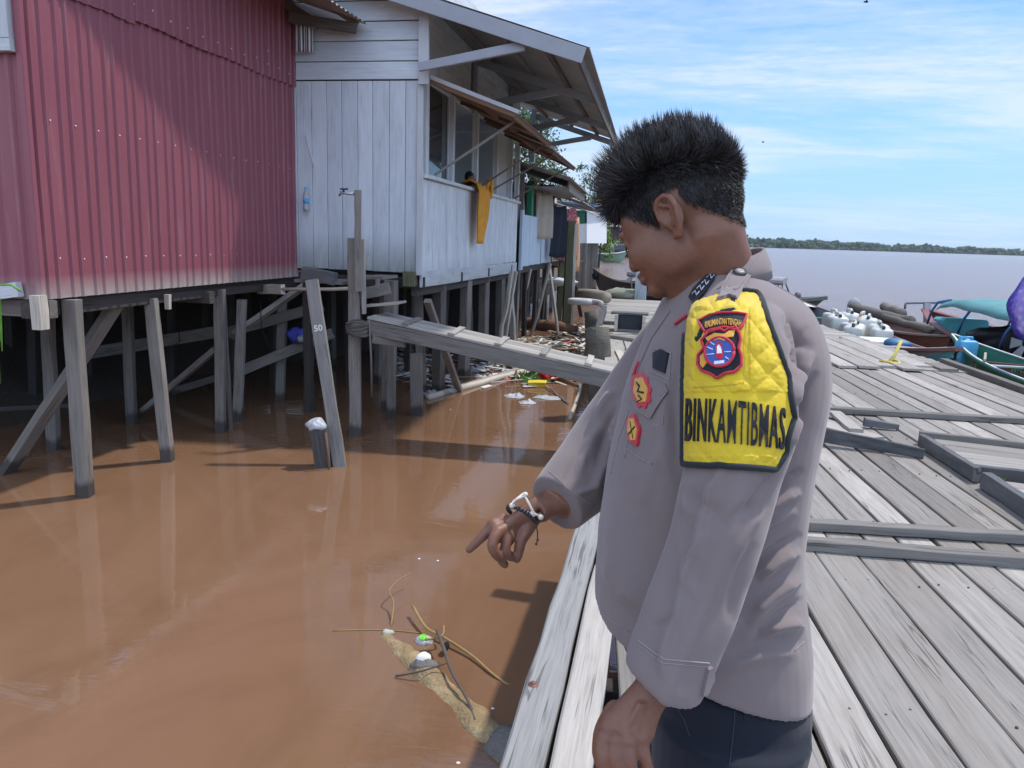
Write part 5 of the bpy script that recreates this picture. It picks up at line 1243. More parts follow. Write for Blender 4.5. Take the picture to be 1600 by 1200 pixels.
strip('yoke_seam', [(1190, 488), (1212, 490), (1234, 500), (1252, 516), (1262, 532)], 1.8, .0006, M_SEAM, shirt, None, 1.2); strip('yoke_seam', [(1190, 484), (1213, 486), (1236, 496), (1256, 513)], 1.2, .0006, M_SEAM, shirt, None, 1.2)
strip('cuff_seam', [(858, 736), (886, 762), (926, 790)], 1.6, .0006, M_SEAM, shirt, None, 1.42)
tabp = [P(1266, 522, 1.27), P(1276, 538, 1.26), P(1279, 552, 1.26)]; v_, f_ = tube_geo(tabp, [.011, .016, .013], 10); add_sub('shoulder_loop', np.array(v_), f_, M_SHIRT, shirt)
kb = P(1247, 705, 1.22); mb = MB(); mb.ball(kb, (.009, .012, .014), 12, 8); obj('radio_clip', mb, M_BLK, person)
# trousers
TRS = [(1010, 958, 1254, 1.26, .172, 40), (1060, 985, 1252, 1.26, .172, 30), (1110, 1004, 1241, 1.26, .170, 10), (1150, 1018, 1228, 1.26, .166, 0), (1200, 1028, 1214, 1.26, .160, 0)]
tp_ = [loft(torso_rings(1., TRS, 40))]
for (hip, k, an) in ((hipL, kL, aL), (hipR, kR, aR)):
    tp_.append(tube_geo([hip + V3(0, 0, .02), lerp(hip, k, .5), k, lerp(k, an, .5), an + V3(0, 0, .02), an - V3(0, 0, .055)], [.118, .108, .086, .080, .080, .082], 28))
TV, TF = remesh(tp_, .006, 4)
TN = normals(TV, TF); NZ = np.array([noise.noise(Vector((p[0] * 9, p[1] * 9, p[2] * 4))) * .006 for p in TV]); TV = TV + TN * NZ[:, None]
tr = add_sub('trousers', TV, TF, M_NAVY, person); BVt_ = BVHTree.FromPolygons([tuple(p) for p in TV], TF)
M_NSEAM = cloth('navy_seam', (.035, .04, .06)); strip('pocket_seam', [(1052, 1094), (1070, 1125), (1078, 1150)], 1.3, .001, M_NSEAM, tr, BVt_, 1.1); patch('hip_pocket_flap', [(1160, 1080), (1250, 1050), (1240, 1096), (1163, 1126)], .003, M_NAVY, tr, th=.003, bv=BVt_, dref=1.15); strip('side_seam', [(1150, 1085), (1146, 1140), (1140, 1196)], 1.4, .001, M_NSEAM, tr, BVt_, 1.1)
for an in (aL, aR):
    b_ = [chain([an + V3(0, 0, .06), an - V3(0, 0, .02), V3(an[0], an[1], .05)], [.05, .052, .05], 16), chain([V3(an[0], an[1], .045) + RH * .03, V3(an[0], an[1], .045) - RH * .10, V3(an[0], an[1], .04) - RH * .16], [.045, .046, .036], 16)]
    v_, f_ = remesh(b_, .006, 4); v_[:, 2] = np.maximum(v_[:, 2], .006); add_sub('boot', v_, f_, M('boot_leather', (.02, .02, .02), .35), person)
# hair: a dense cap plus thousands of tapered strands, short at the sides, spiky on top
def in_hair(q, mg=0.):
    f, s, u = q
    if f > .098 and u < .050: return False
    lim = np.interp(f, [-.12, -.09, -.078, -.046, -.040, .002, .012, .033, .076, .12], [-.066, -.060, -.046, -.010, .020, .020, -.016, .002, .052, .070])
    return u > lim + mg + .004 * noise.noise(Vector((f * 90, s * 90, 3)))
loc_ = (BVt - HC) @ np.array(HA).T
sel = (np.abs(loc_[:, 1]) < .085) & (loc_[:, 2] > -.075) & (np.abs(loc_[:, 0]) < .13)
idx = [i for i in np.where(sel)[0] if in_hair(loc_[i]) and not (-.044 < loc_[i, 0] < .002 and abs(loc_[i, 1]) > .069 and loc_[i, 2] < .022)]
iset = set(i for i in idx if in_hair(loc_[i], .006)); hV = []; hF = []; remap = {}
for f in BF:
    if all(k in iset for k in f):
        q = []
        for k in f:
            if k not in remap: remap[k] = len(hV); hV.append(BVt[k] + BN[k] * .0022)
            q.append(remap[k])
        hF.append(q)
mbh = MB(); mbh.add(hV, hF, [[(0, 0)] * len(f) for f in hF], .3, 0, True)
hidx = np.array(idx)
def strand(p, d0, d1, L, w_, seed):
    k = 3; c = p; pts = [p]
    for i in range(1, k + 1):
        t = i / k; pts.append(p + (d0 * (1 - t) + d1 * t) * L * t)
    a = nrm(np.cross(d0, V3(*rng.uniform(-1, 1, 3)))); b_ = np.cross(nrm(d0), a); vs = []; fs = []
    for i, q in enumerate(pts[:-1]):
        r = w_ * (1 - i / k * .75)
        for j in range(3):
            an = 2.094 * j; vs.append(q + a * math.cos(an) * r + b_ * math.sin(an) * r)
    vs.append(pts[-1]); n = k
    for i in range(n - 1):
        for j in range(3): fs.append([i * 3 + j, i * 3 + (j + 1) % 3, (i + 1) * 3 + (j + 1) % 3, (i + 1) * 3 + j])
    for j in range(3): fs.append([(n - 1) * 3 + j, (n - 1) * 3 + (j + 1) % 3, n * 3])
    mbh.add(vs, fs, [[(0, 0)] * len(f) for f in fs], rng.uniform(), 0, False)
for i in np.concatenate([rng.choice(hidx, 14000), rng.choice(hidx[loc_[hidx, 2] < .07], 12000)]):
    q = loc_[i]; nn = BN[i]; p = BVt[i] + BN[i] * .001 + rng.uniform(-.0015, .0015, 3)
    topness = np.clip((q[2] + max(0., -q[0] - .02) * .32 - .046) / .05, 0, 1); fr = np.clip((q[0] + .02) / .09, 0, 1)
    L = lerp(.0085, .039 + .024 * fr, topness ** .8) * rng.uniform(.7, 1.3)
    if q[2] < .03: L *= np.clip(.3 + (q[2] + .065) / .10, .3, 1)
    if not in_hair(q, .007) and rng.uniform() < .6: continue
    cl = noise.noise_vector(Vector(BVt[i] * 55)); cl = np.array(cl)
    d0 = nrm(nn * .9 + hu * .45 * topness + hf * (.5 * fr * topness) - hu * .9 * (1 - topness) + cl * .28 * topness)
    d1 = nrm(nn * .35 + hu * (.5 * topness - .8 * (1 - topness)) + hf * (.75 * fr * topness - .15 * (1 - topness)) + CU * .40 * topness + cl * .55 * topness + rng.uniform(-.12, .12, 3))
    strand(p, d0, d1, L, lerp(.00042, .00115, topness), i)
m, nt, b = newmat('black_hair'); at = nd(nt, 'ShaderNodeAttribute', attribute_name='rnd').outputs['Fac']
nt.links.new(ramp(nt, at, [(0, (.010, .009, .009)), (.6, (.028, .024, .023)), (1, (.075, .066, .062))]), b.inputs['Base Color']); b.inputs['Roughness'].default_value = .5; b.inputs['Specular IOR Level'].default_value = .35
obj('hair', mbh, m, person)
M_BROW = m
for s in (1, -1):
    v_, f_ = chain([H(.088, s * .016, .020), H(.090, s * .030, .024), H(.080, s * .044, .020)], [.002, .0032, .0018], 8); add_sub('eyebrow', np.array(v_), f_, M_BROW, person)
    v_, f_ = chain([H(.092, s * .020, -.008), H(.091, s * .031, -.010), H(.084, s * .041, -.007)], [.0009, .0014, .0009], 6); add_sub('eyelash', np.array(v_), f_, M_BROW, person)
# bracelets on the right wrist
M_BEAD = M('dark_beads', (.02, .022, .03), .25, .2, 60, 0, spec=.6); M_CORD = M('cream_cord', (.66, .62, .54), .7, .2, 90, .2)
wa = nrm(P(862, 786, 1.412) - P(838, 797, 1.40)); bc = P(832, 800, 1.40); t1 = nrm(np.cross(wa, CF)); t2 = np.cross(wa, t1)
t1 = nrm(t1 + .0 * wa); mb = MB(); cb_ = P(815, 807, 1.40); 
pa, pb = P(794, 794, 1.385), P(838, 821, 1.385); cm = lerp(pa, pb, .5) + CF * .012; ra = np.linalg.norm(pb - pa) / 2; ux = nrm(pb - pa); uy = nrm(np.cross(ux, wa)); uy = uy if uy @ CF > 0 else -uy
mb = MB()
for k in range(30):
    t = 2 * math.pi * k / 30; mb.ball(cm + ux * math.cos(t) * ra + uy * math.sin(t) * .027, .0042, 8, 6)
br = obj('bead_bracelet', mb, M_BEAD, person)
cordp = [P(838, 821, 1.372), P(840, 832, 1.37), P(840, 844, 1.37), P(838, 850, 1.37)]; v_, f_ = tube_geo(cordp, [.0012] * 4, 6); mb = MB(); mb.add(v_, f_); mb.ball(cordp[2], .0026, 8, 6); mb.ball(cordp[3], .0026, 8, 6); obj('bracelet_tail', mb, M_BEAD, br)
mb = MB(); pa, pb = P(800, 790, 1.378), P(846, 808, 1.378)
mb.tube([pa, P(806, 781, 1.372), P(820, 775, 1.37), P(826, 786, 1.366), P(834, 802, 1.366), pb], .0022, 8); mb.tube([pa, P(802, 784, 1.40), P(818, 771, 1.43), P(835, 783, 1.44), pb], .0022, 8)
for q in (pa, pb, P(845, 808, 1.372), P(821, 773, 1.372)): mb.ball(q, .0052, 10, 7)
mb.tube([P(830, 799, 1.368), P(836, 806, 1.368)], .0040, 8); obj('cord_bracelet', mb, M_CORD, person)
# ================================================================== boats
def paint(name, c, rough=.5, var=.3): return M(name, c, rough, var, 6., .25, .006, .4, rv=.2)
P_BRN = paint('brown_gunwale_paint', (.17, .075, .06)); P_DK = paint('dark_hull_paint', (.075, .085, .095)); P_TEAL = paint('teal_paint', (.06, .22, .24)); P_GRN = paint('green_boat_paint', (.03, .16, .095))
P_MAR = paint('maroon_boat_paint', (.20, .055, .045)); P_GRY = paint('grey_boat_paint', (.26, .25, .26)); P_WHT = paint('white_boat_paint', (.68, .69, .68)); P_BLUE = paint('blue_boat_paint', (.05, .14, .26)); P_AQUA = paint('turquoise_paint', (.07, .36, .38))
M_TARP = M('blue_tarp', (.07, .30, .62), .5, .3, 4, .5, .03); M_GTARP = M('grey_tarp', (.13, .135, .14), .7, .3, 5, .6, .05)
def hull_pt(L, B, zb, zg, rise0, rise1, t, s, wp=2.4, tip=.04):
    """t in -1..1 along, s in 0..1 keel to gunwale on one side -> local (x, half breadth, z)"""
    k = abs(t); w = (B / 2) * max(tip, (1 - k ** wp)) ; g = zg + (rise1 if t > 0 else rise0) * k ** 3; b = zb + (g - zb) * .75 * k ** 6
    x = L / 2 * t * (1 + .06 * s * k ** 4)
    return x, w * (s ** .55 if s > 0 else 0) * (.55 + .45 * s), lerp(b, g, s)
def boat(name, label, c, ang, L, B, zg, r0, r1, out_mats, in_mat, gun_mat, zb=None, n=26, group=None, floor_mat=None, gw=.07, gh=.05, stripe=None):
    root = thing(name, label, 'boat', (c[0], c[1], WZ)); zb = WZ - .18 if zb is None else zb; ca, sa = math.cos(ang), math.sin(ang)
    def W(x, y, z): return V3(c[0] + x * ca - y * sa, c[1] + x * sa + y * ca, z)
    S = [0, .12, .25, .4, .55, .7, .85, 1.]
    mb = MB()
    for sd in (1, -1):
        G = []
        for i in range(n + 1):
            t = -1 + 2 * i / n; G.append([W(x, sd * y, z) for x, y, z in [hull_pt(L, B, zb, zg, r0, r1, t, s) for s in S]])
        mb.grid(G, flip=(sd < 0))
    h = obj('hull', mb, out_mats, root)
    mb = MB()
    for sd in (1, -1):
        G = []
        for i in range(n + 1):
            t = (-1 + 2 * i / n) * .985; G.append([W(x, sd * max(0.0, y - .03), z + .03 * (1 - s)) for x, y, z, s in [hull_pt(L, B, zb, zg, r0, r1, t, s) + (s,) for s in S]])
        mb.grid(G, flip=(sd > 0))
    obj('inner_lining', mb, in_mat, root)
    for sd in (1, -1):
        mb = MB()
        pts = [hull_pt(L, B, zb, zg, r0, r1, -1 + 2 * i / n, 1.) for i in range(n + 1)]; pp = [W(x, sd * y, z) for x, y, z in pts]
        for a, b_ in zip(pp[:-1], pp[1:]): mb.beam(a - (b_ - a) * .01, b_ + (b_ - a) * .01, gw, gh, n=1, jit=0, ch=.008, rnd=.5)
        obj('gunwale', mb, gun_mat, root)
        if stripe:
            mb = MB(); pts = [hull_pt(L, B, zb, zg, r0, r1, -1 + 2 * i / n, .72) for i in range(n + 1)]; pp = [W(x, sd * (y + .012), z) for x, y, z in pts]
            for a, b_ in zip(pp[:-1], pp[1:]): mb.beam(a, b_, .02, stripe[1], n=1, jit=0, ch=.004, rnd=.5)
            obj('hull_stripe', mb, stripe[0], root)
    mb = MB(); G = []
    for i in range(n + 1):
        t = (-1 + 2 * i / n) * .93; x, y, z = hull_pt(L, B, zb, zg, r0, r1, t, .32); G.append([W(x, -y, z + .02), W(x, 0, z + .02), W(x, y, z + .02)])
    mb.grid(G, smooth=False, flip=True); obj('floor_boards', mb, floor_mat or W_OLD, root)
    return root, W, (lambda t, s=1.: hull_pt(L, B, zb, zg, r0, r1, t, s))
def thwart(root, W, hp, L, t, z, w, mat, name='thwart'):
    x, y, _ = hp(t, .8); obj(name, MB().beam(W(x, -y, z), W(x, y, z), w, .03, n=2), mat, root)
def jerrycan(name, label, c, rz, size, mat, cap_mat, group=None):
    sx, sy, sz = size; r = thing(name, label, 'jerrycan', c, group); mb = MB(); prof = []
    G = []
    for k in range(24):
        a = 2 * math.pi * k / 24; ct, st = math.cos(a), math.sin(a); e = .38
        u = V3(math.copysign(abs(ct) ** e, ct) * sx / 2, math.copysign(abs(st) ** e, st) * sy / 2, 0); u = V3(u[0] * math.cos(rz) - u[1] * math.sin(rz), u[0] * math.sin(rz) + u[1] * math.cos(rz), 0)
        G.append([np.asarray(c) + u * q + V3(0, 0, z * sz) for q, z in ((0, 0), (.9, 0), (1, .04), (.985, .3), (1, .33), (1, .5), (.985, .53), (1, .56), (1, .86), (.93, .93), (.75, .97), (0, .97))])
    mb.grid(G, closed_u=True, flip=False); obj('can_body', mb, mat, r)
    a = V3(math.cos(rz), math.sin(rz), 0) * sx; c = np.asarray(c)
    mb = MB(); mb.tube([c + a * .28 + V3(0, 0, sz * .95), c + a * .25 + V3(0, 0, sz * 1.08), c - a * .18 + V3(0, 0, sz * 1.08), c - a * .22 + V3(0, 0, sz * .95)], .022 * sz / .4, 8); obj('handle', mb, mat, r)
    mb = MB(); mb.lathe(c - a * .36 + V3(0, 0, sz * .94), [(.0, .075), (.028, .075), (.032, .06), (.032, 0)], 12); obj('cap', mb, cap_mat, r); return r
M_CAN = newmat('milky_plastic')[0]; _b = M_CAN.node_tree.nodes['Principled BSDF']; _b.inputs['Base Color'].default_value = (.70, .72, .66, 1); _b.inputs['Roughness'].default_value = .4; _b.inputs['Subsurface Weight'].default_value = .1; _b.inputs['Subsurface Scale'].default_value = .05
_nt = M_CAN.node_tree; _nt.links.new(mixc(_nt, noise_n(_nt, wpos(_nt), 6, 5), (.44, .45, .38), (.60, .61, .57)), _b.inputs['Base Color'])
M_CANB = M('blue_plastic', (.10, .38, .62), .4, .25, 7, .1); M_CAPD = M('dark_cap', (.05, .05, .06), .5); M_CAPO = M('orange_cap', (.6, .25, .08), .5)
# long dark boat loaded with white jerrycans
b1, W1, h1 = boat('cargo_boat', 'long dark wooden boat loaded with white jerrycans along the jetty edge', (4.02, 18.0), R(-90.2), 12.5, 1.36, -.26, .16, .46, [P_GRY], P_DK, P_BRN, gw=.05, gh=.06, stripe=(P_TEAL, .12))
thwart(b1, W1, h1, 10.9, -.55, -.33, .25, P_GRN); thwart(b1, W1, h1, 10.9, .2, -.33, .25, P_BRN)
mb = MB(); G = []
for i in range(9):
    t = lerp(.62, .985, i / 8); x, y, z = h1(t); G.append([W1(x, -y + .02, z + .02), W1(x, 0, z + .05), W1(x, y - .02, z + .02)])
mb.grid(G, smooth=False, flip=True); obj('fore_deck', mb, P_GRY, b1)
mb = MB(); G = []
for i in range(7):
    t = lerp(-.985, -.80, i / 6); x, y, z = h1(t); G.append([W1(x, -y + .02, z + .01), W1(x, 0, z + .03), W1(x, y - .02, z + .01)])
mb.grid(G, smooth=False, flip=True); obj('stern_deck', mb, P_WHT, b1)
xx, yy, zz_ = h1(-.42); nb = W1(xx, yy * .93, -.42)
brd = obj('name_board', MB().beam(W1(-4.2, .50, -.36), W1(-1.4, .58, -.36), .03, .26, n=4), P_DK, b1)
xa = nrm(W1(-1.4, .58, 0) - W1(-4.2, .50, 0)); text_on('name_lettering', 'MAHLIR', W1(-2.7, .52, -.33), xa, V3(0, 0, 1), .26, P_WHT, brd, .0, 1.5, .002)
cans = [(-.5, .12, .46), (-.15, -.28, .46), (-.1, .30, .44), (.40, -.30, .44), (.55, .28, .44), (1.0, -.12, .36), (1.25, .33, .38), (1.6, -.22, .36), (1.8, .25, .36)]
names = ['tallest milky jerrycan with an orange side in the dark boat, farthest of the load', 'milky white jerrycan with dark cap leading the load, second from the far end', 'white jerrycan with an orange cap on the river side of the dark boat', 'white jerrycan near the middle of the load against the jetty side', 'white jerrycan near the middle of the load on the river side',
         'low white jerrycan behind the flat white lid in the dark boat', 'white jerrycan on the river side just past the middle of the load', 'low white jerrycan on the jetty side towards the near bow', 'white jerrycan nearest the bow of the dark boat']
for i, (x, y, s) in enumerate(cans): jerrycan('jerrycan', names[i], W1(x, y, -.52), R(random.uniform(-25, 25) + 90), (.52, .38, s + .16), M_CAN, M_CAPO if i == 2 else M_CAPD, 'white jerrycans in the cargo boat')
obj('fish_box', MB().beam(W1(2.3, 0.02, -.26), W1(3.1, .02, -.26), .66, .22, n=2, ch=.03), P_WHT, None, 'flat white box with rounded lid in the dark boat near its bow', 'box')
obj('cushion', crumple(W1(3.7, .02, -.10), (.22, .20, .10), .2, 14, 9, 4.), P_BLUE, None, 'small blue bundle on the foredeck of the dark boat', 'bundle')
mb = MB(); q = onz(1390, 565, .05); mb.tube([q + V3(.0, 0, 0), q + V3(.06, .05, .06), q + V3(.14, .1, .28)], .022, 8); mb.tube([q + V3(math.cos(a) * .12, math.sin(a) * .10, .0 + .015 * math.sin(2 * a)) for a in np.linspace(0, 6.2, 14)], .016, 6)
obj('mooring_rope', mb, M('yellow_rope', (.60, .50, .12), .8, .3, 50, .3), None, 'yellow and white mooring rope at the jetty edge beside the dark boat', 'rope')
# brown boat with stacked logs beyond it
b2, W2, h2 = boat('wooden_boat', 'old brown wooden boat with grey driftwood logs on it beyond the jerrycans', (5.40, 19.6), R(-84), 5.6, .95, -.30, .02, .16, [P_BRN], P_BRN, W_OLD, gw=.08)
M_LOG = WOOD('grey_driftwood', (.14, .125, .105), (.26, .235, .20), .9, 1., bmp=.7)
for i, (a, c_, r, lb_) in enumerate([((-2.6, -.1, -.06), (.6, .12, -.12), .14, 'thick grey driftwood log lying on the brown boat'), ((-1.3, .22, .08), (-.1, .2, .04), .12, 'shorter grey log on top of the thick one on the brown boat'), ((-.5, -.05, -.10), (1.9, .02, -.16), .09, 'thin grey log lying towards the bow of the brown boat')]):
    p0, p1 = W2(*a), W2(*c_); mb = MB(); mb.tube([lerp(p0, p1, t) + V3(0, 0, random.uniform(-.02, .02)) for t in np.linspace(0, 1, 7)], [r * random.uniform(.9, 1.1) for _ in range(7)], 10); obj('driftwood_log', mb, M_LOG, None, lb_, 'log')
p = W2(-2.65, -.05, .0); mb = crumple(p, (.18, .20, .20), .2, 14, 9, 4.); obj('log_float', mb, M('grey_float', (.26, .27, .27), .8, .3, 5, .3), None, 'rounded grey float at the far end of the brown boat', 'float')
# canopied boat
b3, W3, h3 = boat('canopy_boat', 'maroon trimmed river boat with a turquoise canopy on blue posts, at the right', (6.45, 14.7), R(87.7), 13.4, 1.70, -.14, .05, .14, [P_DK], P_MAR, P_MAR, gw=.16, gh=.05, floor_mat=P_BRN, stripe=(P_GRY, .09))
def canopy():
    mb = MB(); G = []
    for i in range(25):
        t = i / 24; x = lerp(-6.2, 4.35, t); front = max(0, (t - .80) / .20); z = .50 - .22 * front ** 1.6; hw_ = .78 - .25 * front
        row = [W3(x + (.4 * front if abs(s) < .5 else 0), s * hw_, z + .10 * (1 - s * s) - .09 * max(0, abs(s) - .85) / .15 + .012 * math.sin(i * 1.7)) for s in np.linspace(-1, 1, 13)]
        G.append(row)
    mb.grid(G); o = obj('canopy', mb, M('turquoise_tarp', (.085, .25, .25), .6, .3, 3, .4, .03, tint=(.20, .36, .35)), b3)
    md = o.modifiers.new('thick', 'SOLIDIFY'); md.thickness = .012
canopy()
M_BPOST = M('blue_pipe', (.05, .15, .33), .45)
for x in (3.6, 1.5, -.7, -3.0):
    for sd in (1, -1): obj('canopy_post', MB().tube([W3(x + .25, sd * .80, -.10), W3(x + .05, sd * .80, .20), W3(x - .12, sd * .74, .42), W3(x - .35, sd * .55, .50)], .026, 8), M_BPOST, b3)
obj('bow_post', MB().beam(W3(6.85, 0, -.3), W3(7.05, 0, .16), .16, .12, n=3), P_GRY, b3)
mb = MB(); q = W3(7.02, 0, .17); mb.beam(q + V3(-.5, .1, -.03), q + V3(.5, -.1, .05), .035, .045, n=3); mb.tube([q + V3(-.5, .1, -.03), q + V3(-.5, .1, -.18)], .03, 6); obj('anchor_bar', mb, M('grey_iron', (.12, .13, .15), .6), b3)
obj('bow_box', MB().beam(W3(3.9, 0, -.12), W3(4.7, 0, -.16), .9, .35, n=2, ch=.05), P_AQUA, b3)
obj('seat_cover', MB().slab([W3(-2.6, -.70, .0), W3(-2.6, .70, .0), W3(-1.0, .55, .02), W3(-.55, 0, .02), W3(-1.0, -.65, .02)], .30, ZZ), P_AQUA, b3)
eng = thing('boat_engine', 'dark engine with a pale fan wheel inside the canopied boat', 'engine', W3(1.0, -.1, -.3))
M_ENG = M('engine_black', (.03, .03, .033), .5, .4, 12, .4); mb = crumple(W3(1.6, .0, -.10), (.62, .40, .22), .45, 18, 12, 3.); obj('engine_block', mb, M_ENG, eng)
c_ = W3(.45, .10, -.05); ax_ = nrm(W3(1, .35, 0) - W3(0, 0, 0)); mb = MB(); mb.lathe(c_, [(.0, .05), (.06, .05), (.07, .02), (.30, .02), (.33, .07), (.36, .07), (.36, -.03), (.30, -.03)], 24, ax_); wh = obj('fly_wheel', mb, M_ENG, eng)
mb = MB(); t1_ = nrm(np.cross(ax_, ZZ)); t2_ = np.cross(ax_, t1_)
for k in range(6):
    a = k * math.pi / 3; d_ = t1_ * math.cos(a) + t2_ * math.sin(a); e_ = np.cross(ax_, d_); mb.slab([c_ - ax_ * .045 + d_ * .07 - e_ * .04, c_ - ax_ * .045 + d_ * .29 - e_ * .1, c_ - ax_ * .045 + d_ * .29 + e_ * .1, c_ - ax_ * .045 + d_ * .07 + e_ * .04], .01, -ax_)
obj('fan_blades', mb, P_WHT, wh)
# green boat beside the jetty with a name panel
b4, W4, h4 = boat('green_boat', 'low green painted boat with a lettered maroon panel, against the jetty edge', (5.05, 10.6), R(90.5), 7.6, .92, -.10, .0, .16, [P_GRN], P_GRN, P_GRN, gw=.05, floor_mat=P_GRN)
for sd in (1, -1):
    mb = MB(); pp = [W4(x, sd * (y + .0), z + .032) for x, y, z in [h4(-1 + 2 * i / 24) for i in range(25)]]
    for a, b_ in zip(pp[:-1], pp[1:]): mb.beam(a, b_, .03, .015, n=1, jit=0)
    obj('rail_line', mb, P_WHT, b4)
q0, q1 = onz(1537, 574, -.28), onz(1592, 574, -.26)
pc = W4(1.15, .0, -.36); pan = obj('name_panel', MB().beam(W4(2.0, .38, -.25), W4(1.75, -.40, -.25), .03, .32, n=2), P_BRN, b4)
xa = nrm(W4(1.75, -.40, 0) - W4(2.0, .38, 0)); pn = np.cross(xa, ZZ); pn = pn if pn[1] < 0 else -pn
M_GTXT = M('green_letters', (.06, .40, .20), .5)
text_on('panel_lettering', 'MUHAMMAD', W4(1.875, -.02, -.18) + pn * .018, xa, ZZ, .12, M_GTXT, pan, .0, 1.15, .001); text_on('panel_lettering', 'DARAS', W4(1.875, -.04, -.305) + pn * .018, xa, ZZ, .12, M_GTXT, pan, .0, 1.15, .001)
thwart(b4, W4, h4, 7.6, .45, -.12, .04, P_WHT, 'cross_bar'); thwart(b4, W4, h4, 7.6, -.2, -.18, .3, P_GRN)
obj('paddle', MB().beam(W4(2.6, .0, -.05), W4(1.5, .43, -.02), .035, .03, n=3), W_PALE, None, 'pale wooden paddle shaft leaning across the green boat', 'paddle')
jerrycan('jerrycan', 'blue plastic jerrycan standing in the far end of the green boat', W4(2.95, .16, -.28), R(10), (.30, .22, .40), M_CANB, M_CANB)
# grey patrol boat bow behind the shoulder
b5, W5, h5 = boat('patrol_boat', 'grey canopied motor boat half hidden behind the officer, dark rounded bow', (1.75, 27.2), R(-14), 6.6, 1.7, -.30, .05, .22, [M('olive_hull', (.08, .095, .085), .6)], P_GRY, M('olive_rail', (.10, .12, .105), .6), gw=.2, gh=.12)
obj('canopy_roof', MB().beam(W5(-3.0, 0, .40), W5(2.2, 0, .38), 1.3, .22, n=3, ch=.08), P_GRY, b5)
for x in (2.1, -2.8):
    for sd in (1, -1): obj('canopy_post', MB().tube([W5(x, sd * .55, -.28), W5(x - .05, sd * .55, .32)], .022, 6), P_GRY, b5)
obj('windscreen_bar', MB().tube([W5(2.2, .2, .30), W5(2.42, .2, -.2)], .03, 6), P_DK, b5)
obj('horn_box', MB().beam(W5(1.62, -.3, -.03), W5(2.05, -.3, -.03), .2, .13, n=2), P_DK, b5); mb = MB(); mb.ball(W5(2.62, .1, -.06), (.11, .11, .12), 14, 10); obj('fender_ball', mb, M('mauve_fender', (.22, .17, .17), .6), b5)
# small boat under a grey tarp, far left channel
b6, W6, h6 = boat('tarp_boat', 'small dark boat under a grey tarp, beyond the far end of the jetty', (-1.15, 33.0), R(12), 3.6, 1.1, -.18, .55, .0, [W_DARK], W_DARK, W_OLD, gw=.05)
mb = MB(); G = []
for i in range(9):
    t = i / 8; G.append([W6(lerp(-.5, 1.5, t), s * .55, lerp(-.18, .95 - .25 * t, min(1, t * 2.2)) * (1 - .25 * abs(s) ** 3) - .1 * abs(s)) for s in np.linspace(-1, 1, 9)])
mb.grid(G); obj('tarp_cover', mb, M_GTARP, b6); obj('stern_motor', MB().tube([W6(-1.7, 0, -.1), W6(-1.75, 0, .05), W6(-1.7, 0, .2)], [.14, .17, .12], 10), M_BLACK, b6)
# white motorboat with a green hull by the far stilts, and the tarp-roofed boat behind it
b7, W7, h7 = boat('motorboat', 'white cabin motorboat with a pale green hull by the far stilt houses', (-6.6, 83.), R(-20), 5.2, 1.7, .15, .05, .35, [paint('pale_green_hull', (.22, .36, .29))], P_WHT, P_WHT, gw=.25, gh=.12)
mb = MB(); G = []
for i in range(8):
    t = i / 7; x = lerp(-2.2, .6, t); G.append([W7(x - (.5 * (1 - abs(s)) if i == 7 else 0), s * .75, .15 + 1.25 * math.sin(min(1, (t + .1) * 4) * math.pi / 2) * (1 - .35 * s * s) * (1 if t < .8 else 1 - (t - .8) * 2.6)) for s in np.linspace(-1, 1, 9)])
mb.grid(G); obj('cabin', mb, P_WHT, b7); obj('cabin_window', MB().beam(W7(-1.6, -.72, .72), W7(-.3, -.74, .70), .06, .42, n=1), M_GLASS, b7); obj('foredeck_cover', crumple(W7(.5, -.1, .65), (.8, .6, .75), .25, 14, 10, 2.), M_GTARP, b7)
b8, W8, h8 = boat('far_boat', 'dark boat with a bright blue tilted tarp, by the far stilt houses', (-5.4, 112.), R(-10), 8.0, 2.0, .2, .2, .4, [P_DK], P_DK, P_DK)
obj('tarp_roof', MB().slab([W8(.2, -1.2, 1.0), W8(2.2, -1.3, .35), W8(3.9, 1.2, 1.9), W8(2.0, 1.2, 2.2)], .08, nrm(V3(.1, -.5, 1))), M_TARP, b8); obj('deck_house', MB().beam(W8(-3, 0, .6), W8(.8, 0, .6), 1.4, .9, n=2, ch=.1), P_DK, b8)
b9, W9, h9 = boat('distant_boat', 'tiny white boat far out on the river near the opposite forest', onz(1567, 398.5, WZ)[:2], R(20), 8., 3., .6, .2, .6, [P_WHT], P_WHT, P_WHT)
obj('cabin', MB().beam(W9(-2.5, 0, 1.4), W9(1.5, 0, 1.4), 2.2, 2.0, n=2, ch=.2), P_WHT, b9)
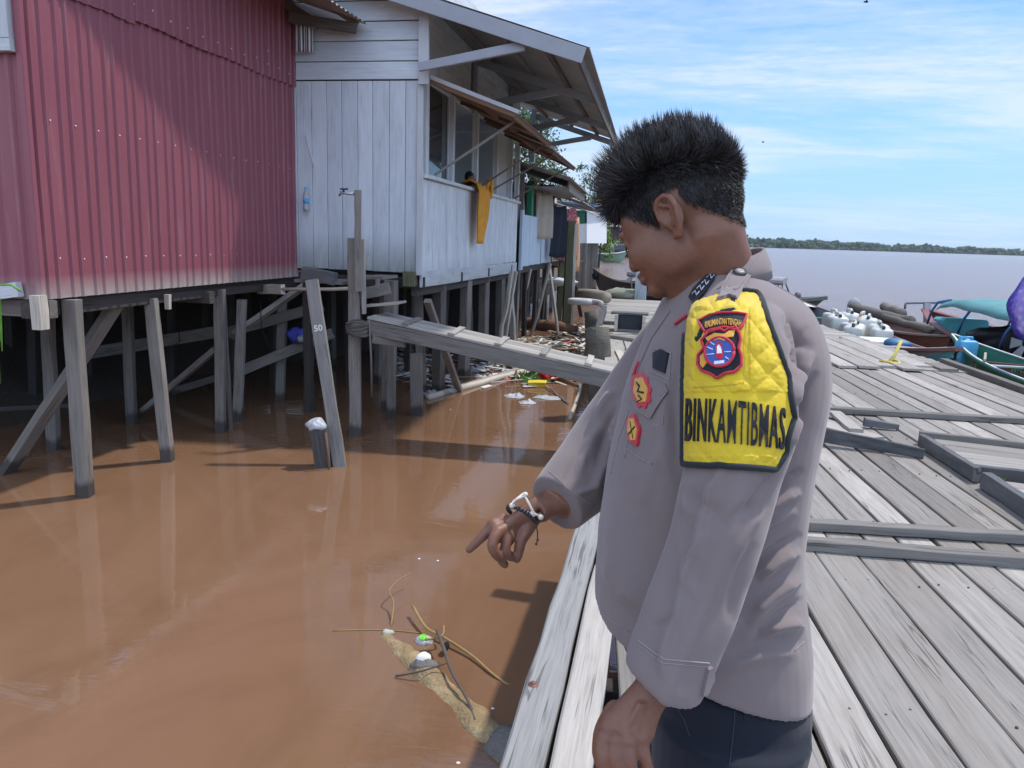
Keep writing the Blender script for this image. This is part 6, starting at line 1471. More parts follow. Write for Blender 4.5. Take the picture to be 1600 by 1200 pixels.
# ================================================================== seated person with a purple umbrella at the right edge
sp_ = W4(-.35, -.02, 0); M_DOT = M('navy_dotted_cloth', (.02, .027, .06), .85, .2, 8, .2); _nt = M_DOT.node_tree; _b = _nt.nodes['Principled BSDF']
_v = nd(_nt, 'ShaderNodeTexVoronoi'); _v.inputs['Scale'].default_value = 9; _nt.links.new(wpos(_nt), _v.inputs['Vector']); _src = _b.inputs['Base Color'].links[0].from_socket
_nt.links.new(mixc(_nt, ramp(_nt, _v.outputs['Distance'], [(.10, (1, 1, 1)), (.16, (0, 0, 0))]), _src, (.22, .25, .34)), _b.inputs['Base Color'])
sv, sf = remesh([loft([[sp_ + V3(math.cos(a) * rx, math.sin(a) * ry + dy, z) for a in np.linspace(0, 2 * math.pi, 20, endpoint=False)] for (z, rx, ry, dy) in [(-.42, .34, .50, .12), (-.15, .36, .44, .08), (.05, .22, .19, -.08), (.28, .23, .15, -.10), (.42, .20, .12, -.10), (.48, .07, .07, -.08), (.56, .06, .06, -.06)]]), ellipsoid(sp_ + V3(0, -.04, .66), (.085, .10, .12)), 
    chain([sp_ + V3(-.19, -.1, .36), sp_ + V3(-.26, .08, .16), sp_ + V3(-.06, .30, .20)], [.055, .045, .035]), chain([sp_ + V3(-.06, .30, .20), sp_ + V3(.02, .34, .24)], [.036, .03]), chain([sp_ + V3(.19, -.1, .36), sp_ + V3(.24, .12, .14), sp_ + V3(.08, .30, .22)], [.055, .045, .035]),
    chain([sp_ + V3(-.12, .05, -.2), sp_ + V3(-.14, .42, -.12), sp_ + V3(-.13, .46, -.45)], [.10, .085, .06]), chain([sp_ + V3(.12, .05, -.2), sp_ + V3(.14, .42, -.12), sp_ + V3(.13, .46, -.45)], [.10, .085, .06])], .018, 4)
pmb = MB(); pmb.add(sv, sf, None, .5, 0, True); per2 = obj('person', pmb, M_SKIN if 'M_SKIN' in globals() else M('skin_plain', (.28, .13, .08), .55), None, 'person in navy dotted clothes sitting in the green boat under the purple umbrella', 'person', loc=sp_ + V3(0, 0, -.42))
def drape(rows, mat, name, par):
    mb = MB(); G = [[sp_ + V3(math.cos(a) * rx + .02 * math.sin(a * 9 + z * 7), math.sin(a) * ry + dy, z) for (z, rx, ry, dy) in rows] for a in np.linspace(0, 2 * math.pi, 36, endpoint=False)]; mb.grid(G, closed_u=True, flip=True); return obj(name, mb, mat, par)
drape([(-.44, .50, .74, .20), (-.30, .46, .66, .16), (-.16, .42, .54, .12), (-.02, .32, .34, .02), (.10, .27, .24, -.06), (.28, .26, .18, -.10), (.42, .22, .14, -.10), (.50, .10, .10, -.08)], M_DOT, 'robe', per2)
drape([(.46, .15, .14, -.08), (.56, .11, .12, -.06), (.68, .10, .115, -.05), (.78, .07, .08, -.04), (.805, .01, .01, -.04)], M('navy_scarf', (.015, .02, .05), .85), 'head_scarf', per2)
obj('sleeve', MB().tube([sp_ + V3(-.20, -.1, .38), sp_ + V3(-.27, .07, .17), sp_ + V3(-.12, .24, .19)], [.085, .075, .06], 12), M('navy_sleeve', (.02, .03, .075), .85), per2)
uc = P(1652, 478, 10.2); un = nrm(CC - uc + V3(-2.5, -1.0, 1.5)); ua = nrm(np.cross(un, ZZ)); ub = np.cross(un, ua)
um = thing('umbrella', 'purple and lilac floral umbrella tilted towards the jetty, cut by the picture edge', 'umbrella', uc)
G = []
for i in range(8 * 6):
    a = 2 * math.pi * i / 48; sc_ = 1 - .06 * (.5 - .5 * math.cos(a * 8)); row = []
    for j in range(9):
        r = .62 * j / 8; row.append(uc + (ua * math.cos(a) + ub * math.sin(a)) * r * (1 - (1 - sc_) * (j / 8) ** 2) - un * .22 * (j / 8) ** 2)
    G.append(row)
m, nt, b = newmat('floral_umbrella_cloth'); tcu = nd(nt, 'ShaderNodeTexCoord').outputs['Object']
vo = nd(nt, 'ShaderNodeTexVoronoi'); vo.inputs['Scale'].default_value = 9; nt.links.new(tcu, vo.inputs['Vector']); ln = nd(nt, 'ShaderNodeVectorMath', operation='LENGTH'); nt.links.new(tcu, ln.inputs[0])
nz_ = noise_n(nt, tcu, 12, 5); rr_ = mth(nt, 'ADD', ln.outputs['Value'], mth(nt, 'MULTIPLY', mth(nt, 'SUBTRACT', nz_, .5), .45))
c1 = mixc(nt, ramp(nt, vo.outputs['Distance'], [(.2, (0, 0, 0)), (.5, (1, 1, 1))]), (.50, .42, .72), (.30, .22, .58)); c2 = mixc(nt, ramp(nt, rr_, [(.50, (0, 0, 0)), (.60, (1, 1, 1))]), c1, (.06, .04, .36))
nt.links.new(c2, b.inputs['Base Color']); b.inputs['Roughness'].default_value = .6
mb = MB(); mb.grid(G, closed_u=True, flip=True); o = obj('umbrella_canopy', mb, m, um); o.modifiers.new('thick', 'SOLIDIFY').thickness = .004
obj('umbrella_shaft', MB().tube([uc + un * .05, uc - un * .72], .008, 8), M_BPOST, um)
# ================================================================== the next stilt houses along the bank
h2_ = thing('stilt_house', 'second stilt house with pale blue plank fence and washing', 'house', (-4.6, 18.2, .86))
X2, Y2A, Y2B = -3.0, 16.05, 20.5
mb = MB(); vboards(mb, (X2, Y2A, 0), (0, 1, 0), (1, 0, 0), Y2B - Y2A, .90, 1.98, .21, gap=.004); obj('plank_fence', mb, W_BLUE, h2_)
obj('fence_post', MB().beam(V3(X2 + .03, Y2A - .12, .84), V3(X2 + .03, Y2A - .12, 2.06), .2, .06, up=V3(1, 0, 0), n=3), W_BLUE, h2_)
beamp(h2_, 'floor_beam', V3(X2 - .08, 15.9, .82), V3(X2 - .08, 20.7, .82), .08, .14, W_DARK)
obj('floor', MB().box((X2 - 5, 18.3, .88), (9.9, 5.0, .05)), W_DARK, h2_)
obj('back_wall', MB().box((X2 - 1.6, 18.3, 2.0), (.05, 5.0, 2.3)), M('dim_boards', (.16, .15, .14), .85, .4, 3, .2), h2_)
obj('under_floor_blocker', MB().box((X2 - 4.6, 15.62, .11), (8.6, .05, 1.78)), W_DARK, h2_)  # added dark sheet, blocks bright sky reflecting in the water under the floors
obj('side_wall', MB().box((X2 - 2.0, 20.75, 1.9), (3.9, .04, 2.0)), M('grey_boards', (.30, .30, .29), .8, .3, 3, .2), h2_)
obj('door_post', MB().beam(V3(X2 - .1, 17.55, .9), V3(X2 - .1, 17.55, 2.75), .26, .12, up=V3(1, 0, 0), n=2), M('green_door_paint', (.03, .22, .11), .6), h2_)
for y in (16.1, 18.6, 20.5): obj('porch_post', MB().beam(V3(X2 - .02, y, .9), V3(X2 - .02, y, 2.85), .08, .08, up=V3(1, 0, 0), n=2), W_OLD, h2_)
mb = MB(); roof_sheet(mb, (X2 + 1.0, 15.9, 2.72), (X2 + .85, 21.2, 2.70), (X2 - 3.8, 21.2, 4.1), (X2 - 3.8, 15.9, 4.1), 40); obj('roof', mb, M_RUSTY, h2_)
beamp(h2_, 'fascia_board', V3(X2 + .80, 17.2, 2.66), V3(X2 + .70, 21.1, 2.62), .04, .26, W_FARD, 6); beamp(h2_, 'ceiling_board', V3(X2 + .2, 17.2, 2.62), V3(X2 + .1, 21.0, 2.60), 1.1, .02, M_GREYW)
for x, y in [(X2 - .1, 16.2), (X2 - .1, 17.4), (X2 - .1, 18.6), (X2 - .1, 19.8), (X2 - .1, 20.6), (X2 - .9, 16.8), (X2 - 1.2, 18.4), (X2 - 1.4, 19.9), (X2 - 2.5, 17.3), (X2 - 2.6, 19.2), (X2 - .6, 20.3), (X2 - .5, 18.0)]:
    obj('stilt', MB().beam(V3(x, y, -1.3), V3(x + random.uniform(-.08, .08), y, .85), .09, .09, up=V3(1, -.3, 0), n=4), W_POST if random.random() < .5 else W_DARK, h2_)
# washing
def garment(name, label, y, x, ztop, w, h, mat, flare=1.1):
    mb = MB(); G = []
    for i in range(13):
        t = i / 12 - .5; G.append([V3(x + t * w * .75 * lerp(.8, flare, j / 8) + .03 * math.sin(t * 14 + j * .4) + .02 * (j / 8), y + t * w * .75 * lerp(.8, flare, j / 8), ztop - h * j / 8 - .02 * math.cos(t * 6)) for j in range(9)])
    mb.grid(G); o = obj(name, mb, mat, None, label, 'garment', 'washing hung under the second house porch'); o.modifiers.new('thick', 'SOLIDIFY').thickness = .012
garment('hanging_trousers', 'beige trousers hanging beside the green door post', 18.1, X2 + .12, 2.55, .5, 1.05, M('beige_cloth', (.42, .36, .29), .9))
garment('hanging_dress', 'black dress hanging in the middle of the washing', 19.4, X2 + .30, 2.30, .50, 1.25, M('black_cloth', (.02, .025, .035), .9))
m, nt, b = newmat('patterned_cloth'); nt.links.new(ramp(nt, noise_n(nt, wpos(nt), 9, 3), [(.40, (.40, .05, .07)), (.5, (.55, .25, .22)), (.56, (.10, .03, .12)), (.65, (.5, .12, .10))]), b.inputs['Base Color']); b.inputs['Roughness'].default_value = .9
garment('hanging_sarong', 'red and purple patterned cloth hanging next to the black dress', 20.5, X2 + .35, 2.30, .7, 1.35, m)
garment('hanging_shirt', 'grey shirt hanging behind the green door post', 16.9, X2 - .35, 2.5, .5, .8, M('grey_shirt_cloth', (.30, .27, .23), .9))
garment('hanging_sheet', 'pale orange cloth at the far end of the washing', 21.7, X2 + .3, 2.1, .7, 1.5, M('orange_cloth', (.55, .32, .17), .9))
mb = MB(); mb.tube([V3(X2 + .12, 16.5, 2.62), V3(X2 + .3, 19.5, 2.46), V3(X2 + .35, 22.2, 2.30)], .012, 6); obj('washing_line', mb, W_OLD, None, 'thin pole carrying the washing along the second house', 'pole')
# tall mossy posts
for (bx, by), tp_2, w_, lb_, mt in [((884, 512), (893, 345), .20, 'tall mossy green mooring post, thickest of the pair before the second house', W_GREEN), ((872, 505), (882, 356), .15, 'shorter mossy post beside the thickest one', W_GREEN), ((893, 515), (900, 350), .07, 'slim pale pole tied to the mossy posts', W_PALE)]:
    b_ = onz(bx, by, WZ); t = ony(tp_2[0], tp_2[1], b_[1]); ax = nrm(t - b_); obj('tall_post', MB().beam(b_ - ax * .5, t, w_, w_, up=V3(.3, -1, 0), n=8, jit=.008), mt, None, lb_, 'post')
b_ = onz(912, 495, WZ); obj('leaning_board', MB().beam(b_ - V3(0, 0, .3), ony(899, 448, b_[1] + .2), .10, .10, up=V3(1, 0, 0), n=3), W_DARK, None, 'dark board leaning on the far side of the mossy posts', 'board')
p0 = ony(868, 362, 21.); p1 = ony(895, 440, 21.5); obj('leaning_board', MB().beam(p0, p1, .22, .05, up=V3(1, -.4, 0), n=3), W_DARK, None, 'dark slanting board below the black dress', 'board')
q = ony(868, 440, 20.4); obj('tied_cloth', crumple(q, (.55, .18, .10), .5), M('white_rag', (.60, .60, .58), .9), None, 'white rag tied round the mossy posts', 'rag')
# third house and the green and white boathouse
h3_ = thing('stilt_house', 'third stilt house with yellowish walls and ragged tin eaves', 'house', (-4.4, 25, .8)); X3 = -3.25
obj('front_wall', MB().box((X3 - .5, 25.4, 1.6), (.06, 6.6, 1.9)), M('yellowed_boards', (.42, .36, .20), .8, .4, 2.5, .3), h3_); obj('side_wall', MB().box((X3 - 2.2, 22.1, 1.6), (3.4, .05, 1.9)), W_OLD, h3_)
obj('upper_wall', MB().box((X3 - .46, 26.2, 2.2), (.05, 4.2, .9)), P_WHT, h3_)
mb = MB(); roof_sheet(mb, (X3 + .95, 21.8, 2.50), (X3 + .55, 29.2, 2.62), (X3 - 3.5, 29.2, 3.9), (X3 - 3.5, 21.8, 3.9), 40); obj('roof', mb, M_RUSTY, h3_)
obj('eave_sheet', MB().slab([V3(X3 + .6, 22.6, 2.45), V3(X3 + 1.2, 23.0, 2.20), V3(X3 + 1.1, 25.6, 2.25), V3(X3 + .4, 25.4, 2.55)], .02, ZZ), W_FARD, h3_)
obj('floor', MB().box((X3 - 4.5, 25.4, .72), (9.5, 6.8, .06)), W_DARK, h3_)
for i in range(12): obj('stilt', MB().beam(V3(X3 - .2 - (i % 3) * .8, 22.3 + i * .55, -1.2), V3(X3 - .2 - (i % 3) * .8, 22.3 + i * .55, .7), .10, .10, up=V3(1, 0, 0), n=3), W_POST, h3_)
h4_ = thing('stilt_hut', 'narrow hut with a dark green upper panel and white lower panel on thin stilts', 'hut', onz(912, 410, WZ)); yy0 = 30.0
def q4(px, py, y=yy0): return ony(px, py, y)
def quad_slab(name, pts, y, mat, par, th=.06): 
    P4 = [ony(px, py, y) for px, py in pts]; return obj(name, MB().slab(P4, th, V3(0, -1, 0)), mat, par)
quad_slab('upper_panel', [(899, 329), (917, 328), (917, 349), (899, 350)], yy0, P_GRN, h4_); quad_slab('lower_panel', [(901, 350), (916, 349), (915, 380), (901, 381)], yy0 + .02, P_WHT, h4_)
a_, c__ = q4(917, 329, yy0), q4(917, 380, yy0); obj('side_wall', MB().slab([a_, a_ + V3(.3, 6, 0), c__ + V3(.3, 6, 0), c__], .06, V3(1, 0, 0)), P_WHT, h4_)
mb = MB(); a_ = q4(896, 326); mb.slab([a_ + V3(-.6, -.4, .25), q4(921, 322) + V3(.2, -.4, .05), q4(921, 322) + V3(.4, 7, .0), a_ + V3(-.6, 7, .3)], .06, ZZ); obj('roof', mb, P_BLUE, h4_)
for px in (900, 904, 908, 912, 916): 
    for dy in (0, 2.5, 5): 
        a_ = q4(px, 380) + V3(0, dy, 0); obj('stilt', MB().beam(V3(a_[0], a_[1], -1.2), a_, .09, .09, up=V3(0, 1, 0), n=3), W_POST, h4_)
def far_house(label, y, xs, z0, z1, zr, wall, roofm, stilts=5, depth=6., ridge=True, openw=True):
    r = thing('stilt_house', label, 'house', (xs[0], y, z0)); x0, x1 = xs
    obj('wall', MB().box(((x0 + x1) / 2, y + depth / 2, (z0 + z1) / 2), (x1 - x0, depth, z1 - z0)), wall, r)
    mb = MB(); roof_sheet(mb, (x0 - .5, y - .8, z1), (x1 + .5, y - .8, z1), (x1 + .3, y + depth / 2, zr), (x0 - .3, y + depth / 2, zr), 24, .02); roof_sheet(mb, (x0 - .5, y + depth + .8, z1), (x1 + .5, y + depth + .8, z1), (x1 + .3, y + depth / 2, zr), (x0 - .3, y + depth / 2, zr), 24, .02); obj('roof', mb, roofm, r)
    obj('porch_floor', MB().box(((x0 + x1) / 2, y - .9, z0 + .03), (x1 - x0 + .6, 2.4, .1)), W_OLD, r)
    for i in range(stilts):
        x = lerp(x0, x1, i / (stilts - 1)); obj('stilt', MB().beam(V3(x, y - 1.8, -1.3), V3(x, y - 1.8, z0), .2, .2, up=V3(0, 1, 0), n=2), W_POST, r); obj('porch_post', MB().beam(V3(x, y - 1.8, z0), V3(x, y - .7, z1), .12, .12, up=V3(0, 1, 0), n=2), W_OLD, r)
    if openw: obj('window', MB().box((lerp(x0, x1, .65), y - .02, lerp(z0, z1, .55)), ((x1 - x0) * .25, .08, (z1 - z0) * .45)), M_GLASS, r); obj('door', MB().box((lerp(x0, x1, .25), y - .02, lerp(z0, z1, .42)), ((x1 - x0) * .16, .08, (z1 - z0) * .75)), P_BRN, r)
    return r
M_BROOF = M('brown_tin_roof', (.34, .30, .27), .6, .35, 1.5, .2); M_GROOF = M('grey_tin_roof', (.42, .41, .40), .55, .35, 1.5, .2)
far_house('far stilt house with a pale grey tin roof, left of the far pair', 118., (-13.0, -8.6), 1.0, 3.6, 6.4, M('dark_board_wall', (.10, .09, .085), .85), M_GROOF)
far_house('far stilt house with a brown tin roof, right of the pair beside the officer face', 121., (-8.4, -3.4), 1.0, 3.6, 6.3, M('board_wall_b', (.13, .115, .10), .85), M_BROOF)
far_house('white walled stilt house half hidden by the bright green bush', 58., (-9.0, -5.4), 1.1, 3.4, 4.6, P_WHT, M_RUSTY, 4)
far_house('low house at the river bend far behind the blue tarp boat', 190., (-9.0, 2.0), 1.2, 3.8, 6.2, M('board_wall_c', (.16, .15, .14), .85), M_BROOF)
# ================================================================== trees on the bank
def leafmat(name, c, k=1.9): return M(name, c, .65, .5, .7, 0, rv=.5, tint=[min(1, x * k) for x in c])
M_LEAF = leafmat('tree_leaves', (.055, .10, .030)); M_LEAFY = leafmat('bush_leaves', (.16, .26, .030)); M_LEAFG = leafmat('feathery_leaves', (.085, .12, .055)); M_BARK = M('tree_bark', (.10, .08, .06), .9, .4, 6, .5, .02)
def tree(label, base, h, blobs, n, ls, mat, trunk_r=.16, name='tree', cat='tree'):
    r = thing(name, label, cat, base); base = np.asarray(base, float); mb = MB(); top = base + V3(.1, 0, h * .6)
    mb.tube([base - V3(0, 0, .5), lerp(base, top, .5) + V3(.05, .05, 0), top], [trunk_r, trunk_r * .75, trunk_r * .35], 9)
    for (bx, by, bz, br) in blobs:
        c = base + V3(bx, by, bz); mb.tube([lerp(base, top, random.uniform(.5, .95)), lerp(top, c, .6) - V3(0, 0, .1), c], [trunk_r * .4, trunk_r * .22, trunk_r * .08], 6)
    obj('trunk', mb, M_BARK, r); mb = MB(); tot = sum(b_[3] ** 2 for b_ in blobs)
    for (bx, by, bz, br) in blobs:
        c = base + V3(bx, by, bz); k = int(n * br * br / tot); clumps = [(lambda d: c + d / np.linalg.norm(d) * br * random.uniform(.45, 1.0))(rng.normal(size=3)) for _ in range(max(4, k // 26))]
        for i in range(k):
            cc = random.choice(clumps); p = cc + rng.normal(size=3) * br * .17; d = rng.normal(size=3); d = nrm(d + V3(0, 0, .4)); u = nrm(np.cross(d, rng.normal(size=3))); v = np.cross(d, u); s = ls * random.uniform(.6, 1.3)
            mb.add([p - u * s, p + v * s * .4, p + u * s, p - v * s * .4], [[0, 1, 2, 3]], rnd=random.random())
    obj('crown', mb, mat, r); return r
bk = ony(848, 225, 24.); tree('tall feathery tree rising behind the white house roof', (bk[0] - .3, 24., .2), 5.6, [(0, 0, 3.6, 1.0), (-.3, .3, 4.5, .9), (.3, -.2, 5.1, .7), (.45, .2, 3.0, .75), (-.8, 0, 3.3, .8), (.1, 0, 5.6, .45)], 3600, .085, M_LEAFG)
bk = ony(915, 300, 60.); tree('thin wispy tree just left of the officer hair', (bk[0], 60., .5), 6.5, [(0, 0, 4.6, 1.2), (.6, 0, 5.6, .9), (-.9, 0, 4.0, 1.0), (.9, 0, 4.0, .8), (-.3, 0, 6.2, .6)], 1500, .11, M_LEAFG, .12)
bk = ony(935, 345, 66.); tree('bright yellow green bush beside the white motorboat', (bk[0] + .2, 66., -.4), 5.0, [(0, 0, 4.3, .9), (-.5, 0, 3.3, .9), (.4, 0, 2.7, .8), (.7, 0, 1.6, .7), (-.2, 0, 1.6, .8), (-.6, 0, 5.0, .7), (.9, 0, .7, .5)], 3200, .12, M_LEAFY, .10, 'bush', 'bush')
for i, (x, y, hh, lb_) in enumerate([(-17, 122, 11, 'tall dark tree behind the far pale roofed house'), (-10, 135, 12, 'broad tree behind the pair of far houses'), (-2, 150, 10, 'tree standing right of the far brown roofed house'), (-24, 105, 10, 'tree behind the third stilt house roofs')]):
    tree(lb_, (x, y, .5), hh, [(0, 0, hh * .7, hh * .22), (-hh * .18, 0, hh * .55, hh * .18), (hh * .2, 0, hh * .58, hh * .2), (0, 0, hh * .92, hh * .15)], 1300, .30, M_LEAF if i % 2 else M_LEAFG, .25)
# hanging grass at the left picture edge
gl = thing('hanging_plant', 'bright green grass blades drooping at the left picture edge', 'plant', ony(-25, 440, 3.5)); M_BLADE = M('fresh_blades', (.16, .36, .045), .5, .4, 20, 0, rv=.4)
for i in range(26):
    q = ony(random.uniform(-70, -12), random.uniform(436, 470), 3.5 + random.uniform(-.15, .15)); L = random.uniform(.25, .62); a = random.uniform(-.35, .10) if random.random() < .3 else random.uniform(-.05, .13); mb = MB(); G = []
    for j in range(8):
        t = j / 7; wv = .012 * math.sin(math.pi * min(1, t * .9 + .1)); c = q + V3(a * L * math.sin(t * 2.2) + .02, 0, .05 * math.sin(t * 3) - L * t * t); G.append([c - V3(wv, .003, 0), c + V3(0, -.004, 0), c + V3(wv, .003, 0)])
    mb.grid(G); obj('blade', mb, M_BLADE, gl)
q = ony(10, 448, 3.5); mb = MB(); mb.tube([q + V3(-.15, 0, 0), q + V3(.03, 0, .012), q + V3(.09, 0, -.02)], .006, 6); obj('stem', mb, M_BLADE, gl)
# ================================================================== things on the white house
M_ORG = M('orange_cloth_plain', (.62, .27, .03), .85, .3, 10, .3)
yo = 13.55; mb = MB(); G = []; s0 = onx(735, 290, WX + .06); 
for i in range(17):
    t = i / 16 - .5; row = []
    for j in range(15):
        k = j / 14; wid = lerp(.80, .62, k) if k < .5 else lerp(.71, .24, (k - .5) * 2); row.append(V3(WX + (-.12 + .26 * min(1, k * 6)) + .03 * math.sin(t * 12 + k * 3) * (1 - .3 * k), onx(752, 300, WX + .1)[1] + t * wid - .22 * k, 2.27 + .06 * math.sin(min(1, k * 6) * math.pi) - max(0, k - .12) * 1.0))
    G.append(row)
mb.grid(G); oc = obj('hanging_cloth', mb, M_ORG, None, 'orange garment hanging out over the window sill of the white house', 'garment'); oc.modifiers.new('thick', 'SOLIDIFY').thickness = .02
q = onx(760, 294, WX + .1); mb = MB(); mb.tube([q + V3(.02, -.1, -.02), q + V3(.05, -.05, .12), q + V3(.05, .12, .16), q + V3(.04, .2, -.02), q + V3(.04, .1, -.14)], .035, 8); obj('cloth_knot', mb, M_ORG, oc)
def bust(label, px, py, x, s=1., shirt=(.45, .25, .05)):
    c = onx(px, py, x); sk = globals().get('M_SKIN') or M('skin_b', (.25, .12, .08), .5)
    parts_ = [ellipsoid(c, (.085 * s, .095 * s, .115 * s)), ellipsoid(c + V3(.05 * s, .02, -.05 * s), (.05 * s, .055 * s, .055 * s)), ellipsoid(c + V3(.088 * s, .015, -.02 * s), (.018 * s, .014 * s, .02 * s)), chain([c, c - V3(.02, 0, .2 * s)], [.05 * s, .055 * s]), chain([c - V3(.03, .16 * s, .24 * s), c - V3(.03, -.16 * s, .24 * s)], [.065 * s, .065 * s]),
              loft([[c + V3(-.03 + .10 * s * math.cos(a), .17 * s * math.sin(a), z) for a in np.linspace(0, 2 * math.pi, 16, endpoint=False)] for z in (-.24 * s, -.5 * s, -.8 * s)]), ellipsoid(c + V3(0, -.085 * s, -.01), (.02 * s, .01 * s, .03 * s)), ellipsoid(c + V3(0, .085 * s, -.01), (.02 * s, .01 * s, .03 * s))]
    v, f = remesh(parts_, .012, 4); mb = MB(); mb.add(v, f, None, .5, 0, True); p = obj('person', mb, sk, None, label, 'person', loc=c - V3(0, 0, .8 * s))
    hv, hf_ = ellipsoid(c + V3(-.018 * s, 0, .03 * s), (.090 * s, .101 * s, .105 * s)); mb = MB(); keep = [q_ for q_ in hf_ if np.mean([hv[k] for k in q_], axis=0)[2] > c[2] - .02 * s - (.05 * s if np.mean([hv[k] for k in q_], axis=0)[0] < c[0] - .02 else -.04 * s)]; mb.add(hv, keep, None, .5, 0, True); obj('hair', mb, M_BLACK, p)
    mb = MB(); G = [[c + V3(-.03 + (r * math.cos(a)), 1.72 * r * math.sin(a), z) for (z, r) in ((-.17 * s, .05 * s), (-.215 * s, .10 * s), (-.3 * s, .118 * s), (-.55 * s, .115 * s), (-.8 * s, .115 * s))] for a in np.linspace(0, 2 * math.pi, 20, endpoint=False)]; mb.grid(G, closed_u=True, flip=True); obj('shirt', mb, M('window_person_shirt', shirt, .85), p)
bust('child with short black hair looking out of the window beside the orange garment', 735, 279, WX - .06, .86, (.5, .22, .04)); bust('dark haired head low behind the nearest window pane frame, left of the child', 691, 266, WX - .22, .9, (.2, .2, .22))
# curtain, bottle and string on the front wall
mb = MB(); q = ony(482, 57, WY0 - .16); m, nt, b = newmat('striped_cloth'); sx_ = nd(nt, 'ShaderNodeSeparateXYZ'); nt.links.new(wpos(nt), sx_.inputs[0]); st_ = mth(nt, 'GREATER_THAN', mth(nt, 'SINE', mth(nt, 'MULTIPLY', sx_.outputs[0], 190.)), -.1)
nt.links.new(mixc(nt, st_, (.03, .035, .06), (.70, .72, .76)), b.inputs['Base Color']); b.inputs['Roughness'].default_value = .9
G = [[q + V3(lerp(-.16, .05, i / 12), .015 * math.sin(i * 1.3), lerp(.22, -.17, j / 4)) for j in range(5)] for i in range(13)]; mb.grid(G, flip=True); o = obj('striped_cloth', mb, m, None, 'black and white striped cloth hanging between the maroon and white houses', 'cloth'); o.modifiers.new('thick', 'SOLIDIFY').thickness = .006
q = ony(478, 318, WY0 - .1); bt = thing('water_bottle', 'clear plastic bottle with a blue cap hanging at the corner of the maroon house', 'bottle', q); mb = MB(); mb.lathe(q, [(.0, -.10), (.032, -.10), (.034, -.05), (.031, 0), (.034, .05), (.034, .10), (.016, .15), (.014, .17)], 14); obj('bottle_body', mb, M_BAG, bt)
mb = MB(); mb.lathe(q, [(.016, .165), (.017, .20), (.0, .202)], 12); obj('cap', mb, M_CANB, bt); mb = MB(); mb.lathe(q, [(.0345, .0), (.0355, .0), (.0355, .06), (.0345, .06)], 14); obj('label_band', mb, M_CANB, bt)
mb = MB(); pts = [ony(*p_, WY0 - .03) for p_ in ((478, 212), (482, 228), (487, 245), (490, 262))]; mb.tube(pts, .006, 6); obj('hanging_string', mb, P_WHT, None, 'white string hanging on the front boards of the white house', 'string')
# bundle and junk under the maroon house
q = ony(468, 524, 9.1); obj('blue_bag', crumple(q, (.16, .12, .10), .5), M('blue_bag_plastic', (.06, .07, .35), .4), None, 'blue plastic bag on a beam under the houses', 'bag'); q = ony(478, 530, 9.0); obj('white_bag', crumple(q, (.13, .08, .05), .5), M_BAG, None, 'pale plastic scrap beside the blue bag under the houses', 'bag')
# ================================================================== floating things
def wp(px, py, dz=.0): return onz(px, py, WZ) + V3(0, 0, dz)
def floater(name, label, cat, a, b_, r, mat, wob=.02, n=8, dz=.02, bend=0.):
    p0, p1 = wp(*a), wp(*b_); mb = MB(); sd = nrm(np.cross(p1 - p0, ZZ)); mb.tube([lerp(p0, p1, t) + sd * (bend * math.sin(t * math.pi) + random.uniform(-wob, wob)) + V3(0, 0, dz + random.uniform(-.01, .01)) for t in np.linspace(0, 1, n)], [r * random.uniform(.85, 1.1) * (1 - .25 * abs(2 * t - 1) ** 4) for t in np.linspace(0, 1, n)], 9)
    return obj(name, mb, mat, None, label, cat)
floater('floating_pole', 'long pale pole floating under the middle of the gangplank', 'pole', (668, 624), (833, 578), .055, W_PALE, .01); floater('floating_board', 'pale board floating just behind the long pale pole', 'board', (690, 618), (826, 574), .05, W_FARD, .015)
floater('floating_log', 'dark brown rough log floating beyond the gangplank', 'log', (812, 510), (898, 522), .19, W_BROWN, .04, dz=.08); floater('floating_stick', 'pale stick floating upright towards the jetty corner', 'stick', (892, 656), (910, 598), .03, W_PALE, .012); floater('floating_stick', 'brown stick floating near the yellow tub', 'stick', (862, 588), (902, 604), .04, W_BROWN, .01)
floater('floating_stick', 'thin curved twig floating under the yellow tub', 'twig', (852, 605), (888, 632), .012, W_OLD, .01); floater('floating_plank', 'pale plank scrap floating among the litter beneath the gangplank', 'plank', (762, 570), (794, 560), .04, W_PALE, .01)
q = wp(839, 604); yb_ = thing('yellow_tub', 'yellow plastic tub floating in the litter by the gangplank', 'tub', q); obj('tub_body', MB().beam(q + V3(-.13, 0, .02), q + V3(.13, .03, .03), .20, .09, n=2, ch=.02), M('yellow_plastic', (.62, .42, .03), .4), yb_); obj('tub_rim', MB().beam(q + V3(-.14, 0, .07), q + V3(.14, .03, .08), .22, .015, n=2), M('yellow_rim', (.7, .52, .05), .4), yb_)
obj('red_bag', crumple(wp(852, 592, .06), (.12, .1, .07), .6), M('red_plastic', (.60, .03, .03), .35), None, 'red plastic bag floating beside the yellow tub', 'bag')
def sheet(c, r):
    mb = MB(); nu, nv = 22, 9; sd = random.uniform(0, 90); G = []
    for i in range(nu):
        a = 2 * math.pi * i / nu; k = 1 + .45 * noise.noise(Vector((math.cos(a) * 1.3, math.sin(a) * 1.3, sd))) + .18 * noise.noise(Vector((math.cos(a) * 4, math.sin(a) * 4, sd))); row = []
        for j in range(nv):
            q = V3(math.cos(a) * r[0] * k, math.sin(a) * r[1] * k * 1.3, 0) * j / (nv - 1); h = max(0, .25 + noise.noise(Vector((q[0] * 14, q[1] * 14, sd))) * 1.0 + .5 * noise.noise(Vector((q[0] * 34, q[1] * 34, sd)))) * max(r[2], .03) * 1.6 * (1 - (j / (nv - 1)) ** 4)
            row.append(c + q + V3(0, 0, h - .008 * (j / (nv - 1))))
        G.append(row)
    return mb.grid(G, closed_u=True, flip=True)
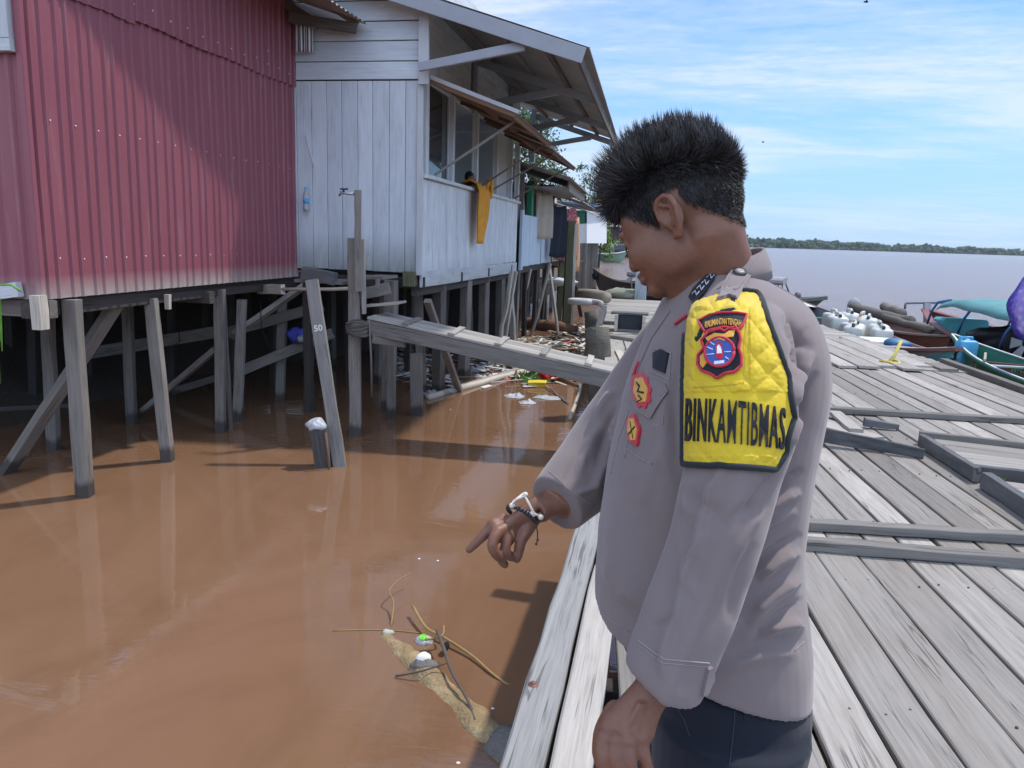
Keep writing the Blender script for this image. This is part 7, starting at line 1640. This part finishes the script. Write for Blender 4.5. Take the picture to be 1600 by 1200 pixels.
for (x, y, r, lb_) in [(806, 620, (.16, .10, .03), 'white plastic bag floating left of the open water glare'), (824, 630, (.14, .07, .03), 'second white plastic scrap trailing behind the white bag'), (857, 622, (.20, .10, .025), 'clear plastic sheet floating below the yellow tub'), (752, 580, (.25, .13, .08), 'large clear plastic bag in the litter under the gangplank'), (845, 580, (.18, .1, .07), 'white foam scrap beside the green leaves in the litter'), (764, 590, (.28, .06, .03), 'long white plastic strip in the litter by the pale pole'), (672, 615, (.2, .1, .05), 'grey plastic bag floating by the short thick stilt')]:
    obj('plastic_scrap', sheet(wp(x, y, .012), r), M_BAG, None, lb_, 'plastic')
mb = MB()
for i in range(90):
    q = wp(828 + random.gauss(0, 12), 594 + random.gauss(0, 4), random.uniform(.0, .06)); d = rng.normal(size=3) * .05; e = rng.normal(size=3) * .025; mb.add([q - d, q + e, q + d, q - e], [[0, 1, 2, 3]])
obj('floating_leaves', mb, M_GRASS, None, 'patch of green water leaves beside the yellow tub', 'leaves')
# uncountable litter
m, nt, b = newmat('mixed_litter'); at = nd(nt, 'ShaderNodeAttribute', attribute_name='rnd').outputs['Fac']; rp_ = ramp(nt, at, [(0, (.10, .065, .04)), (.3, (.22, .16, .10)), (.5, (.34, .28, .20)), (.62, (.60, .60, .57)), (.9, (.66, .68, .70)), (.95, (.45, .08, .06)), (.975, (.08, .25, .45)), (.99, (.10, .25, .06))]); rp_.node.color_ramp.interpolation = 'CONSTANT'
nt.links.new(rp_, b.inputs['Base Color']); b.inputs['Roughness'].default_value = .7; mb = MB()
for i in range(2600):
    if random.random() < .72: q = wp(lerp(815, 925, random.random()) , 505 + abs(random.gauss(0, 1)) * 22 + random.random() * 38)
    else: q = wp(random.uniform(620, 860), 570 + random.gauss(0, 14))
    if q[1] < 10.4 or q[0] > -.95: continue
    if noise.noise(Vector((q[0] * .9, q[1] * .6, 4))) < -.12: continue
    a = random.uniform(0, 6.28); L = random.uniform(.03, .14) if random.random() < .85 else random.uniform(.2, .6); w_ = random.uniform(.012, .05); u = V3(math.cos(a), math.sin(a), random.uniform(-.15, .15)) * L; v = V3(-math.sin(a), math.cos(a), random.uniform(-.3, .3)) * w_; z = V3(0, 0, random.uniform(.005, .05))
    t = V3(0, 0, .012); vs = [q + z - u - v, q + z + u - v, q + z + u + v, q + z - u + v]; vs += [p_ - t for p_ in vs]
    mb.add(vs, [[0, 1, 2, 3], [7, 6, 5, 4], [0, 4, 5, 1], [1, 5, 6, 2], [2, 6, 7, 3], [3, 7, 4, 0]])
obj('floating_litter', mb, m, kind='stuff')
# sunken log by the jetty with twigs and a green-capped bottle
M_SUNK = M('sunken_log', (.27, .19, .095), .7, .6, 12, .8, .02, tint=(.42, .34, .20)); M_SUNKG = M('grey_log_end', (.15, .14, .125), .8, .5, 12, .7, .02)
lg = thing('driftwood_log', 'half sunken mossy log in the brown water beside the jetty edge boards', 'log', wp(690, 1080)); axis_px = [(600, 990), (622, 1008), (650, 1035), (680, 1062), (705, 1085), (735, 1115), (765, 1143), (800, 1172), (840, 1205)]
S = spline([tuple(wp(*p_)) for p_ in axis_px], 4); n_s = len(S); rad = [.055 + .045 * math.sin(min(1, i / n_s * 1.8) * math.pi / 2) for i in range(n_s)]
mb = MB(); mb.tube([S[i] + V3(0, 0, .029 - rad[i] - .010 * math.sin(i * .5) + (.012 if i > n_s * .8 else 0) - .01 * (i / n_s < .1)) for i in range(n_s)], [r * (1 + .12 * noise.noise(Vector((i * .7, 0, 0)))) for i, r in enumerate(rad)], 18)
A = np.array(mb.v); mb.v = [tuple(p_ + np.array(noise.noise_vector(Vector(p_ * 16))) * .013 + np.array(noise.noise_vector(Vector(p_ * 45))) * .005) for p_ in A]; obj('log_body', mb, M_SUNK, lg)
k = int(n_s * .80); mb = MB(); mb.tube([S[i] + V3(0, 0, -.03) for i in range(k, n_s)], [rad[i] * 1.06 for i in range(k, n_s)], 16); A = np.array(mb.v); mb.v = [tuple(p_ + np.array(noise.noise_vector(Vector(p_ * 20))) * .012) for p_ in A]; obj('bare_end', mb, M_SUNKG, lg)
mb = crumple(wp(663, 1046, .02), (.075, .055, .045), .35, 18, 12, 14.); obj('knot', mb, M_SUNKG, lg); obj('foam_lump', crumple(wp(662, 1042, .045), (.045, .045, .035), .35, 16, 10, 14.), M('foam', (.72, .70, .62), .8), None, 'white foam lump resting on the half sunken log', 'foam')
obj('log_tip', crumple(wp(606, 990, .005), (.035, .03, .02), .4, 12, 8, 20.), M('tip_grey', (.42, .42, .36), .8), lg)
q = wp(663, 1002, .0); gb = thing('green_capped_bottle', 'clear bottle with a bright green cap floating by the half sunken log', 'bottle', q); mb = crumple(q, (.055, .045, .03), .15, 16, 10, 10.); obj('bottle_body', mb, M_BAG, gb); mb = MB(); mb.lathe(q + V3(-.004, -.01, .022), [(.0, .016), (.008, .016), (.010, .012), (.014, .012), (.016, .016), (.021, .014), (.023, 0)], 18, nrm(V3(.05, -.35, 1))); obj('cap', mb, M('green_cap', (.16, .55, .05), .4), gb)
def twig(name, label, pts, r, mat, dz=.03, cat='twig'):
    P3 = [wp(x, y, h) for x, y, h in pts]; mb = MB(); SS = spline([tuple(p_) for p_ in P3], 4); mb.tube([s_ for s_ in SS], [lerp(r, r * .6, i / len(SS)) for i in range(len(SS))], 7); return obj(name, mb, mat, None, label, cat)
M_REED = M('yellow_reed', (.27, .18, .07), .6, .3, 30); M_TWIG = M('dark_twig', (.10, .075, .06), .8, .4, 40, .3)
twig('curved_branch', 'long curved yellow and black branch running from the log to the jetty edge', [(645, 962, .06), (665, 990, .04), (690, 1003, .035), (735, 1028, .02), (770, 1056, .01), (795, 1069, -.005), (815, 1072, -.03)], .0095, M_REED, cat='branch')
twig('forked_twig', 'dark forked stick lying along the half sunken log', [(683, 1012, .10), (694, 1040, .09), (706, 1070, .07), (730, 1108, .05), (742, 1132, .02)], .011, M_TWIG, cat='stick')
twig('thin_twig', 'thin dark twig crossing the log below the foam lump', [(618, 1059, .01), (660, 1062, .05), (700, 1057, .08)], .006, M_TWIG); twig('bent_twig', 'thin orange zigzag twig rising from the tip of the log', [(611, 978, .0), (615, 955, .06), (608, 944, .09), (625, 928, .1), (645, 917, .1)], .005, M_REED)
twig('reed_scrap', 'short yellow reed across the dark forked stick', [(664, 1015, .06), (690, 1012, .07), (693, 1003, .10)], .008, M_REED); twig('pale_thread', 'long thin pale strand lying on the water left of the log', [(520, 986, .003), (600, 985, .003), (655, 990, .004)], .004, M_REED)
obj('dark_leaf', crumple(wp(697, 1020, .04), (.02, .035, .02), .5, 10, 7, 20.), M_BLACK, None, 'small black curled scrap beside the dark forked stick', 'scrap')
mb = MB()
for (x, y) in [(770, 1107), (655, 873), (684, 876), (716, 1192), (704, 640)]: mb.ball(wp(x, y, .0), (.010, .008, .004), 8, 6)
obj('water_specks', mb, P_WHT, kind='stuff')
# birds
for (px, py, d, lb_) in [(1353, 3, 60, 'small dark bird high at the top edge of the sky'), (1192, 222, 90, 'tiny bird in the sky right of the officer head')]:
    c = P(px, py, d); mb = MB(); s = .42 if d < 70 else .3
    mb.tube([c - RH * s * .5, c - RH * s * .2, c + RH * s * .2, c + RH * s * .5], [.01, .06, .07, .02], 8); bd_ = obj('bird', mb, M_BLACK, None, lb_, 'bird')
    for sd in (1, -1):
        w_ = MB(); w_.slab([c + RH * s * .15, c - RH * s * .15, c + FH * sd * s * .5 + V3(0, 0, s * .35) - RH * s * .1, c + FH * sd * s + V3(0, 0, s * .3)], .012, ZZ); obj('wing', w_, M_BLACK, bd_)
